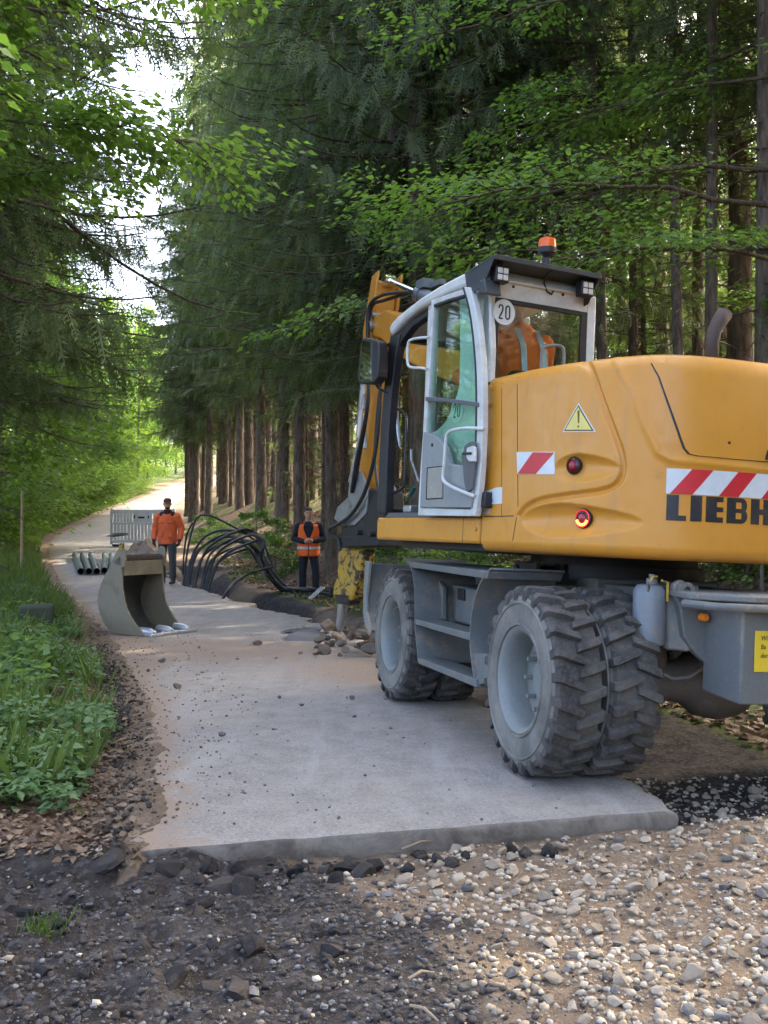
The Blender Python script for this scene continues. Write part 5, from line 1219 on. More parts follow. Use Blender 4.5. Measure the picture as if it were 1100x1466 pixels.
def head(b, c, yaw, pitch=0):
    """c: centre of the skull; returns frame (fwd, side, up)"""
    f = Vector((math.sin(yaw) * math.cos(pitch), -math.cos(yaw) * math.cos(pitch), math.sin(pitch))); s = Vector((math.cos(yaw), math.sin(yaw), 0)); u = s.cross(f) * -1
    if u.z < 0: u = -u
    c = Vector(c)
    loft(b, [(c - u * .125 + f * .035, .02, .03, s), (c - u * .112 + f * .03, .046, .058, s), (c - u * .07 + f * .015, .064, .082, s), (c - u * .01 + f * .004, .074, .096, s), (c + u * .045 - f * .004, .075, .100, s), (c + u * .09 - f * .006, .060, .080, s), (c + u * .112 - f * .008, .03, .045, s)], 18)
    loft(b, [(c + f * .085 + u * .015, .010, .010, s), (c + f * .103 - u * .018, .014, .014, s), (c + f * .100 - u * .035, .016, .012, s)], 8)
    for q in (-1, 1): loft(b, [(c + s * q * .072 - u * .03 - f * .0, .008, .016, f), (c + s * q * .082 + u * .0 - f * .008, .008, .02, f), (c + s * q * .080 + u * .025 - f * .008, .006, .014, f)], 8)
    return f, s, u
def face(parent, c, f, s, u):
    c = Vector(c)
    for q in (-1, 1):
        b = MB(); b.lathe([(0, -.006), (.011, 0), (.008, .007), (0, .009)], tuple(c + f * .089 + s * q * .030 + u * .012), tuple(f), 10); b.build('eye', M['eye'], parent)
        b = MB(); b.tube([c + f * .096 + s * q * .014 + u * .030, c + f * .095 + s * q * .030 + u * .036, c + f * .085 + s * q * .047 + u * .028], .0055, 6); b.build('eyebrow', M['hair'], parent)
    b = MB(); b.tube([c + f * .082 - s * .022 - u * .062, c + f * .094 - u * .060, c + f * .082 + s * .022 - u * .062], .006, 6); b.build('mouth', M['lip'], parent)
def person(label, loc, yaw, H=1.78, pose=None, **k):
    root = empty('person', loc, yaw); root.scale = (H / 1.8,) * 3; tag(root, label, 'person'); return root
def legs(b, hip, knee, ankle, rs, n=12):
    for q in (0, 1): limb(b, [hip[q], knee[q], ankle[q]], rs, n)

def standing(label, loc, yaw, H, elbows, wrists, hdirs, palms, curls, feet, head_yaw, head_pitch, style):
    R = person(label, loc, yaw, H)
    hipz, shz = .93, 1.46
    hips = [(-.095, 0, hipz), (.095, 0, hipz)]; knees = [(feet[q][0] * .85 + (-.02, .02)[q], feet[q][1] * .5 - .03, .50) for q in (0, 1)]; ankles = [(feet[q][0], feet[q][1] + .02, .09) for q in (0, 1)]
    sh = [(-.195, .0, shz - .03), (.195, .0, shz - .03)]
    b = MB()
    loft(b, [((0, .0, .86), .13, .10), ((0, .0, .96), .165, .115), ((0, .0, 1.10), .145, .10), ((0, .01, 1.28), .165, .115), ((0, .015, 1.42), .175, .105), ((0, .015, 1.49), .11, .075), ((0, .005, 1.53), .058, .058), ((0, -.01, 1.62), .054, .056)], 18)
    hc = (0, -.02, 1.685); f, s, u = head(b, hc, head_yaw, head_pitch)
    for q in (0, 1):
        limb(b, [sh[q], elbows[q], wrists[q]], [.056, .042, .028]); hand(b, wrists[q], hdirs[q], (1, -1)[q], palms[q], curls[q])
    legs(b, hips, knees, ankles, [.080, .052, .040])
    for q in (0, 1): loft(b, [(Vector(ankles[q]) + Vector((0, .05, -.05)), .03, .03), (Vector(ankles[q]) + Vector((0, 0, -.055)), .036, .03), (Vector(ankles[q]) + Vector((0, -.12, -.06)), .035, .02), (Vector(ankles[q]) + Vector((0, -.17, -.06)), .02, .012)], 10)
    body = weld(b, 'body', M['skin'], R, .009, 2); face(R, hc, f, s, u)
    # trousers
    b = MB(); loft(b, [((0, .0, .84), .15, .115), ((0, .0, .95), .185, .135), ((0, .0, 1.06), .178, .128)], 18)
    for q in (0, 1):
        limb(b, [hips[q], (np.array(hips[q]) * .5 + np.array(knees[q]) * .5 + (0, .005, 0)).tolist(), knees[q], (np.array(knees[q]) * .45 + np.array(ankles[q]) * .55).tolist(), (ankles[q][0], ankles[q][1], .15)], [.105, .092, .078, .074, .075], 14)
    weld(b, 'trousers', M[style['trousers']], R, .012, 3)
    for q in (0, 1):
        a = Vector(ankles[q]); b = MB(); fd = Vector((feet[q][0] * .5, -1, 0)).normalized()
        limb(b, [a + Vector((0, 0, .12)), a + Vector((0, 0, -.03))], [.058, .055]); loft(b, [(a - fd * .075 + Vector((0, 0, -.052)), .028, .036), (a - fd * .05 + Vector((0, 0, -.045)), .044, .046), (a + fd * .05 + Vector((0, 0, -.048)), .05, .042), (a + fd * .15 + Vector((0, 0, -.056)), .05, .034), (a + fd * .205 + Vector((0, 0, -.062)), .030, .022)], 12)
        weld(b, 'boot', M['boot'], R, .009, 2)
    def torso_shell(g, z0, z1, mat, name, sleeves=True, collar=False):
        b = MB(); prof = [(.84, .205, .15), (.95, .205, .152), (1.08, .195, .145), (1.20, .20, .15), (1.32, .20, .145), (1.42, .18, .125), (1.475, .125, .10), (1.505, .085, .082)]
        prof = [p for p in prof if z0 <= p[0] <= z1 + .02]
        loft(b, [((0, .012, p[0]), p[1] + g, p[2] + g) for p in prof], 20)
        if collar: loft(b, [((0, .005, 1.47), .085, .085), ((0, 0, 1.555), .075, .078)], 16)
        if sleeves:
            for q in (0, 1):
                e = Vector(elbows[q]); w = Vector(wrists[q]); limb(b, [sh[q], Vector(sh[q]) * .5 + e * .5, e, e * .45 + w * .55, e * .06 + w * .94], [.090 + g, .076 + g, .068 + g, .060 + g, .050 + g], 14)
        return weld(b, name, mat, R, .011, 3)
    if style['top'] == 'jacket':
        j = torso_shell(.004, .82, 1.5, M['orangedirty'], 'jacket', True, False)
        b = MB(); loft(b, [((0, .005, 1.46), .115, .10), ((0, .0, 1.52), .095, .092), ((0, -.005, 1.57), .082, .084)], 16)
        for q in (-1, 1): loft(b, [((q * .10, .0, 1.475), .07, .085), ((q * .155, .0, 1.455), .05, .08)], 12)
        weld(b, 'collar_and_shoulders', M['maroon'], j, .01, 2)
        for q in (-1, 1): b = MB(); b.box((q * .105, -.150, 1.05), (.10, .02, .12)); b.build('pocket_flap', M['orangedirty'], j, .008); b = MB(); b.box((q * .10, -.135, 1.30), (.11, .02, .04)); b.build('pocket_flap', M['orangedirty'], j, .008)
        for q in (0, 1):
            b = MB(); hand(b, Vector(wrists[q]), hdirs[q], (1, -1)[q], palms[q], curls[q])
            limb(b, [Vector(wrists[q]) - Vector(hdirs[q]).normalized() * .06, Vector(wrists[q]) + Vector(hdirs[q]).normalized() * .02], [.040, .036]); g_ = weld(b, 'glove', M['glove'], R, .006, 0)
            dm = g_.modifiers.new('d', 'DISPLACE'); dm.strength = .006; dm.mid_level = 0
        b = MB(); c = Vector(hc); loft(b, [(c + u * .035 + f * .0, .086, .107, s), (c + u * .06, .087, .108, s), (c + u * .10 - f * .004, .078, .095, s), (c + u * .128 - f * .006, .045, .055, s)], 18); loft(b, [(c + u * .045 + f * .08, .07, .008, s), (c + u * .042 + f * .135, .062, .007, s), (c + u * .034 + f * .165, .035, .005, s)], 12); weld(b, 'cap', M['capbrown'], R, .007, 2)
        b = MB(); loft(b, [(c - u * .10 + f * .055, .034, .035, s), (c - u * .075 + f * .06, .048, .04, s), (c - u * .055 + f * .06, .04, .034, s)], 12); weld(b, 'beard', M['hair'], R, .007, 1)
    else:
        torso_shell(.0, .82, 1.5, M['navy'], 'jumper', True, False)
        b = MB(); loft(b, [((0, .0, 1.45), .10, .09), ((0, -.005, 1.53), .072, .074)], 14); weld(b, 'collar', M['maroon'], R, .01, 2)
        # vest: two front panels, back, waist band of reflective tape
        V = bpy.data.objects.new('safety_vest', None); link(V, R); V.empty_display_size = .1
        def shellpatch(name, mat, a0, a1, z0, z1, g, taper=None):
            prof = np.array([(.84, .205, .15), (.95, .205, .152), (1.08, .195, .145), (1.20, .20, .15), (1.32, .215, .15), (1.42, .215, .132), (1.49, .17, .10)]); vs = []; fs = []; na, nz = 16, 16
            for i, z in enumerate(np.linspace(z0, z1, nz)):
                rx = np.interp(z, prof[:, 0], prof[:, 1]) + g; ry = np.interp(z, prof[:, 0], prof[:, 2]) + g; A0, A1 = (taper(z, a0, a1) if taper else (a0, a1))
                for k in range(na): a = A0 + (A1 - A0) * k / (na - 1); vs.append((rx * math.cos(a), .012 + ry * math.sin(a), z))
            for i in range(nz - 1):
                for k in range(na - 1): p = i * na + k; fs.append((p, p + 1, p + na + 1, p + na))
            b = MB(); b.add(vs, fs); o = b.build(name, mat, V); sm = o.modifiers.new('t', 'SOLIDIFY'); sm.thickness = .008; sm.offset = 1; return o
        pi = math.pi
        vneck = lambda z, a0, a1: (a0, a1) if z < 1.12 else ((a0 + .42 * min(1, (z - 1.12) / .25) * (a0 > 4.5), a1) if a0 > 4.5 else (a0, a1 - .42 * min(1, (z - 1.12) / .25)))
        shellpatch('vest_front', M['orange'], pi + .38, 1.5 * pi - .03, .82, 1.465, .018, vneck); shellpatch('vest_front', M['orange'], 1.5 * pi + .03, 2 * pi - .38, .82, 1.465, .018, vneck); shellpatch('vest_back', M['orange'], .30, pi - .30, .86, 1.465, .018)
        shellpatch('vest_side', M['orange'], -.38, .30, .86, 1.22, .018); shellpatch('vest_side', M['orange'], pi - .30, pi + .38, .86, 1.22, .018)
        shellpatch('reflective_tape', M['reflect'], pi + .1, 1.5 * pi - .04, .965, 1.015, .028); shellpatch('reflective_tape', M['reflect'], 1.5 * pi + .04, 2 * pi - .1, .965, 1.015, .028)
        b = MB(); c = Vector(hc); loft(b, [(c - u * .02 - f * .045, .078, .062, s), (c + u * .04 - f * .02, .083, .092, s), (c + u * .085 - f * .004, .076, .098, s), (c + u * .118 - f * .004, .050, .065, s), (c + u * .128, .02, .03, s)], 18); weld(b, 'hair', M['hair'], R, .008, 2)
    return R
# worker on the road by the trench, hands hanging at his sides
P1 = at_depth(240, 835, 21.4); P1[2] = ZR(21.4)
standing('worker in orange jacket, dark trousers and brown cap standing on the road by the trench', (P1[0], P1[1], P1[2] + .004), math.radians(-8), 1.80,
         [(-.29, .05, 1.18), (.29, .05, 1.18)], [(-.27, -.08, .93), (.29, -.07, .93)], [(.05, -.35, -1), (-.05, -.35, -1)], [(1, 0, .0), (-1, 0, .0)], (.45, .45), [(-.13, .06), (.13, -.05)], math.radians(24), -.12, dict(trousers='trousers', top='jacket'))
# worker beyond the trench, hands together in front
P2 = at_depth(442, 852, 20.6); z2 = gz(P2[0], P2[1])
standing('worker in orange safety vest over dark clothes standing beyond the trench beside the cables', (P2[0], P2[1], z2), math.radians(4), 1.80,
         [(-.30, .02, 1.17), (.30, .02, 1.17)], [(-.085, -.235, 1.115), (.085, -.235, 1.13)], [(.7, -.5, .15), (-.7, -.5, .15)], [(.2, .8, .4), (-.2, .8, .4)], (.6, .6), [(-.12, .02), (.15, -.02)], math.radians(6), -.10, dict(trousers='navy', top='vest'))

# operator seated in the cab, seen from behind
def operator():
    R = empty('person'); R.matrix_world = mw @ MREL @ Matrix.Translation((-.79, .10, 2.17)) @ Matrix.Scale(1.14, 4, (0, 0, 1)) @ Matrix.Rotation(math.pi, 4, 'Z')
    tag(R, 'operator in orange reflective jacket sitting in the excavator cab', 'person')
    sh = [(-.19, .0, .43), (.19, .0, .43)]; el = [(-.27, -.12, .20), (.27, -.12, .20)]; wr = [(-.27, -.36, .24), (.27, -.36, .24)]
    b = MB(); loft(b, [((0, .02, -.02), .16, .12), ((0, .03, .1), .15, .11), ((0, .03, .28), .165, .115), ((0, .0, .42), .175, .105), ((0, -.02, .50), .10, .07), ((0, -.05, .55), .056, .056), ((0, -.09, .62), .054, .056)], 18)
    hc = (0, -.12, .69); f, s, u = head(b, hc, 0, -.35)
    for q in (0, 1):
        limb(b, [sh[q], el[q], wr[q]], [.056, .042, .028]); hand(b, wr[q], (0, -1, -.2), (1, -1)[q], (0, -.2, -1), .6)
        k = ((-1, 1)[q]); limb(b, [(k * .10, -.02, .0), (k * .14, -.45, .02), (k * .14, -.52, -.40)], [.085, .058, .045])
    weld(b, 'body', M['skin'], R, .010, 2); face(R, hc, f, s, u)
    b = MB(); loft(b, [((0, .02, -.06), .20, .15), ((0, .03, .1), .19, .145), ((0, .035, .26), .20, .15), ((0, .01, .40), .205, .135), ((0, -.01, .48), .14, .10), ((0, -.03, .52), .085, .08)], 20)
    for q in (0, 1): limb(b, [sh[q], (np.array(sh[q]) * .5 + np.array(el[q]) * .5).tolist(), el[q], wr[q]], [.09, .078, .068, .052], 14)
    weld(b, 'jacket', M['orange'], R, .011, 3)
    b = MB()
    for q in (-1, 1): limb(b, [(q * .10, -.02, .0), (q * .14, -.45, .02), (q * .14, -.52, -.40)], [.10, .078, .07])
    weld(b, 'trousers', M['navy'], R, .012, 3)
    for q in (-1, 1):
        b = MB(); b.tube([(q * .085, .205, -.02), (q * .085, .205, .10), (q * .085, .202, .25), (q * .08, .165, .39), (q * .08, .10, .475), (q * .08, .0, .50)], .024, 4); b.build('reflective_strap', M['reflect'], R)
    b = MB(); c = Vector(hc); loft(b, [(c - u * .02 - f * .045, .078, .062, s), (c + u * .04 - f * .02, .083, .092, s), (c + u * .085 - f * .004, .076, .098, s), (c + u * .12, .04, .055, s)], 18); weld(b, 'hair', M['hair'], R, .008, 2)
    b = MB()
    for q in (-1, 1): limb(b, [(q * .14, -.52, -.42), (q * .14, -.53, -.48), (q * .14, -.66, -.50)], [.055, .055, .04])
    weld(b, 'boots', M['boot'], R, .009, 2)
operator()

# ------------------------------------------------------------------ digging bucket standing on the road
BK = np.array([-3.0, 12.75, 0.008])
axw = np.array([.47, .883, 0]); axf = np.array([.883, -.47, 0])      # width axis (towards the far plate), opening direction
n_l = -axw; B0 = on_z(210, 912, 0.0)
def bk(px, py):
    r = ray(px, py); t = ((B0 - CAM) @ axw) / (r @ axw); p = CAM + r * t - B0; return (float(p @ axf), float(p[2]))
outline = [bk(*p) for p in [(174, 806), (175, 830), (176.5, 850), (182, 872), (193, 892), (203, 904), (210, 911)]]
back = [bk(*p) for p in [(210, 912), (190, 910), (163, 906), (152, 896), (143, 878), (140, 860), (143, 842), (151, 822), (162, 806), (172, 795)]]
WB = .80
BUC = empty('digging_bucket', tuple(B0)); BUC.rotation_euler = (0, 0, math.atan2(axf[1], axf[0]))
# local frame: x = opening direction, y = left of it ( = +axw ), z up
tag(BUC, 'worn olive steel excavator bucket standing on its bottom on the road', 'bucket')
bo = catmull(back, 4); oo = catmull(outline, 4); zmin = min(p[1] for p in bo)
bo = [(p[0], max(p[1], .004)) for p in bo]; oo = [(p[0], max(p[1], .012)) for p in oo]
for y in (0.0, WB - .025):
    b = MB(); b.prism([(p[0], y, p[1]) for p in bo + oo[:-1]], (0, .025, 0)); b.build('side_plate', M['bucket'], BUC, .004)
def shell_strip(path, y0, y1, th, name, mat, inward):
    b = MB(); m = len(path); vs = []; fs = []
    for i, p in enumerate(path):
        a = np.array(path[max(i - 1, 0)]); c = np.array(path[min(i + 1, m - 1)]); d = (c - a) / (np.linalg.norm(c - a) + 1e-9); n = np.array([d[1], -d[0]]) * inward
        for y in (y0, y1): vs += [(p[0], y, p[1]), (p[0] + n[0] * th, y, p[1] + n[1] * th)]
    for i in range(m - 1): k = i * 4; fs += [(k, k + 4, k + 6, k + 2), (k + 1, k + 3, k + 7, k + 5), (k, k + 1, k + 5, k + 4), (k + 2, k + 6, k + 7, k + 3)]
    fs += [(0, 2, 3, 1), (m * 4 - 4, m * 4 - 3, m * 4 - 1, m * 4 - 2)]
    b.add(vs, fs); return b.build(name, mat, BUC, 0)
shell_strip([(p[0] + .004, p[1] + .002) for p in bo], .025, WB - .025, .03, 'back_shell', M['bucketin'], 1)
tp = bk(173, 800); tp2 = bk(175, 818)
b = MB(); b.bx(tp[0] - .06, tp[0] + .03, .0, WB, tp[1] - .03, tp[1] + .03); b.build('top_beam', M['rust'], BUC, .015)
b = MB(); b.bx(tp2[0] - .02, tp2[0] + .012, .03, WB - .03, tp2[1] - .06, tp[1] - .03); b.build('header_plate', M['bucket'], BUC, .005)
for y in (.0, WB - .03):
    b = MB(); h0 = bk(176, 778); h1 = bk(172, 800)
    b.prism([(tp[0] - .16, y, tp[1] - .04), (tp[0] + .06, y, tp[1] - .12), (tp[0] + .08, y, tp[1] - .0), (tp[0] + .05, y, tp[1] + .13), (tp[0] - .02, y, tp[1] + .15), (tp[0] - .09, y, tp[1] + .06)], (0, .03, 0)); b.build('hanger_lug', M['bucket'], BUC, .006)
b = MB(); b.bx(tp[0] - .02, tp[0] + .03, -.01, .04, tp[1] + .10, tp[1] + .20); b.build('yellow_hook', M['breaker'], BUC, .01)
b = MB(); b.bx(-.03, .012, .0, WB, .004, .035); b.build('cutting_lip', M['bright'], BUC, .006)
for y in (.07, WB / 2, WB - .07): b = MB(); b.tube([(-.16, y, .06), (-.06, y, .05), (.02, y, .045), (.07, y, .035)], [.055, .06, .055, .04], 14); b.build('tooth_adapter', M['bright'], BUC, .004)
b = MB(); b.box((.095, WB / 2, .022), (.05, WB + .10, .036)); b.build('levelling_bar', M['bright'], BUC, .006)

# ------------------------------------------------------------------ pipes, boards, block, barrier, heaps, cables
def pipe(px, py, px2, py2, Y0, Y1, label):
    a = at_depth(px, py, Y0); c = at_depth(px2, py2, Y1); r = .082; a[2] = ZR(Y0) + r + .012; c[2] = ZR(Y1) + r + .012
    root = empty('plastic_pipe', tuple(a)); d = Vector(c - a)
    b = MB(); dn = d.normalized(); b.lathe([(r * .88, .0), (r, .0), (r, d.length), (r * .88, d.length)], (0, 0, 0), tuple(dn), 22, closed=True); b.build('tube_wall', M['pipe'], root)
    b = MB(); b.lathe([(r * .885, .03), (r * .885, d.length - .03)], (0, 0, 0), tuple(dn), 22); b.build('tube_bore', M['pipein'], root)
    b = MB(); b.lathe([(r, d.length - .15), (r * 1.12, d.length - .14), (r * 1.12, d.length - .02), (r, d.length - .01)], (0, 0, 0), tuple(dn), 22); b.build('socket', M['pipe'], root)
    tag(root, label, 'pipe', 'pipes lying on the road')
for i, (a, c) in enumerate(((116, 108), (127.5, 119), (139, 131), (150, 139), (160, 149), (170, 159))):
    pipe(a, 822, c + 12 * (i > 2), 797, 23.6 + .25 * (i > 2), 29.0, 'grey green plastic pipe in the row lying on the road behind the bucket')
b = MB(); a = on_z(88, 868, 0.03); c = on_z(160, 866, 0.03); b.tube([tuple(a), tuple(c)], .05, 4); o = b.build('wooden_board', M['wood']); o.scale = (1, 1, 1); tag(o, 'wooden board lying flat on the earth beside the bucket', 'board')
b = MB(); a = on_z(95, 882, 0.04); c = on_z(117, 864, 0.06); b.tube([tuple(a), tuple(c)], .018, 4); tag(b.build('wooden_stake', M['wood']), 'short pale stake resting against the wooden board', 'stake')
a = on_z(49, 908, 0.03); BL = rock_mesh('concrete_block', 900, M['moss_stone'], 2)
b = MB(); b.box((0, 0, 0), (.40, .35, .40)); o = b.build('concrete_block', M['moss_stone'], None, .03, seg=3); o.location = (a[0], a[1] + .1, a[2] + .16); o.rotation_euler = (.03, -.02, .25); tag(o, 'mossy concrete marker block at the edge of the nettles', 'block')
# barrier
Yb = 34.0; a = at_depth(158, 760, Yb); zb0 = ZR(Yb) + .01; BR = empty('plastic_barrier', (a[0], Yb, zb0), math.radians(4)); tag(BR, 'white plastic road barrier with slatted panel standing across the road', 'barrier')
Lb = 2.15; Hb = 1.22
b = MB(); b.bx(0, Lb, -.02, .02, Hb - .13, Hb); b.bx(0, .09, -.025, .025, .05, Hb + .04); b.bx(Lb - .09, Lb, -.025, .025, .05, Hb + .04); b.bx(.09, Lb - .09, -.02, .02, .10, .20); b.bx(.09, Lb - .09, -.018, .018, Hb - .50, Hb - .42); b.build('frame', M['barrier'], BR, .012)
for i in range(6): b = MB(); x = .12 + i * .105; b.bx(x, x + .088, -.014, .014, Hb - .42, Hb - .13); b.build('slat', M['barrier'], BR, .006)
for i in range(6): b = MB(); x = Lb - .2 - i * .105; b.bx(x, x + .088, -.014, .014, Hb - .42, Hb - .13); b.build('slat', M['barrier'], BR, .006)
b = MB(); b.bx(.76, Lb - .76, -.016, .016, Hb - .42, Hb - .13); b.build('plate', M['barrier'], BR, .006)
for x, w, h in ((.78, .05, .12), (.92, .22, .07), (1.24, .05, .10)): b = MB(); b.bx(x, x + w, -.02, -.0165, Hb - .30, Hb - .30 + h); b.build('black_marking', M['black'], BR)
for i in range(17): b = MB(); x = .12 + i * .113; b.bx(x, x + .09, -.014, .014, .20, Hb - .50); b.build('slat', M['barrier'], BR, .006)
for x in (.25, Lb - .25): b = MB(); b.bx(x - .12, x + .12, -.38, .38, .0, .06); b.build('foot', M['black'], BR, .02)
# soil heap behind the bucket with a tilted asphalt plate
def heap(name, cx, cy, rx, ry, h, mat, seed, n=40):
    r = np.linspace(0, 1, n); a = np.linspace(0, 2 * np.pi, n * 2, endpoint=False); Rg, Ag = np.meshgrid(r, a); x = cx + Rg * rx * np.cos(Ag); y = cy + Rg * ry * np.sin(Ag)
    z0 = np.where((XL(y) < x) & (x < XR(y)), ZR(y), terrain(x, y)); z = z0 + h * (1 - Rg ** 1.6) * (1 + .5 * fbm(x * 3, y * 3, 4, seed)) + .10 * (1 - Rg) * fbm(x * 9, y * 9, 3, seed + 3) - .03 * (Rg > .97)
    ii = np.arange(x.size).reshape(x.shape); f = np.stack([ii[:, :-1], np.roll(ii, -1, 0)[:, :-1], np.roll(ii, -1, 0)[:, 1:], ii[:, 1:]], -1).reshape(-1, 4)
    return np_mesh(name, np.stack([x, y, z], -1).reshape(-1, 3), f, mat, True)
hp_ = at_depth(206, 800, 25.5)
o = obj('soil_heap', heap('soil_heap', hp_[0] + .05, 25.5, .95, 1.0, .62, mat_stone('tan_heap_earth', (.20, .155, .11), (.30, .24, .18), (.24, .2, .16)), 71)); tag(o, 'heap of dug earth and asphalt crumbs on the road behind the bucket', 'heap')
def chunk(px, py, Y, size, rot, label, mat='chunk', z=None, seed=0):
    P = at_depth(px, py, Y); o = obj('asphalt_chunk', rock_mesh('asphalt_chunk', 800 + seed, M[mat], 3, .12, (1, size[1] / size[0], 1.25 * size[2] / size[0]))); o.scale = (size[0],) * 3; o.location = tuple(P); o.rotation_euler = rot; tag(o, label, 'asphalt chunk'); return o
chunk(166, 766, 25.3, (.62, .5, .07), (.08, -.05, .2), 'thin dark asphalt plate jutting from the top of the soil heap', seed=3)
chunk(442, 913, 12.4, (.55, .42, .07), (.28, .05, .3), 'large grey asphalt slab piece tilted on the rubble by the breaker chisel', seed=5)
chunk(432, 902, 13.2, (.50, .30, .05), (.05, -.06, .1), 'flat loosened asphalt piece at the broken road edge behind the grey slab piece', seed=8)
chunk(469, 895, 12.6, (.22, .16, .08), (1.0, .3, .9), 'pale asphalt piece standing upright against the chisel', 'earthchunk', seed=11)
# rubble round the chisel: each piece a child of the road
rg = np.random.default_rng(77)
for k in range(46):
    px = rg.uniform(452, 545); py = rg.uniform(900, 940); P = on_z(px, py, .02); s = rg.uniform(.06, .20) * (1.2 if px > 500 else .8)
    place(EARTHY[k % 5], 'rubble_stone', P[0], P[1], s, road, -.05, float(rg.uniform(0, .10)) * (px > 480), .6)
# conduits looping out of the trench
def conduit(pts, r, label, grp, name='cable_conduit'):
    b = MB(); b.tube(catmull(pts, 9), r, 10); o = b.build(name, M['cable']); tag(o, label, 'conduit', grp); return o
rg = np.random.default_rng(5)
for i in range(11):
    k = i / 10; hgt = [0, 3, 12, 6, 20, 2, 14, 26, 9, 30, 18][i]; bx_ = [262, 264, 266, 268, 275, 277, 287, 289, 291, 293, 296][i]; by_ = 828 + 1.0 * i; Y0 = 21.5 - .12 * i
    ax_, ay_ = 306 + [0, 6, 14, 22, 18, 40, 30, 34, 52, 44, 58][i], 757 + hgt
    if i == 0: ax_, ay_ = 292, 737
    A = at_depth(bx_, by_ + 4, Y0 - .4); A[2] -= .15; B_ = at_depth(bx_ + (ax_ - bx_) * .3 + rg.uniform(-2, 2), by_ - (by_ - ay_) * .62, Y0 - .15); C = at_depth(ax_, ay_, Y0 + .1); D = at_depth(358 + [0, 8, -4, 10, 2, 16, 4, -2, 20, 6, 14][i], 766 + hgt * .9 + rg.uniform(-4, 4), Y0 + rg.uniform(-.3, .5))
    E_ = at_depth(382 + rg.uniform(-8, 10), 800 + .6 * hgt + rg.uniform(-5, 5), Y0 + rg.uniform(-.4, .2)); Fp = at_depth(405 + rg.uniform(-6, 6), 826 + rg.uniform(-3, 5), 20.9 - .05 * i); G_ = at_depth(438, 842 + rg.uniform(-4, 5), 20.3 + rg.uniform(-.3, .5)); H_ = at_depth(475, 846 + rg.uniform(-6, 6), 20.0 + rg.uniform(-.5, .8))
    for q in (Fp, G_, H_): q[2] = gz(q[0], q[1]) + .06 + rg.uniform(0, .10)
    conduit([A, B_, C, D, E_, Fp, G_, H_], rg.uniform(.022, .028), 'black conduit in the bundle looping out of the trench between the two workers', 'black conduits looping from the trench') if i else conduit([A, B_, C, D, E_, Fp, G_, H_], .022, 'black conduit rising highest of the bundle beside the orange jacket worker', None)
A = at_depth(313, 866, 18.0); A[2] = gz(A[0], A[1]) + .02
conduit([A, at_depth(328, 843, 18.4), at_depth(345, 828, 18.8), at_depth(365, 818, 19.2), at_depth(390, 812, 19.8)], .028, 'short black conduit crossing the trench below the looping bundle', None)
conduit([at_depth(262, 823, 21.9), at_depth(264, 790, 21.9), at_depth(268, 765, 21.9), at_depth(276, 748, 21.9)], .02, 'thin upright black conduit end beside the orange jacket worker', None)
b = MB(); a = at_depth(452, 853, 19.6); a[2] = gz(a[0], a[1]) + .10; b.box((0, 0, 0), (.10, .55, .03)); o = b.build('steel_plate', M['bright'], None, .005); o.location = tuple(a); o.rotation_euler = (.45, .1, -.5); tag(o, 'small bare steel plate leaning at the feet of the vest worker', 'plate')
# marker stake on the nettle verge
a = at_depth(31, 800, 24); zz = gz(a[0], a[1]); b = MB(); b.tube([(a[0], a[1], zz - .1), (a[0] + .01, a[1], zz + 1.9)], [.035, .03], 6); tag(b.build('marker_post', M['wood']), 'thin weathered wooden post standing on the nettle verge', 'post')
# ------------------------------------------------------------------ trees
M['needle'] = mat_leaf('spruce_needles', (0.065, 0.092, 0.042), (0.215, 0.262, 0.115), .34, .6, (1.1, 1.3, .7))
M['leaf'] = mat_leaf('beech_leaves', (0.09, 0.17, 0.045), (0.22, 0.35, 0.095), .52, .45)
M['brightleaf'] = mat_leaf('sunny_leaves', (0.085, 0.16, 0.026), (0.20, 0.29, 0.055), .55, .5)
M['nettle'] = mat_leaf('nettle_leaves', (0.05, 0.11, 0.04), (0.17, 0.27, 0.12), .35, .45)
M['grassblade'] = mat_leaf('grass_blades', (0.05, 0.095, 0.018), (0.14, 0.20, 0.05), .4, .5)
M['litter'] = mat_leaf('fallen_leaves', (0.07, 0.044, 0.030), (0.27, 0.195, 0.13), .1, .7, (1, .8, .6))
M['bark'] = mat_bark('spruce_bark', (0.085, 0.064, 0.050), (0.245, 0.19, 0.148))
M['greybark'] = mat_bark('beech_bark', (0.085, 0.078, 0.068), (0.20, 0.18, 0.155), 9)
M['deadwood'] = mat_bark('dead_twigs', (0.07, 0.05, 0.038), (0.17, 0.13, 0.10), 20)

def spray_template(nl, ll, wid, seed):
    """a flat shoot along +X (unit length) with narrow side shoots, quads"""
    rg = np.random.default_rng(seed); V = []; F = []
    def strip(p, q, w):
        p = np.array(p, float); q = np.array(q, float); d = q - p; n = np.cross(d, (0, 0, 1.0)); n /= (np.linalg.norm(n) + 1e-9); b = len(V); mdl = p + d * .45 + np.array([0, 0, .01])
        V.extend([p, mdl + n * w / 2, q, mdl - n * w / 2]); F.append((b, b + 1, b + 2, b + 3))
    strip((0, 0, 0), (1, 0, 0), wid * 1.1)
    for i in range(nl):
        t = .04 + .9 * (i // 2 * 2) / nl + rg.uniform(-.02, .02); sd = 1 if i % 2 else -1; L = ll * (1 - .55 * t) * rg.uniform(.75, 1.2); a = math.radians(rg.uniform(38, 62))
        strip((t, 0, 0), (t + L * math.cos(a), sd * L * math.sin(a), rg.uniform(-.12, .03) * L), wid * rg.uniform(.8, 1.2))
    return np.array(V), np.array(F)
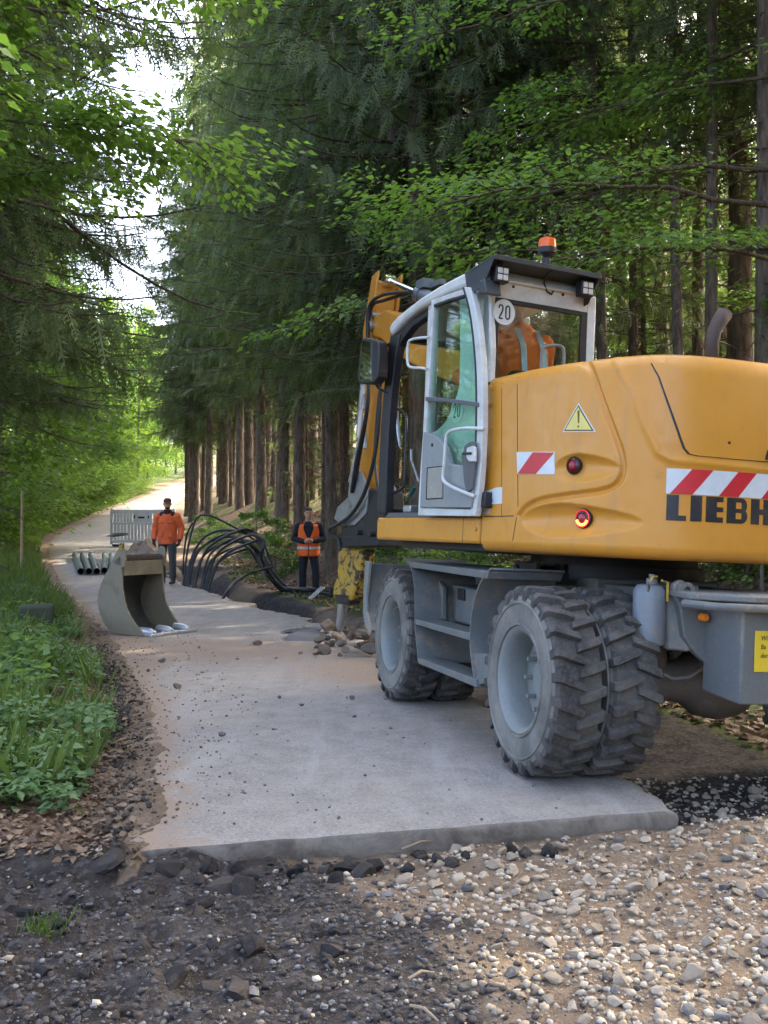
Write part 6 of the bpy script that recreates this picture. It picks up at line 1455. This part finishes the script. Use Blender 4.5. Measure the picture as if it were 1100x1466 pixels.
def instance(tv, tf, org, xd, nd, sc):
    """place template at org with axis xd and normal nd, scale sc -> arrays"""
    xd = xd / (np.linalg.norm(xd, axis=1, keepdims=True) + 1e-9); nd = nd - (nd * xd).sum(1, keepdims=True) * xd; nd /= (np.linalg.norm(nd, axis=1, keepdims=True) + 1e-9); yd = np.cross(nd, xd)
    P = org[:, None, :] + sc[:, None, None] * (tv[None, :, 0:1] * xd[:, None, :] + tv[None, :, 1:2] * yd[:, None, :] + tv[None, :, 2:3] * nd[:, None, :])
    k = len(org); Fq = tf[None] + (np.arange(k) * len(tv))[:, None, None]
    return P.reshape(-1, 3), Fq.reshape(-1, tf.shape[1])
def tube_np(paths, n=4):
    """paths: list of (points (m,3), radii (m)) -> quads"""
    VV = []; FF = []; b = 0
    for P, r in paths:
        P = np.asarray(P, float); m = len(P); t = np.gradient(P, axis=0); t /= (np.linalg.norm(t, axis=1, keepdims=True) + 1e-9)
        up = np.where(np.abs(t[:, 2:3]) > .9, np.array([[1.0, 0, 0]]), np.array([[0, 0, 1.0]])); x = np.cross(t, up); x /= (np.linalg.norm(x, axis=1, keepdims=True) + 1e-9); y = np.cross(t, x)
        a = np.arange(n) * 2 * np.pi / n
        R = P[:, None] + np.asarray(r)[:, None, None] * (np.cos(a)[None, :, None] * x[:, None] + np.sin(a)[None, :, None] * y[:, None]); VV.append(R.reshape(-1, 3))
        i = np.arange(m - 1)[:, None] * n; k = np.arange(n)[None]; k2 = (k + 1) % n; FF.append((np.stack([i + k, i + k2, i + n + k2, i + n + k], -1).reshape(-1, 4)) + b); b += m * n
    return np.concatenate(VV), np.concatenate(FF)
def trunk_np(H, r0, seed, lean=.0, n=14, m=26, flare=.35):
    rg = np.random.default_rng(seed); z = np.linspace(-.4, H, m); ph = rg.uniform(0, 6.28); P = np.stack([.10 * np.sin(z * .35 + ph) * (z > 0) * .5 + lean * z, .10 * np.cos(z * .28 + ph) * .5, z], -1)
    r = r0 * (1 - .85 * np.clip(z / H, 0, 1)) * (1 + flare * np.exp(-np.maximum(z, 0) / .35)) + .008; return P, r
def spruce(seed, H, base, Lmax, detail_top, dens=1.0, hang=1.0, dead=True, low=False, r0=.17):
    rg = np.random.default_rng(seed); TP, TR = trunk_np(H, r0, seed)
    tA, fA = spray_template(15, .24, .040, seed + 1); tB, fB = spray_template(7, .42, .13, seed + 2)
    trunk_paths = [(TP, TR)]; br = []; orgs = {0: [], 1: []}; xds = {0: [], 1: []}; nds = {0: [], 1: []}; scs = {0: [], 1: []}; cl = {0: [], 1: []}
    h = base
    while h < H - .4:
        coarse = h > detail_top; nb = rg.integers(4, 7) if not coarse else 4
        k = (H - h) / (H - base); L0 = Lmax * min(1.0, 1.25 * k ** .75) * (0.55 + .45 * min(1, (h - base) / 2.0 + .25))
        for j in range(nb):
            a = rg.uniform(0, 2 * np.pi); L = L0 * rg.uniform(.6, 1.12); m = 9; t = np.linspace(0, 1, m); tilt = rg.uniform(-.30, .02) + .35 * (1 - k); sag = rg.uniform(.22, .45) * hang
            hz = L * t; zz = L * (tilt * t - sag * t ** 1.5 + .30 * t ** 3); d = np.array([math.cos(a), math.sin(a)]); bend = rg.uniform(-.2, .2) * L * t ** 2
            x = d[0] * hz - d[1] * bend; y = d[1] * hz + d[0] * bend; hb = h + rg.uniform(-.2, .2)
            cx_ = np.interp(hb, TP[:, 2], TP[:, 0]); cy_ = np.interp(hb, TP[:, 2], TP[:, 1]); P = np.stack([cx_ + x, cy_ + y, hb + zz], -1); br.append((P, .022 * (1 - .8 * t) * (L / 2.5) + .004))
            lev = 1 if coarse else 0; step = (.075 if not coarse else .22) / dens; ns = max(4, int(L * .85 / step)); u = np.sort(rg.uniform(.14, 1.0, ns)); Q = np.stack([np.interp(u, t, P[:, i]) for i in range(3)], -1)
            out = np.array([d[0], d[1], 0]); lat = np.array([-d[1], d[0], 0]); side = rg.choice([-1, 1], ns)[:, None]; hangsel = (rg.random(ns) < .62)[:, None]
            ax = np.where(hangsel, out * .28 + lat * side * rg.uniform(.0, .55, (ns, 1)) + np.array([0, 0, -1.0]) * rg.uniform(.6, 1.2, (ns, 1)), out * rg.uniform(.45, .9, (ns, 1)) + lat * side * rg.uniform(.4, 1.0, (ns, 1)) + np.array([0, 0, -1.0]) * rg.uniform(.05, .45, (ns, 1)))
            nd = rg.normal(size=(ns, 3)) * .5 + np.where(hangsel, out + .0, np.array([0, 0, 1.0])); ln = (rg.uniform(.32, .78, ns) * (1 - .35 * np.abs(u - .45)) if not coarse else rg.uniform(.7, 1.15, ns)) * (.8 + .2 * L / Lmax)
            orgs[lev].append(Q); xds[lev].append(ax); nds[lev].append(nd); scs[lev].append(ln); cl[lev].append(np.clip(rg.normal(.45, .22, ns) + .3 * (u - .5), 0, 1))
        h += (rg.uniform(.36, .52) if not coarse else .85) / (dens ** .5)
    if dead:
        for hh in np.arange(1.2, base + .8, .30):
            for j in range(rg.integers(1, 4)):
                a = rg.uniform(0, 6.28); L = rg.uniform(.3, 1.3); t = np.linspace(0, 1, 5); P = np.stack([math.cos(a) * L * t, math.sin(a) * L * t, hh + L * (-.15 * t - .25 * t * t)], -1); br.append((P, .010 * (1 - .8 * t) + .002))
    VV = []; FF = []; CC = []; b = 0
    for lev, (tv, tf) in ((0, (tA, fA)), (1, (tB, fB))):
        if not orgs[lev]: continue
        v, f = instance(tv, tf, np.concatenate(orgs[lev]), np.concatenate(xds[lev]), np.concatenate(nds[lev]), np.concatenate(scs[lev])); c = np.repeat(np.concatenate(cl[lev]), len(tv)); c = np.clip(c + np.tile(.22 * (tv[:, 0] - .5), len(c) // len(tv)), 0, 1); VV.append(v); FF.append(f + b); CC.append(c); b += len(v)
    crown = np_mesh('crown', np.concatenate(VV), np.concatenate(FF), M['needle'], False, np.concatenate(CC))
    v1, f1 = tube_np(trunk_paths, 14); v2, f2 = tube_np(br, 4)
    trunk = np_mesh('trunk', v1, f1, M['bark'], True); limbs = np_mesh('limbs', v2, f2, M['deadwood'], True)
    return trunk, limbs, crown
def leaf_template():
    V = np.array([(0, 0, 0), (.35, .30, .05), (1, 0, -.04), (.35, -.30, .05)], float); return V, np.array([(0, 1, 2, 3)])
LT, LF = leaf_template()
def leaf_mesh(name, org, xd, nd, sc, mat, rg, c0=None):
    v, f = instance(LT, LF, org, xd, nd, sc); c = np.repeat(np.clip(rg.normal(.5, .22, len(org)) if c0 is None else c0, 0, 1), 4); return np_mesh(name, v, f, mat, False, c)
def layered_leaves(P, d, L, rg, n, size, spread=.5, droop=.15):
    """leaves in a flat fan along a twig path"""
    u = rg.uniform(.1, 1.05, n); Q = np.stack([np.interp(u, np.linspace(0, 1, len(P)), P[:, i]) for i in range(3)], -1); lat = np.cross(d, (0, 0, 1.0)); lat /= (np.linalg.norm(lat) + 1e-9)
    w = rg.normal(0, .5, n) * spread * L * (.35 + .65 * np.sin(np.pi * np.clip(u, 0, 1))); Q = Q + lat * w[:, None] + np.array([0, 0, 1.0]) * (rg.normal(0, .05, n) - droop * np.abs(w) / (spread * L + .01) * .25)[:, None]
    xd = d[None] * rg.uniform(.2, 1, (n, 1)) + lat[None] * (np.sign(w) * rg.uniform(.2, 1.1, n))[:, None] + np.array([0, 0, -1.0]) * rg.uniform(.05, .6, (n, 1)); nd = np.array([0, 0, 1.0]) + rg.normal(0, .38, (n, 3)); return Q, xd, nd, size * rg.uniform(.65, 1.25, n)
def broadleaf(seed, H, base, spread, nl=14, leaves=9000, size=.085, r0=.16, toward=None, mat='leaf', bark='greybark', lean=0.0, updip=.25, vol=0.0):
    rg = np.random.default_rng(seed); TP, TR = trunk_np(H, r0, seed, lean); paths = []; OR = []; XD = []; ND = []; SCs = []
    per = max(30, leaves // (nl * 9))
    for i in range(nl):
        h = base + (H - base) * ((i + rg.uniform(0, .8)) / nl) ** .9 * .97; k = (H - h) / (H - base + .01); L = spread * rg.uniform(.65, 1.1) * (.35 + .65 * min(1, 1.6 * k))
        a = rg.uniform(0, 6.28) if toward is None or rg.random() < .25 else toward + rg.normal(0, .55); t = np.linspace(0, 1, 8); up = rg.uniform(.0, .5) * updip * 4
        d = np.array([math.cos(a), math.sin(a), 0]); wig = rg.normal(0, .04, (8, 3)).cumsum(0) * L * .25; P = np.array([np.interp(h, TP[:, 2], TP[:, 0]), np.interp(h, TP[:, 2], TP[:, 1]), h]) + d * (L * t)[:, None] + np.array([0, 0, 1.0]) * (L * (up * t * .5 - .18 * t * t))[:, None] + wig
        paths.append((P, (.022 * (1 - .85 * t) + .003) * (L / 3)))
        for j in range(9):
            u = rg.uniform(.18, 1.0); p = np.array([np.interp(u, t, P[:, q]) for q in range(3)]); aa = a + rg.choice([-1, 1]) * rg.uniform(.35, 1.2); dd = np.array([math.cos(aa), math.sin(aa), rg.uniform(-.15, .25)]); l2 = L * rg.uniform(.22, .42); tt = np.linspace(0, 1, 5); P2 = p + dd * (l2 * tt)[:, None] + np.array([0, 0, -1.0]) * (.14 * l2 * tt ** 2)[:, None]
            paths.append((P2, .009 * (1 - .8 * tt) + .002)); q, x, n, s = layered_leaves(P2, dd, l2, rg, per, size, .75); q = q + rg.normal(0, 1, q.shape) * vol; n = n + rg.normal(0, 1, n.shape) * (vol * 2); OR.append(q); XD.append(x); ND.append(n); SCs.append(s)
    crown = leaf_mesh('crown', np.concatenate(OR), np.concatenate(XD), np.concatenate(ND), np.concatenate(SCs), M[mat], rg)
    v1, f1 = tube_np([(TP, TR)], 12); v2, f2 = tube_np(paths, 4); return np_mesh('trunk', v1, f1, M[bark], True), np_mesh('limbs', v2, f2, M['deadwood'], True), crown
def tree(name, meshes, x, y, rz, s, label, cat='tree', group=None, z=None, sz_=1.0):
    o = empty(name, (x, y, (gz(x, y) if z is None else z) - .05), rz); o.scale = (s, s, s * sz_); tag(o, label, cat, group)
    for n_, me in zip(('trunk', 'limbs', 'crown'), meshes):
        c = obj(n_, me, o)
        if n_ != 'trunk': c['kind'] = 'stuff'
    return o

# spruce kinds
SPA = [spruce(11, 24, 4.4, 3.2, 14, 1.1, 1.0), spruce(12, 26, 5.0, 3.1, 15, 1.05, 1.1)]       # roadside trees, full drooping crowns
SPB = [spruce(21, 25, 9.0, 2.1, 15, .75, 1.0, r0=.125), spruce(22, 23, 7.0, 2.0, 13, .75, .9, r0=.105)]   # inside the stand, bare lower trunks
SPY = spruce(31, 9, 1.4, 1.9, 8, 1.0, .8, False, r0=.09)                                       # young tree
def trunk_at(px, Y): return at_depth(px, 700, Y)[0]
UNDER = []
# the edge of the stand along the road: drooping spruces
edge = [(268, 58, 1, 1.0), (300, 47, 0, .95), (345, 41, 1, 1.0), (372, 35, 0, 1.05), (405, 30, 1, 1.0), (432, 26.5, 0, .95), (477, 22.6, 1, 1.0), (520, 20.5, 0, 1.0), (560, 17.8, 1, 1.0), (600, 16.6, 0, .98), (652, 17.2, 0, 1.08), (700, 18.5, 1, 1.1)]
for i, (px, Y, k, s) in enumerate(edge):
    lab = {477: 'tall spruce with a thick bare trunk right behind the vest worker', 520: 'drooping spruce standing behind the boom and mirror', 560: 'drooping spruce rising behind the stick top', 600: 'drooping spruce rising behind the cab roof front', 652: 'tall spruce with grey trunk rising above the cab door', 700: 'drooping spruce rising behind the amber beacon', 268: 'slim spruce at the bend where the sunlit road begins'}.get(px)
    tree('spruce_tree', SPA[k], trunk_at(px, Y), Y, i * 1.9, s, lab or 'tall spruce with long drooping branches at the edge of the stand above the trench', 'tree', None if lab else 'drooping spruces along the stand edge')
for i in range(15):
    Y = 24 + i * 2.9; tree('spruce_tree', SPA[i % 2], float(XR(np.array(Y))) + 4.2 + 1.6 * (i % 3), Y, i * 2.7, .92 + .05 * (i % 4), 'broad spruce in the second row of the stand above the trench', 'tree', 'spruces of the second row')
# inside the stand: rows of bare trunks
rg = np.random.default_rng(3); pts = []
for (px, Y) in [(277, 50), (290, 55), (322, 52), (330, 46), (352, 47), (362, 43), (384, 42), (392, 38), (416, 37), (424, 33), (446, 34), (463, 25), (492, 28), (505, 33), (540, 27), (560, 31), (610, 26), (632, 30),
                (700, 22), (735, 27), (787, 19.5), (815, 25), (845, 22), (868, 17.5), (905, 20), (915, 26), (948, 23), (978, 16), (1000, 21), (1024, 15.2), (1060, 19), (1092, 13.6), (1120, 17), (760, 33), (680, 35), (890, 32), (1040, 28), (940, 36)]:
    pts.append((trunk_at(px, Y), Y, True))
k = 0
while k < 30:
    Y = rg.uniform(12, 75); x = XR(np.array(Y)) + rg.uniform(9, 40)
    if all((x - a) ** 2 + (Y - b_) ** 2 > 5.0 for a, b_, _ in pts): pts.append((float(x), Y, False)); k += 1
for i, (x, Y, front) in enumerate(pts):
    tr_ = tree('spruce_tree', SPB[i % 2] if i % 5 else SPA[(i // 5) % 2], x, Y, i * 2.3, rg.uniform(.72, 1.25) if front else rg.uniform(.9, 1.15), 'straight spruce with bare lower trunk inside the dense stand beside the excavator' if front else 'slender spruce deep in the shaded stand far behind the excavator', 'tree', 'bare spruces inside the stand' if front else 'spruces deep in the stand'); tr_.rotation_euler = (rg.normal(0, .018), rg.normal(0, .018), i * 2.3)
for i, (px, Y) in enumerate([(600, 24), (690, 21), (742, 24), (800, 28), (860, 24), (925, 21), (985, 25), (1045, 22), (500, 31), (440, 30), (560, 36), (830, 36), (960, 33), (700, 40)]):
    tree('young_spruce', SPY, trunk_at(px, Y), Y, i * 1.7, rg.uniform(.55, 1.0), 'young spruce with low green branches growing between the tall trunks', 'tree', 'young spruces between the trunks')
for i in range(34):
    Y = rg.uniform(26, 85); x = float(XR(np.array(Y))) + rg.uniform(14, 46)
    UNDER.append((x, Y))
# further along the road on its right, and behind everything
for i in range(26):
    Y = 50 + i * 4.0; x = float(XR(np.array(Y))) + 1.8 + (i % 3) * 1.6
    tree('spruce_tree', SPA[i % 2], x, Y, i * 1.3, rg.uniform(.85, 1.05), 'spruce lining the far bend of the road on the bank side', 'tree', 'spruces along the far bend')
for i in range(18):
    Y = 46 + i * 4.2; x = float(XR(np.array(Y))) + 6.0 + (i % 2) * 3.2
    tree('spruce_tree', SPA[(i + 1) % 2], x, Y, i * 2.9, rg.uniform(.95, 1.15), 'spruce behind the roadside row at the far bend', 'tree', 'second spruce row at the far bend')
# out of view behind the camera and to the right: spruces added to block sunlight
for i, (x, Y) in enumerate([(7.2, 15), (9.6, 17), (8.6, 20), (11, 14.5), (12.5, 18), (7.5, 9), (9.5, 5.5), (9, 0), (12, 3), (10.5, 11), (13, 8), (8.5, -6), (-9, -3), (-10, 3)]):
    tree('spruce_tree', SPA[i % 2], x, Y, i * 2.1, 1.0, 'unseen spruce added on the bank to shade the scene', 'tree', 'unseen shading spruces')
for i, (x, Y) in enumerate([(8, -13), (11, -16), (14, -6), (16, 1), (12.5, -10), (17, -11), (20, -3), (15, 6)]):  # unseen spruces, added to darken what the rear window reflects
    tree('spruce_tree', SPA[i % 2], x, Y, i * 1.7, 1.0, 'unseen spruce added behind the gravel to darken glass reflections', 'tree', 'unseen spruces added for reflections')
# left side: spruces with dark hanging limbs over the road
SPL = spruce(13, 17, 4.3, 3.7, 11, 1.25, 1.2)
tree('spruce_tree', SPL, -5.0, 10.8, .8, 1.0, 'dark spruce hanging its low boughs over the road edge with the nettles', 'tree')
tree('spruce_tree', SPL, -8.5, 22.0, 1.2, 1.1, 'dark spruce farther along the nettle verge with boughs reaching over the pipes', 'tree')
tree('spruce_tree', SPL, -5.7, 13.3, 4.1, .85, 'dark spruce behind the maple whose boughs close the view over the road', 'tree')
tree('spruce_tree', SPA[0], -9.5, 17.5, 2.2, .90, 'dark spruce with low skirt standing behind the nettles on the nettle verge', 'tree', z=-1.6)
tree('spruce_tree', SPL, -6.5, 15.6, 2.9, .72, 'smaller dark spruce with low drooping branches farther along the nettle verge', 'tree')
# broadleaves
BL_L = broadleaf(41, 11, 3.6, 3.9, 17, 24000, .10, .13, toward=.35, mat='leaf')
tree('maple_tree', BL_L, -5.2, 8.6, 0, 1.0, 'leafy maple reaching over the road above the nettles', 'tree')
BL_R = broadleaf(42, 12, 3.2, 5.4, 20, 26000, .10, .19, toward=3.2, mat='leaf', updip=.12)
tree('beech_tree', BL_R, 5.5, 13.2, 0, 1.0, 'grey beech spreading layered leafy branches over the excavator hood', 'tree')
BL_R2 = broadleaf(43, 7.5, 1.6, 3.4, 14, 11000, .09, .10, toward=3.0, mat='leaf', updip=.1)
tree('beech_tree', BL_R2, 7.6, 15.5, .4, 1.0, 'small beech with low leafy branches behind the exhaust pipe', 'tree')
tree('beech_tree', BL_R2, 6.3, 11.6, 2.6, .62, 'beech sapling leaning over the bank beside the hood', 'tree')
# understory and woods on the left and at the bend
BU = [broadleaf(51, 9, .6, 3.2, 24, 16000, .16, .08, mat='brightleaf', updip=.3, vol=.28), broadleaf(52, 15, 1.2, 3.8, 26, 20000, .18, .11, mat='brightleaf', updip=.35, vol=.32)]
BM = [broadleaf(53, 10, .6, 3.2, 24, 16000, .15, .09, mat='leaf', updip=.3, vol=.28), broadleaf(54, 17, 1.5, 4.2, 26, 20000, .19, .13, mat='leaf', updip=.35, vol=.32)]
wood = []
rg = np.random.default_rng(17)
for (px, Y) in [(5, 30), (14, 40), (50, 34), (90, 46), (120, 60), (150, 52), (178, 66), (196, 74), (70, 58), (30, 52), (105, 75), (140, 85), (205, 95), (222, 110), (165, 100)]:
    wood.append((at_depth(px, 700, Y)[0], Y))
for i in range(60):
    Y = rg.uniform(24, 150); x = float(XL(np.array(Y))) - rg.uniform(3, 30); wood.append((x, Y))
for i, (x, Y) in enumerate(wood):
    x = min(x, float(XL(np.array(Y))) - 2.2); kind = (i * 7) % 4
    me = (BU + BM)[kind]; tree('young_broadleaf_tree', me, x, Y, i * 1.7, rg.uniform(.8, 1.25), 'sunny yellow green young tree in the wood on the nettle side of the road' if kind < 2 else 'mid green young tree in the wood on the nettle side of the road', 'tree', 'sunny young trees of the nettle side wood' if kind < 2 else 'green young trees of the nettle side wood')
for i, (x, Y) in enumerate(UNDER):
    tree('young_broadleaf_tree', (BU + BM)[(0, 2, 1, 0)[i % 4]], x, Y, i * 1.9, rg.uniform(.7, 1.15), 'leafy undergrowth tree glowing between the trunks behind the spruce stand', 'tree', 'undergrowth trees behind the stand')
for i in range(20):                                     # sunlit trees closing the bend
    Y = 112 + i * 6; x = -46 + i * 3.4 + rg.uniform(-3, 3)
    if float(XL(np.array(Y))) - 2 < x < float(XR(np.array(Y))) + 2: x = float(XL(np.array(Y))) - 5
    tree('young_broadleaf_tree', BU[i % 2], x, Y, i * 1.1, rg.uniform(1.3, 1.9), 'sunlit yellow green tree closing the view at the road bend', 'tree', 'sunlit trees at the bend')
# tall trees of the nettle side wood far back, leaving a gap of sky
for i, (x, Y) in enumerate([(-24, 48), (-30, 60), (-36, 55), (-34, 80), (-44, 95), (-40, 70), (-20, 33), (-16, 27), (-52, 110), (-26, 40)]):
    tree('spruce_tree', SPB[i % 2], x, Y, i * 1.2, .95, 'tall spruce rising out of the wood behind the nettle verge', 'tree', 'tall spruces of the nettle side wood')
for i, (x, Y) in enumerate([(9, -2), (10.5, -6), (12, 2), (9.5, 3.5), (13, -4), (11, 6.5), (14, 4), (8.5, -10)]):  # added out of view, dense to the ground, to dim the cab glass reflection
    tree('young_broadleaf_tree', BM[i % 2], x, Y, i * 1.3, .7, 'unseen leafy young tree added to darken glass reflections', 'tree', 'unseen young trees added for reflections')
# shrubs on the bank
SH = broadleaf(61, 1.6, .15, 1.1, 12, 3500, .075, .02, mat='leaf', updip=.6)
for i, (px, Y) in enumerate([(300, 33), (365, 27), (395, 24.5), (600, 15), (640, 14.6), (1010, 13.5), (1070, 12.6), (1095, 11.8), (960, 14.5), (700, 16)]):
    x = trunk_at(px, Y); tree('shrub', SH, x, Y, i * 1.4, rg.uniform(.7, 1.1), 'low leafy shrub growing on the bank under the spruces', 'shrub', 'shrubs on the bank')

# ------------------------------------------------------------------ ground cover, grass, fallen leaves
def cover(n, cond, zoff, size, mat, name, seed, h=(0.02, .35), tilt=.45, region=None, par=None):
    rg = np.random.default_rng(seed); x, y = region(rg, n); ok = cond(x, y, rg); x, y = x[ok], y[ok]; m = len(x); hh = rg.uniform(0, 1, m) ** .7; cl_ = .5 + .5 * fbm(x * 1.6, y * 1.6, 3, seed); z = terrain(x, y) + h[0] + (h[1] - h[0]) * hh * np.clip(cl_, .15, 1)
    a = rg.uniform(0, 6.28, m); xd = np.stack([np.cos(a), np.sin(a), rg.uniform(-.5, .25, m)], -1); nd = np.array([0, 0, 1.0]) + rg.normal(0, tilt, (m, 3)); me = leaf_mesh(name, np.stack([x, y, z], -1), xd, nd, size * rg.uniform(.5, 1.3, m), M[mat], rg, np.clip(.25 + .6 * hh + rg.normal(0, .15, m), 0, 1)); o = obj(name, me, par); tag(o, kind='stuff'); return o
def reg_left(rg, n): y = 4.2 + 14 * rg.random(n) ** 1.5; return XL(y) - .05 - 4.2 * rg.random(n), y
def patchy(x, y, s=1.3, seed=81, th=0.0): return fbm(x * s, y * s, 3, seed) > th
o = cover(85000, lambda x, y, r: (XL(y) - x > .30 + .18 * fbm(x * 2, y * 2, 2, 83)) & (patchy(x, y, 1.1, 81, -.22) | (XL(y) - x > .8)) & (y > 4.7 + .35 * fbm(x * 2, y * 2, 2, 84)), 0, .064, 'nettle', 'nettle_bed', 91, (.02, .36), .4, reg_left); tag(o, 'bed of nettles and ground ivy along the road edge opposite the trench', 'nettles')
o = cover(22000, lambda x, y, r: (XL(y) - x > .02), 0, .045, 'litter', 'fallen_leaves', 92, (.004, .03), .5, reg_left); tag(o, 'dry brown leaves scattered on the nettle verge', 'leaves')
def reg_bank(rg, n): y = 7 + 24 * rg.random(n) ** 1.2; return XR(y) + 1.7 + 7 * rg.random(n) ** 1.1, y
o = cover(30000, lambda x, y, r: np.ones(len(x), bool), 0, .095, 'litter', 'fallen_leaves', 93, (.004, .05), .5, reg_bank); tag(o, 'brown leaf litter covering the bank beyond the trench', 'leaves')
def blades(n, region, cond, hgt, name, label, seed):
    rg = np.random.default_rng(seed); x, y = region(rg, n); ok = cond(x, y); x, y = x[ok], y[ok]; m = len(x); z = terrain(x, y); a = rg.uniform(0, 6.28, m); xd = np.stack([np.cos(a) * .45, np.sin(a) * .45, np.ones(m)], -1); nd = np.stack([-np.sin(a), np.cos(a), np.zeros(m)], -1) + rg.normal(0, .3, (m, 3))
    tv = np.array([(0, -.05, 0), (.5, -.035, .03), (1, 0, .14), (.5, .035, .03)]); v, f = instance(tv, np.array([(0, 1, 2, 3)]), np.stack([x, y, z], -1), xd, nd, hgt * rg.uniform(.5, 1.3, m)); o = obj(name, np_mesh(name, v, f, M['grassblade'], False, np.repeat(rg.uniform(.1, 1, m), 4))); tag(o, label, 'grass', kind='stuff'); return o
def reg_far(rg, n): y = 14 + 95 * rg.random(n) ** 1.6; return XL(y) - .35 - 3.0 * rg.random(n) ** 1.4, y
blades(26000, reg_far, lambda x, y: np.ones(len(x), bool), .30, 'verge_grass', 'green grass strip along the far road opposite the spruces', 95)
def reg_moss(rg, n): y = 12 + 22 * rg.random(n); return XR(y) + 1.8 + 4.5 * rg.random(n), y
blades(9000, reg_moss, lambda x, y: patchy(x, y, .9, 31, .05), .16, 'bank_grass', 'short grass tufts on the bank beyond the trench', 96)
def reg_near(rg, n): y = 5.0 + 9 * rg.random(n) ** 1.3; return XL(y) - .3 - 3.2 * rg.random(n), y
blades(7000, reg_near, lambda x, y: patchy(x, y, 1.6, 85, -.05), .30, 'verge_grass', 'thin grass blades growing among the nettles', 98)
o = cover(2200, lambda x, y, r: (XL(y) - x > .7) & patchy(x, y, 1.4, 86, .0), 0, .11, 'leaf', 'broad_leaved_herbs', 99, (.12, .48), .5, reg_near); tag(o, 'taller broad leaved herbs standing above the nettle bed', 'herbs')
def reg_tuft(rg, n): return -1.20 + .04 * rg.normal(size=n), 3.62 + .03 * rg.normal(size=n)
blades(60, reg_tuft, lambda x, y: np.ones(len(x), bool), .09, 'grass_tuft', 'single grass tuft growing in the dark dug soil', 97)
# dry twigs lying across the cut edge
for i, (p0, p1) in enumerate((((160, 1236), (190, 1203)), ((165, 1240), (182, 1200)), ((575, 1216), (630, 1203)), ((585, 1402), (622, 1392)), ((588, 1440), (628, 1462)))):
    a = on_z(*p0, -.06); c = on_z(*p1, -.02 if i < 2 else -.06); mid = (a + c) / 2; mid[2] += .015; b = MB(); b.tube([tuple(a), tuple(mid), tuple(c)], [.006, .005, .003], 6)
    tag(b.build('dry_twig', M['twig']), ['dry twig sticking out of the soil at the slab corner', 'thin dry twig lying against the slab corner', 'pale root end hanging over the cut slab edge', 'small broken stick lying among the pale gravel', 'short bare stick in the grey grit'][i], 'twig')
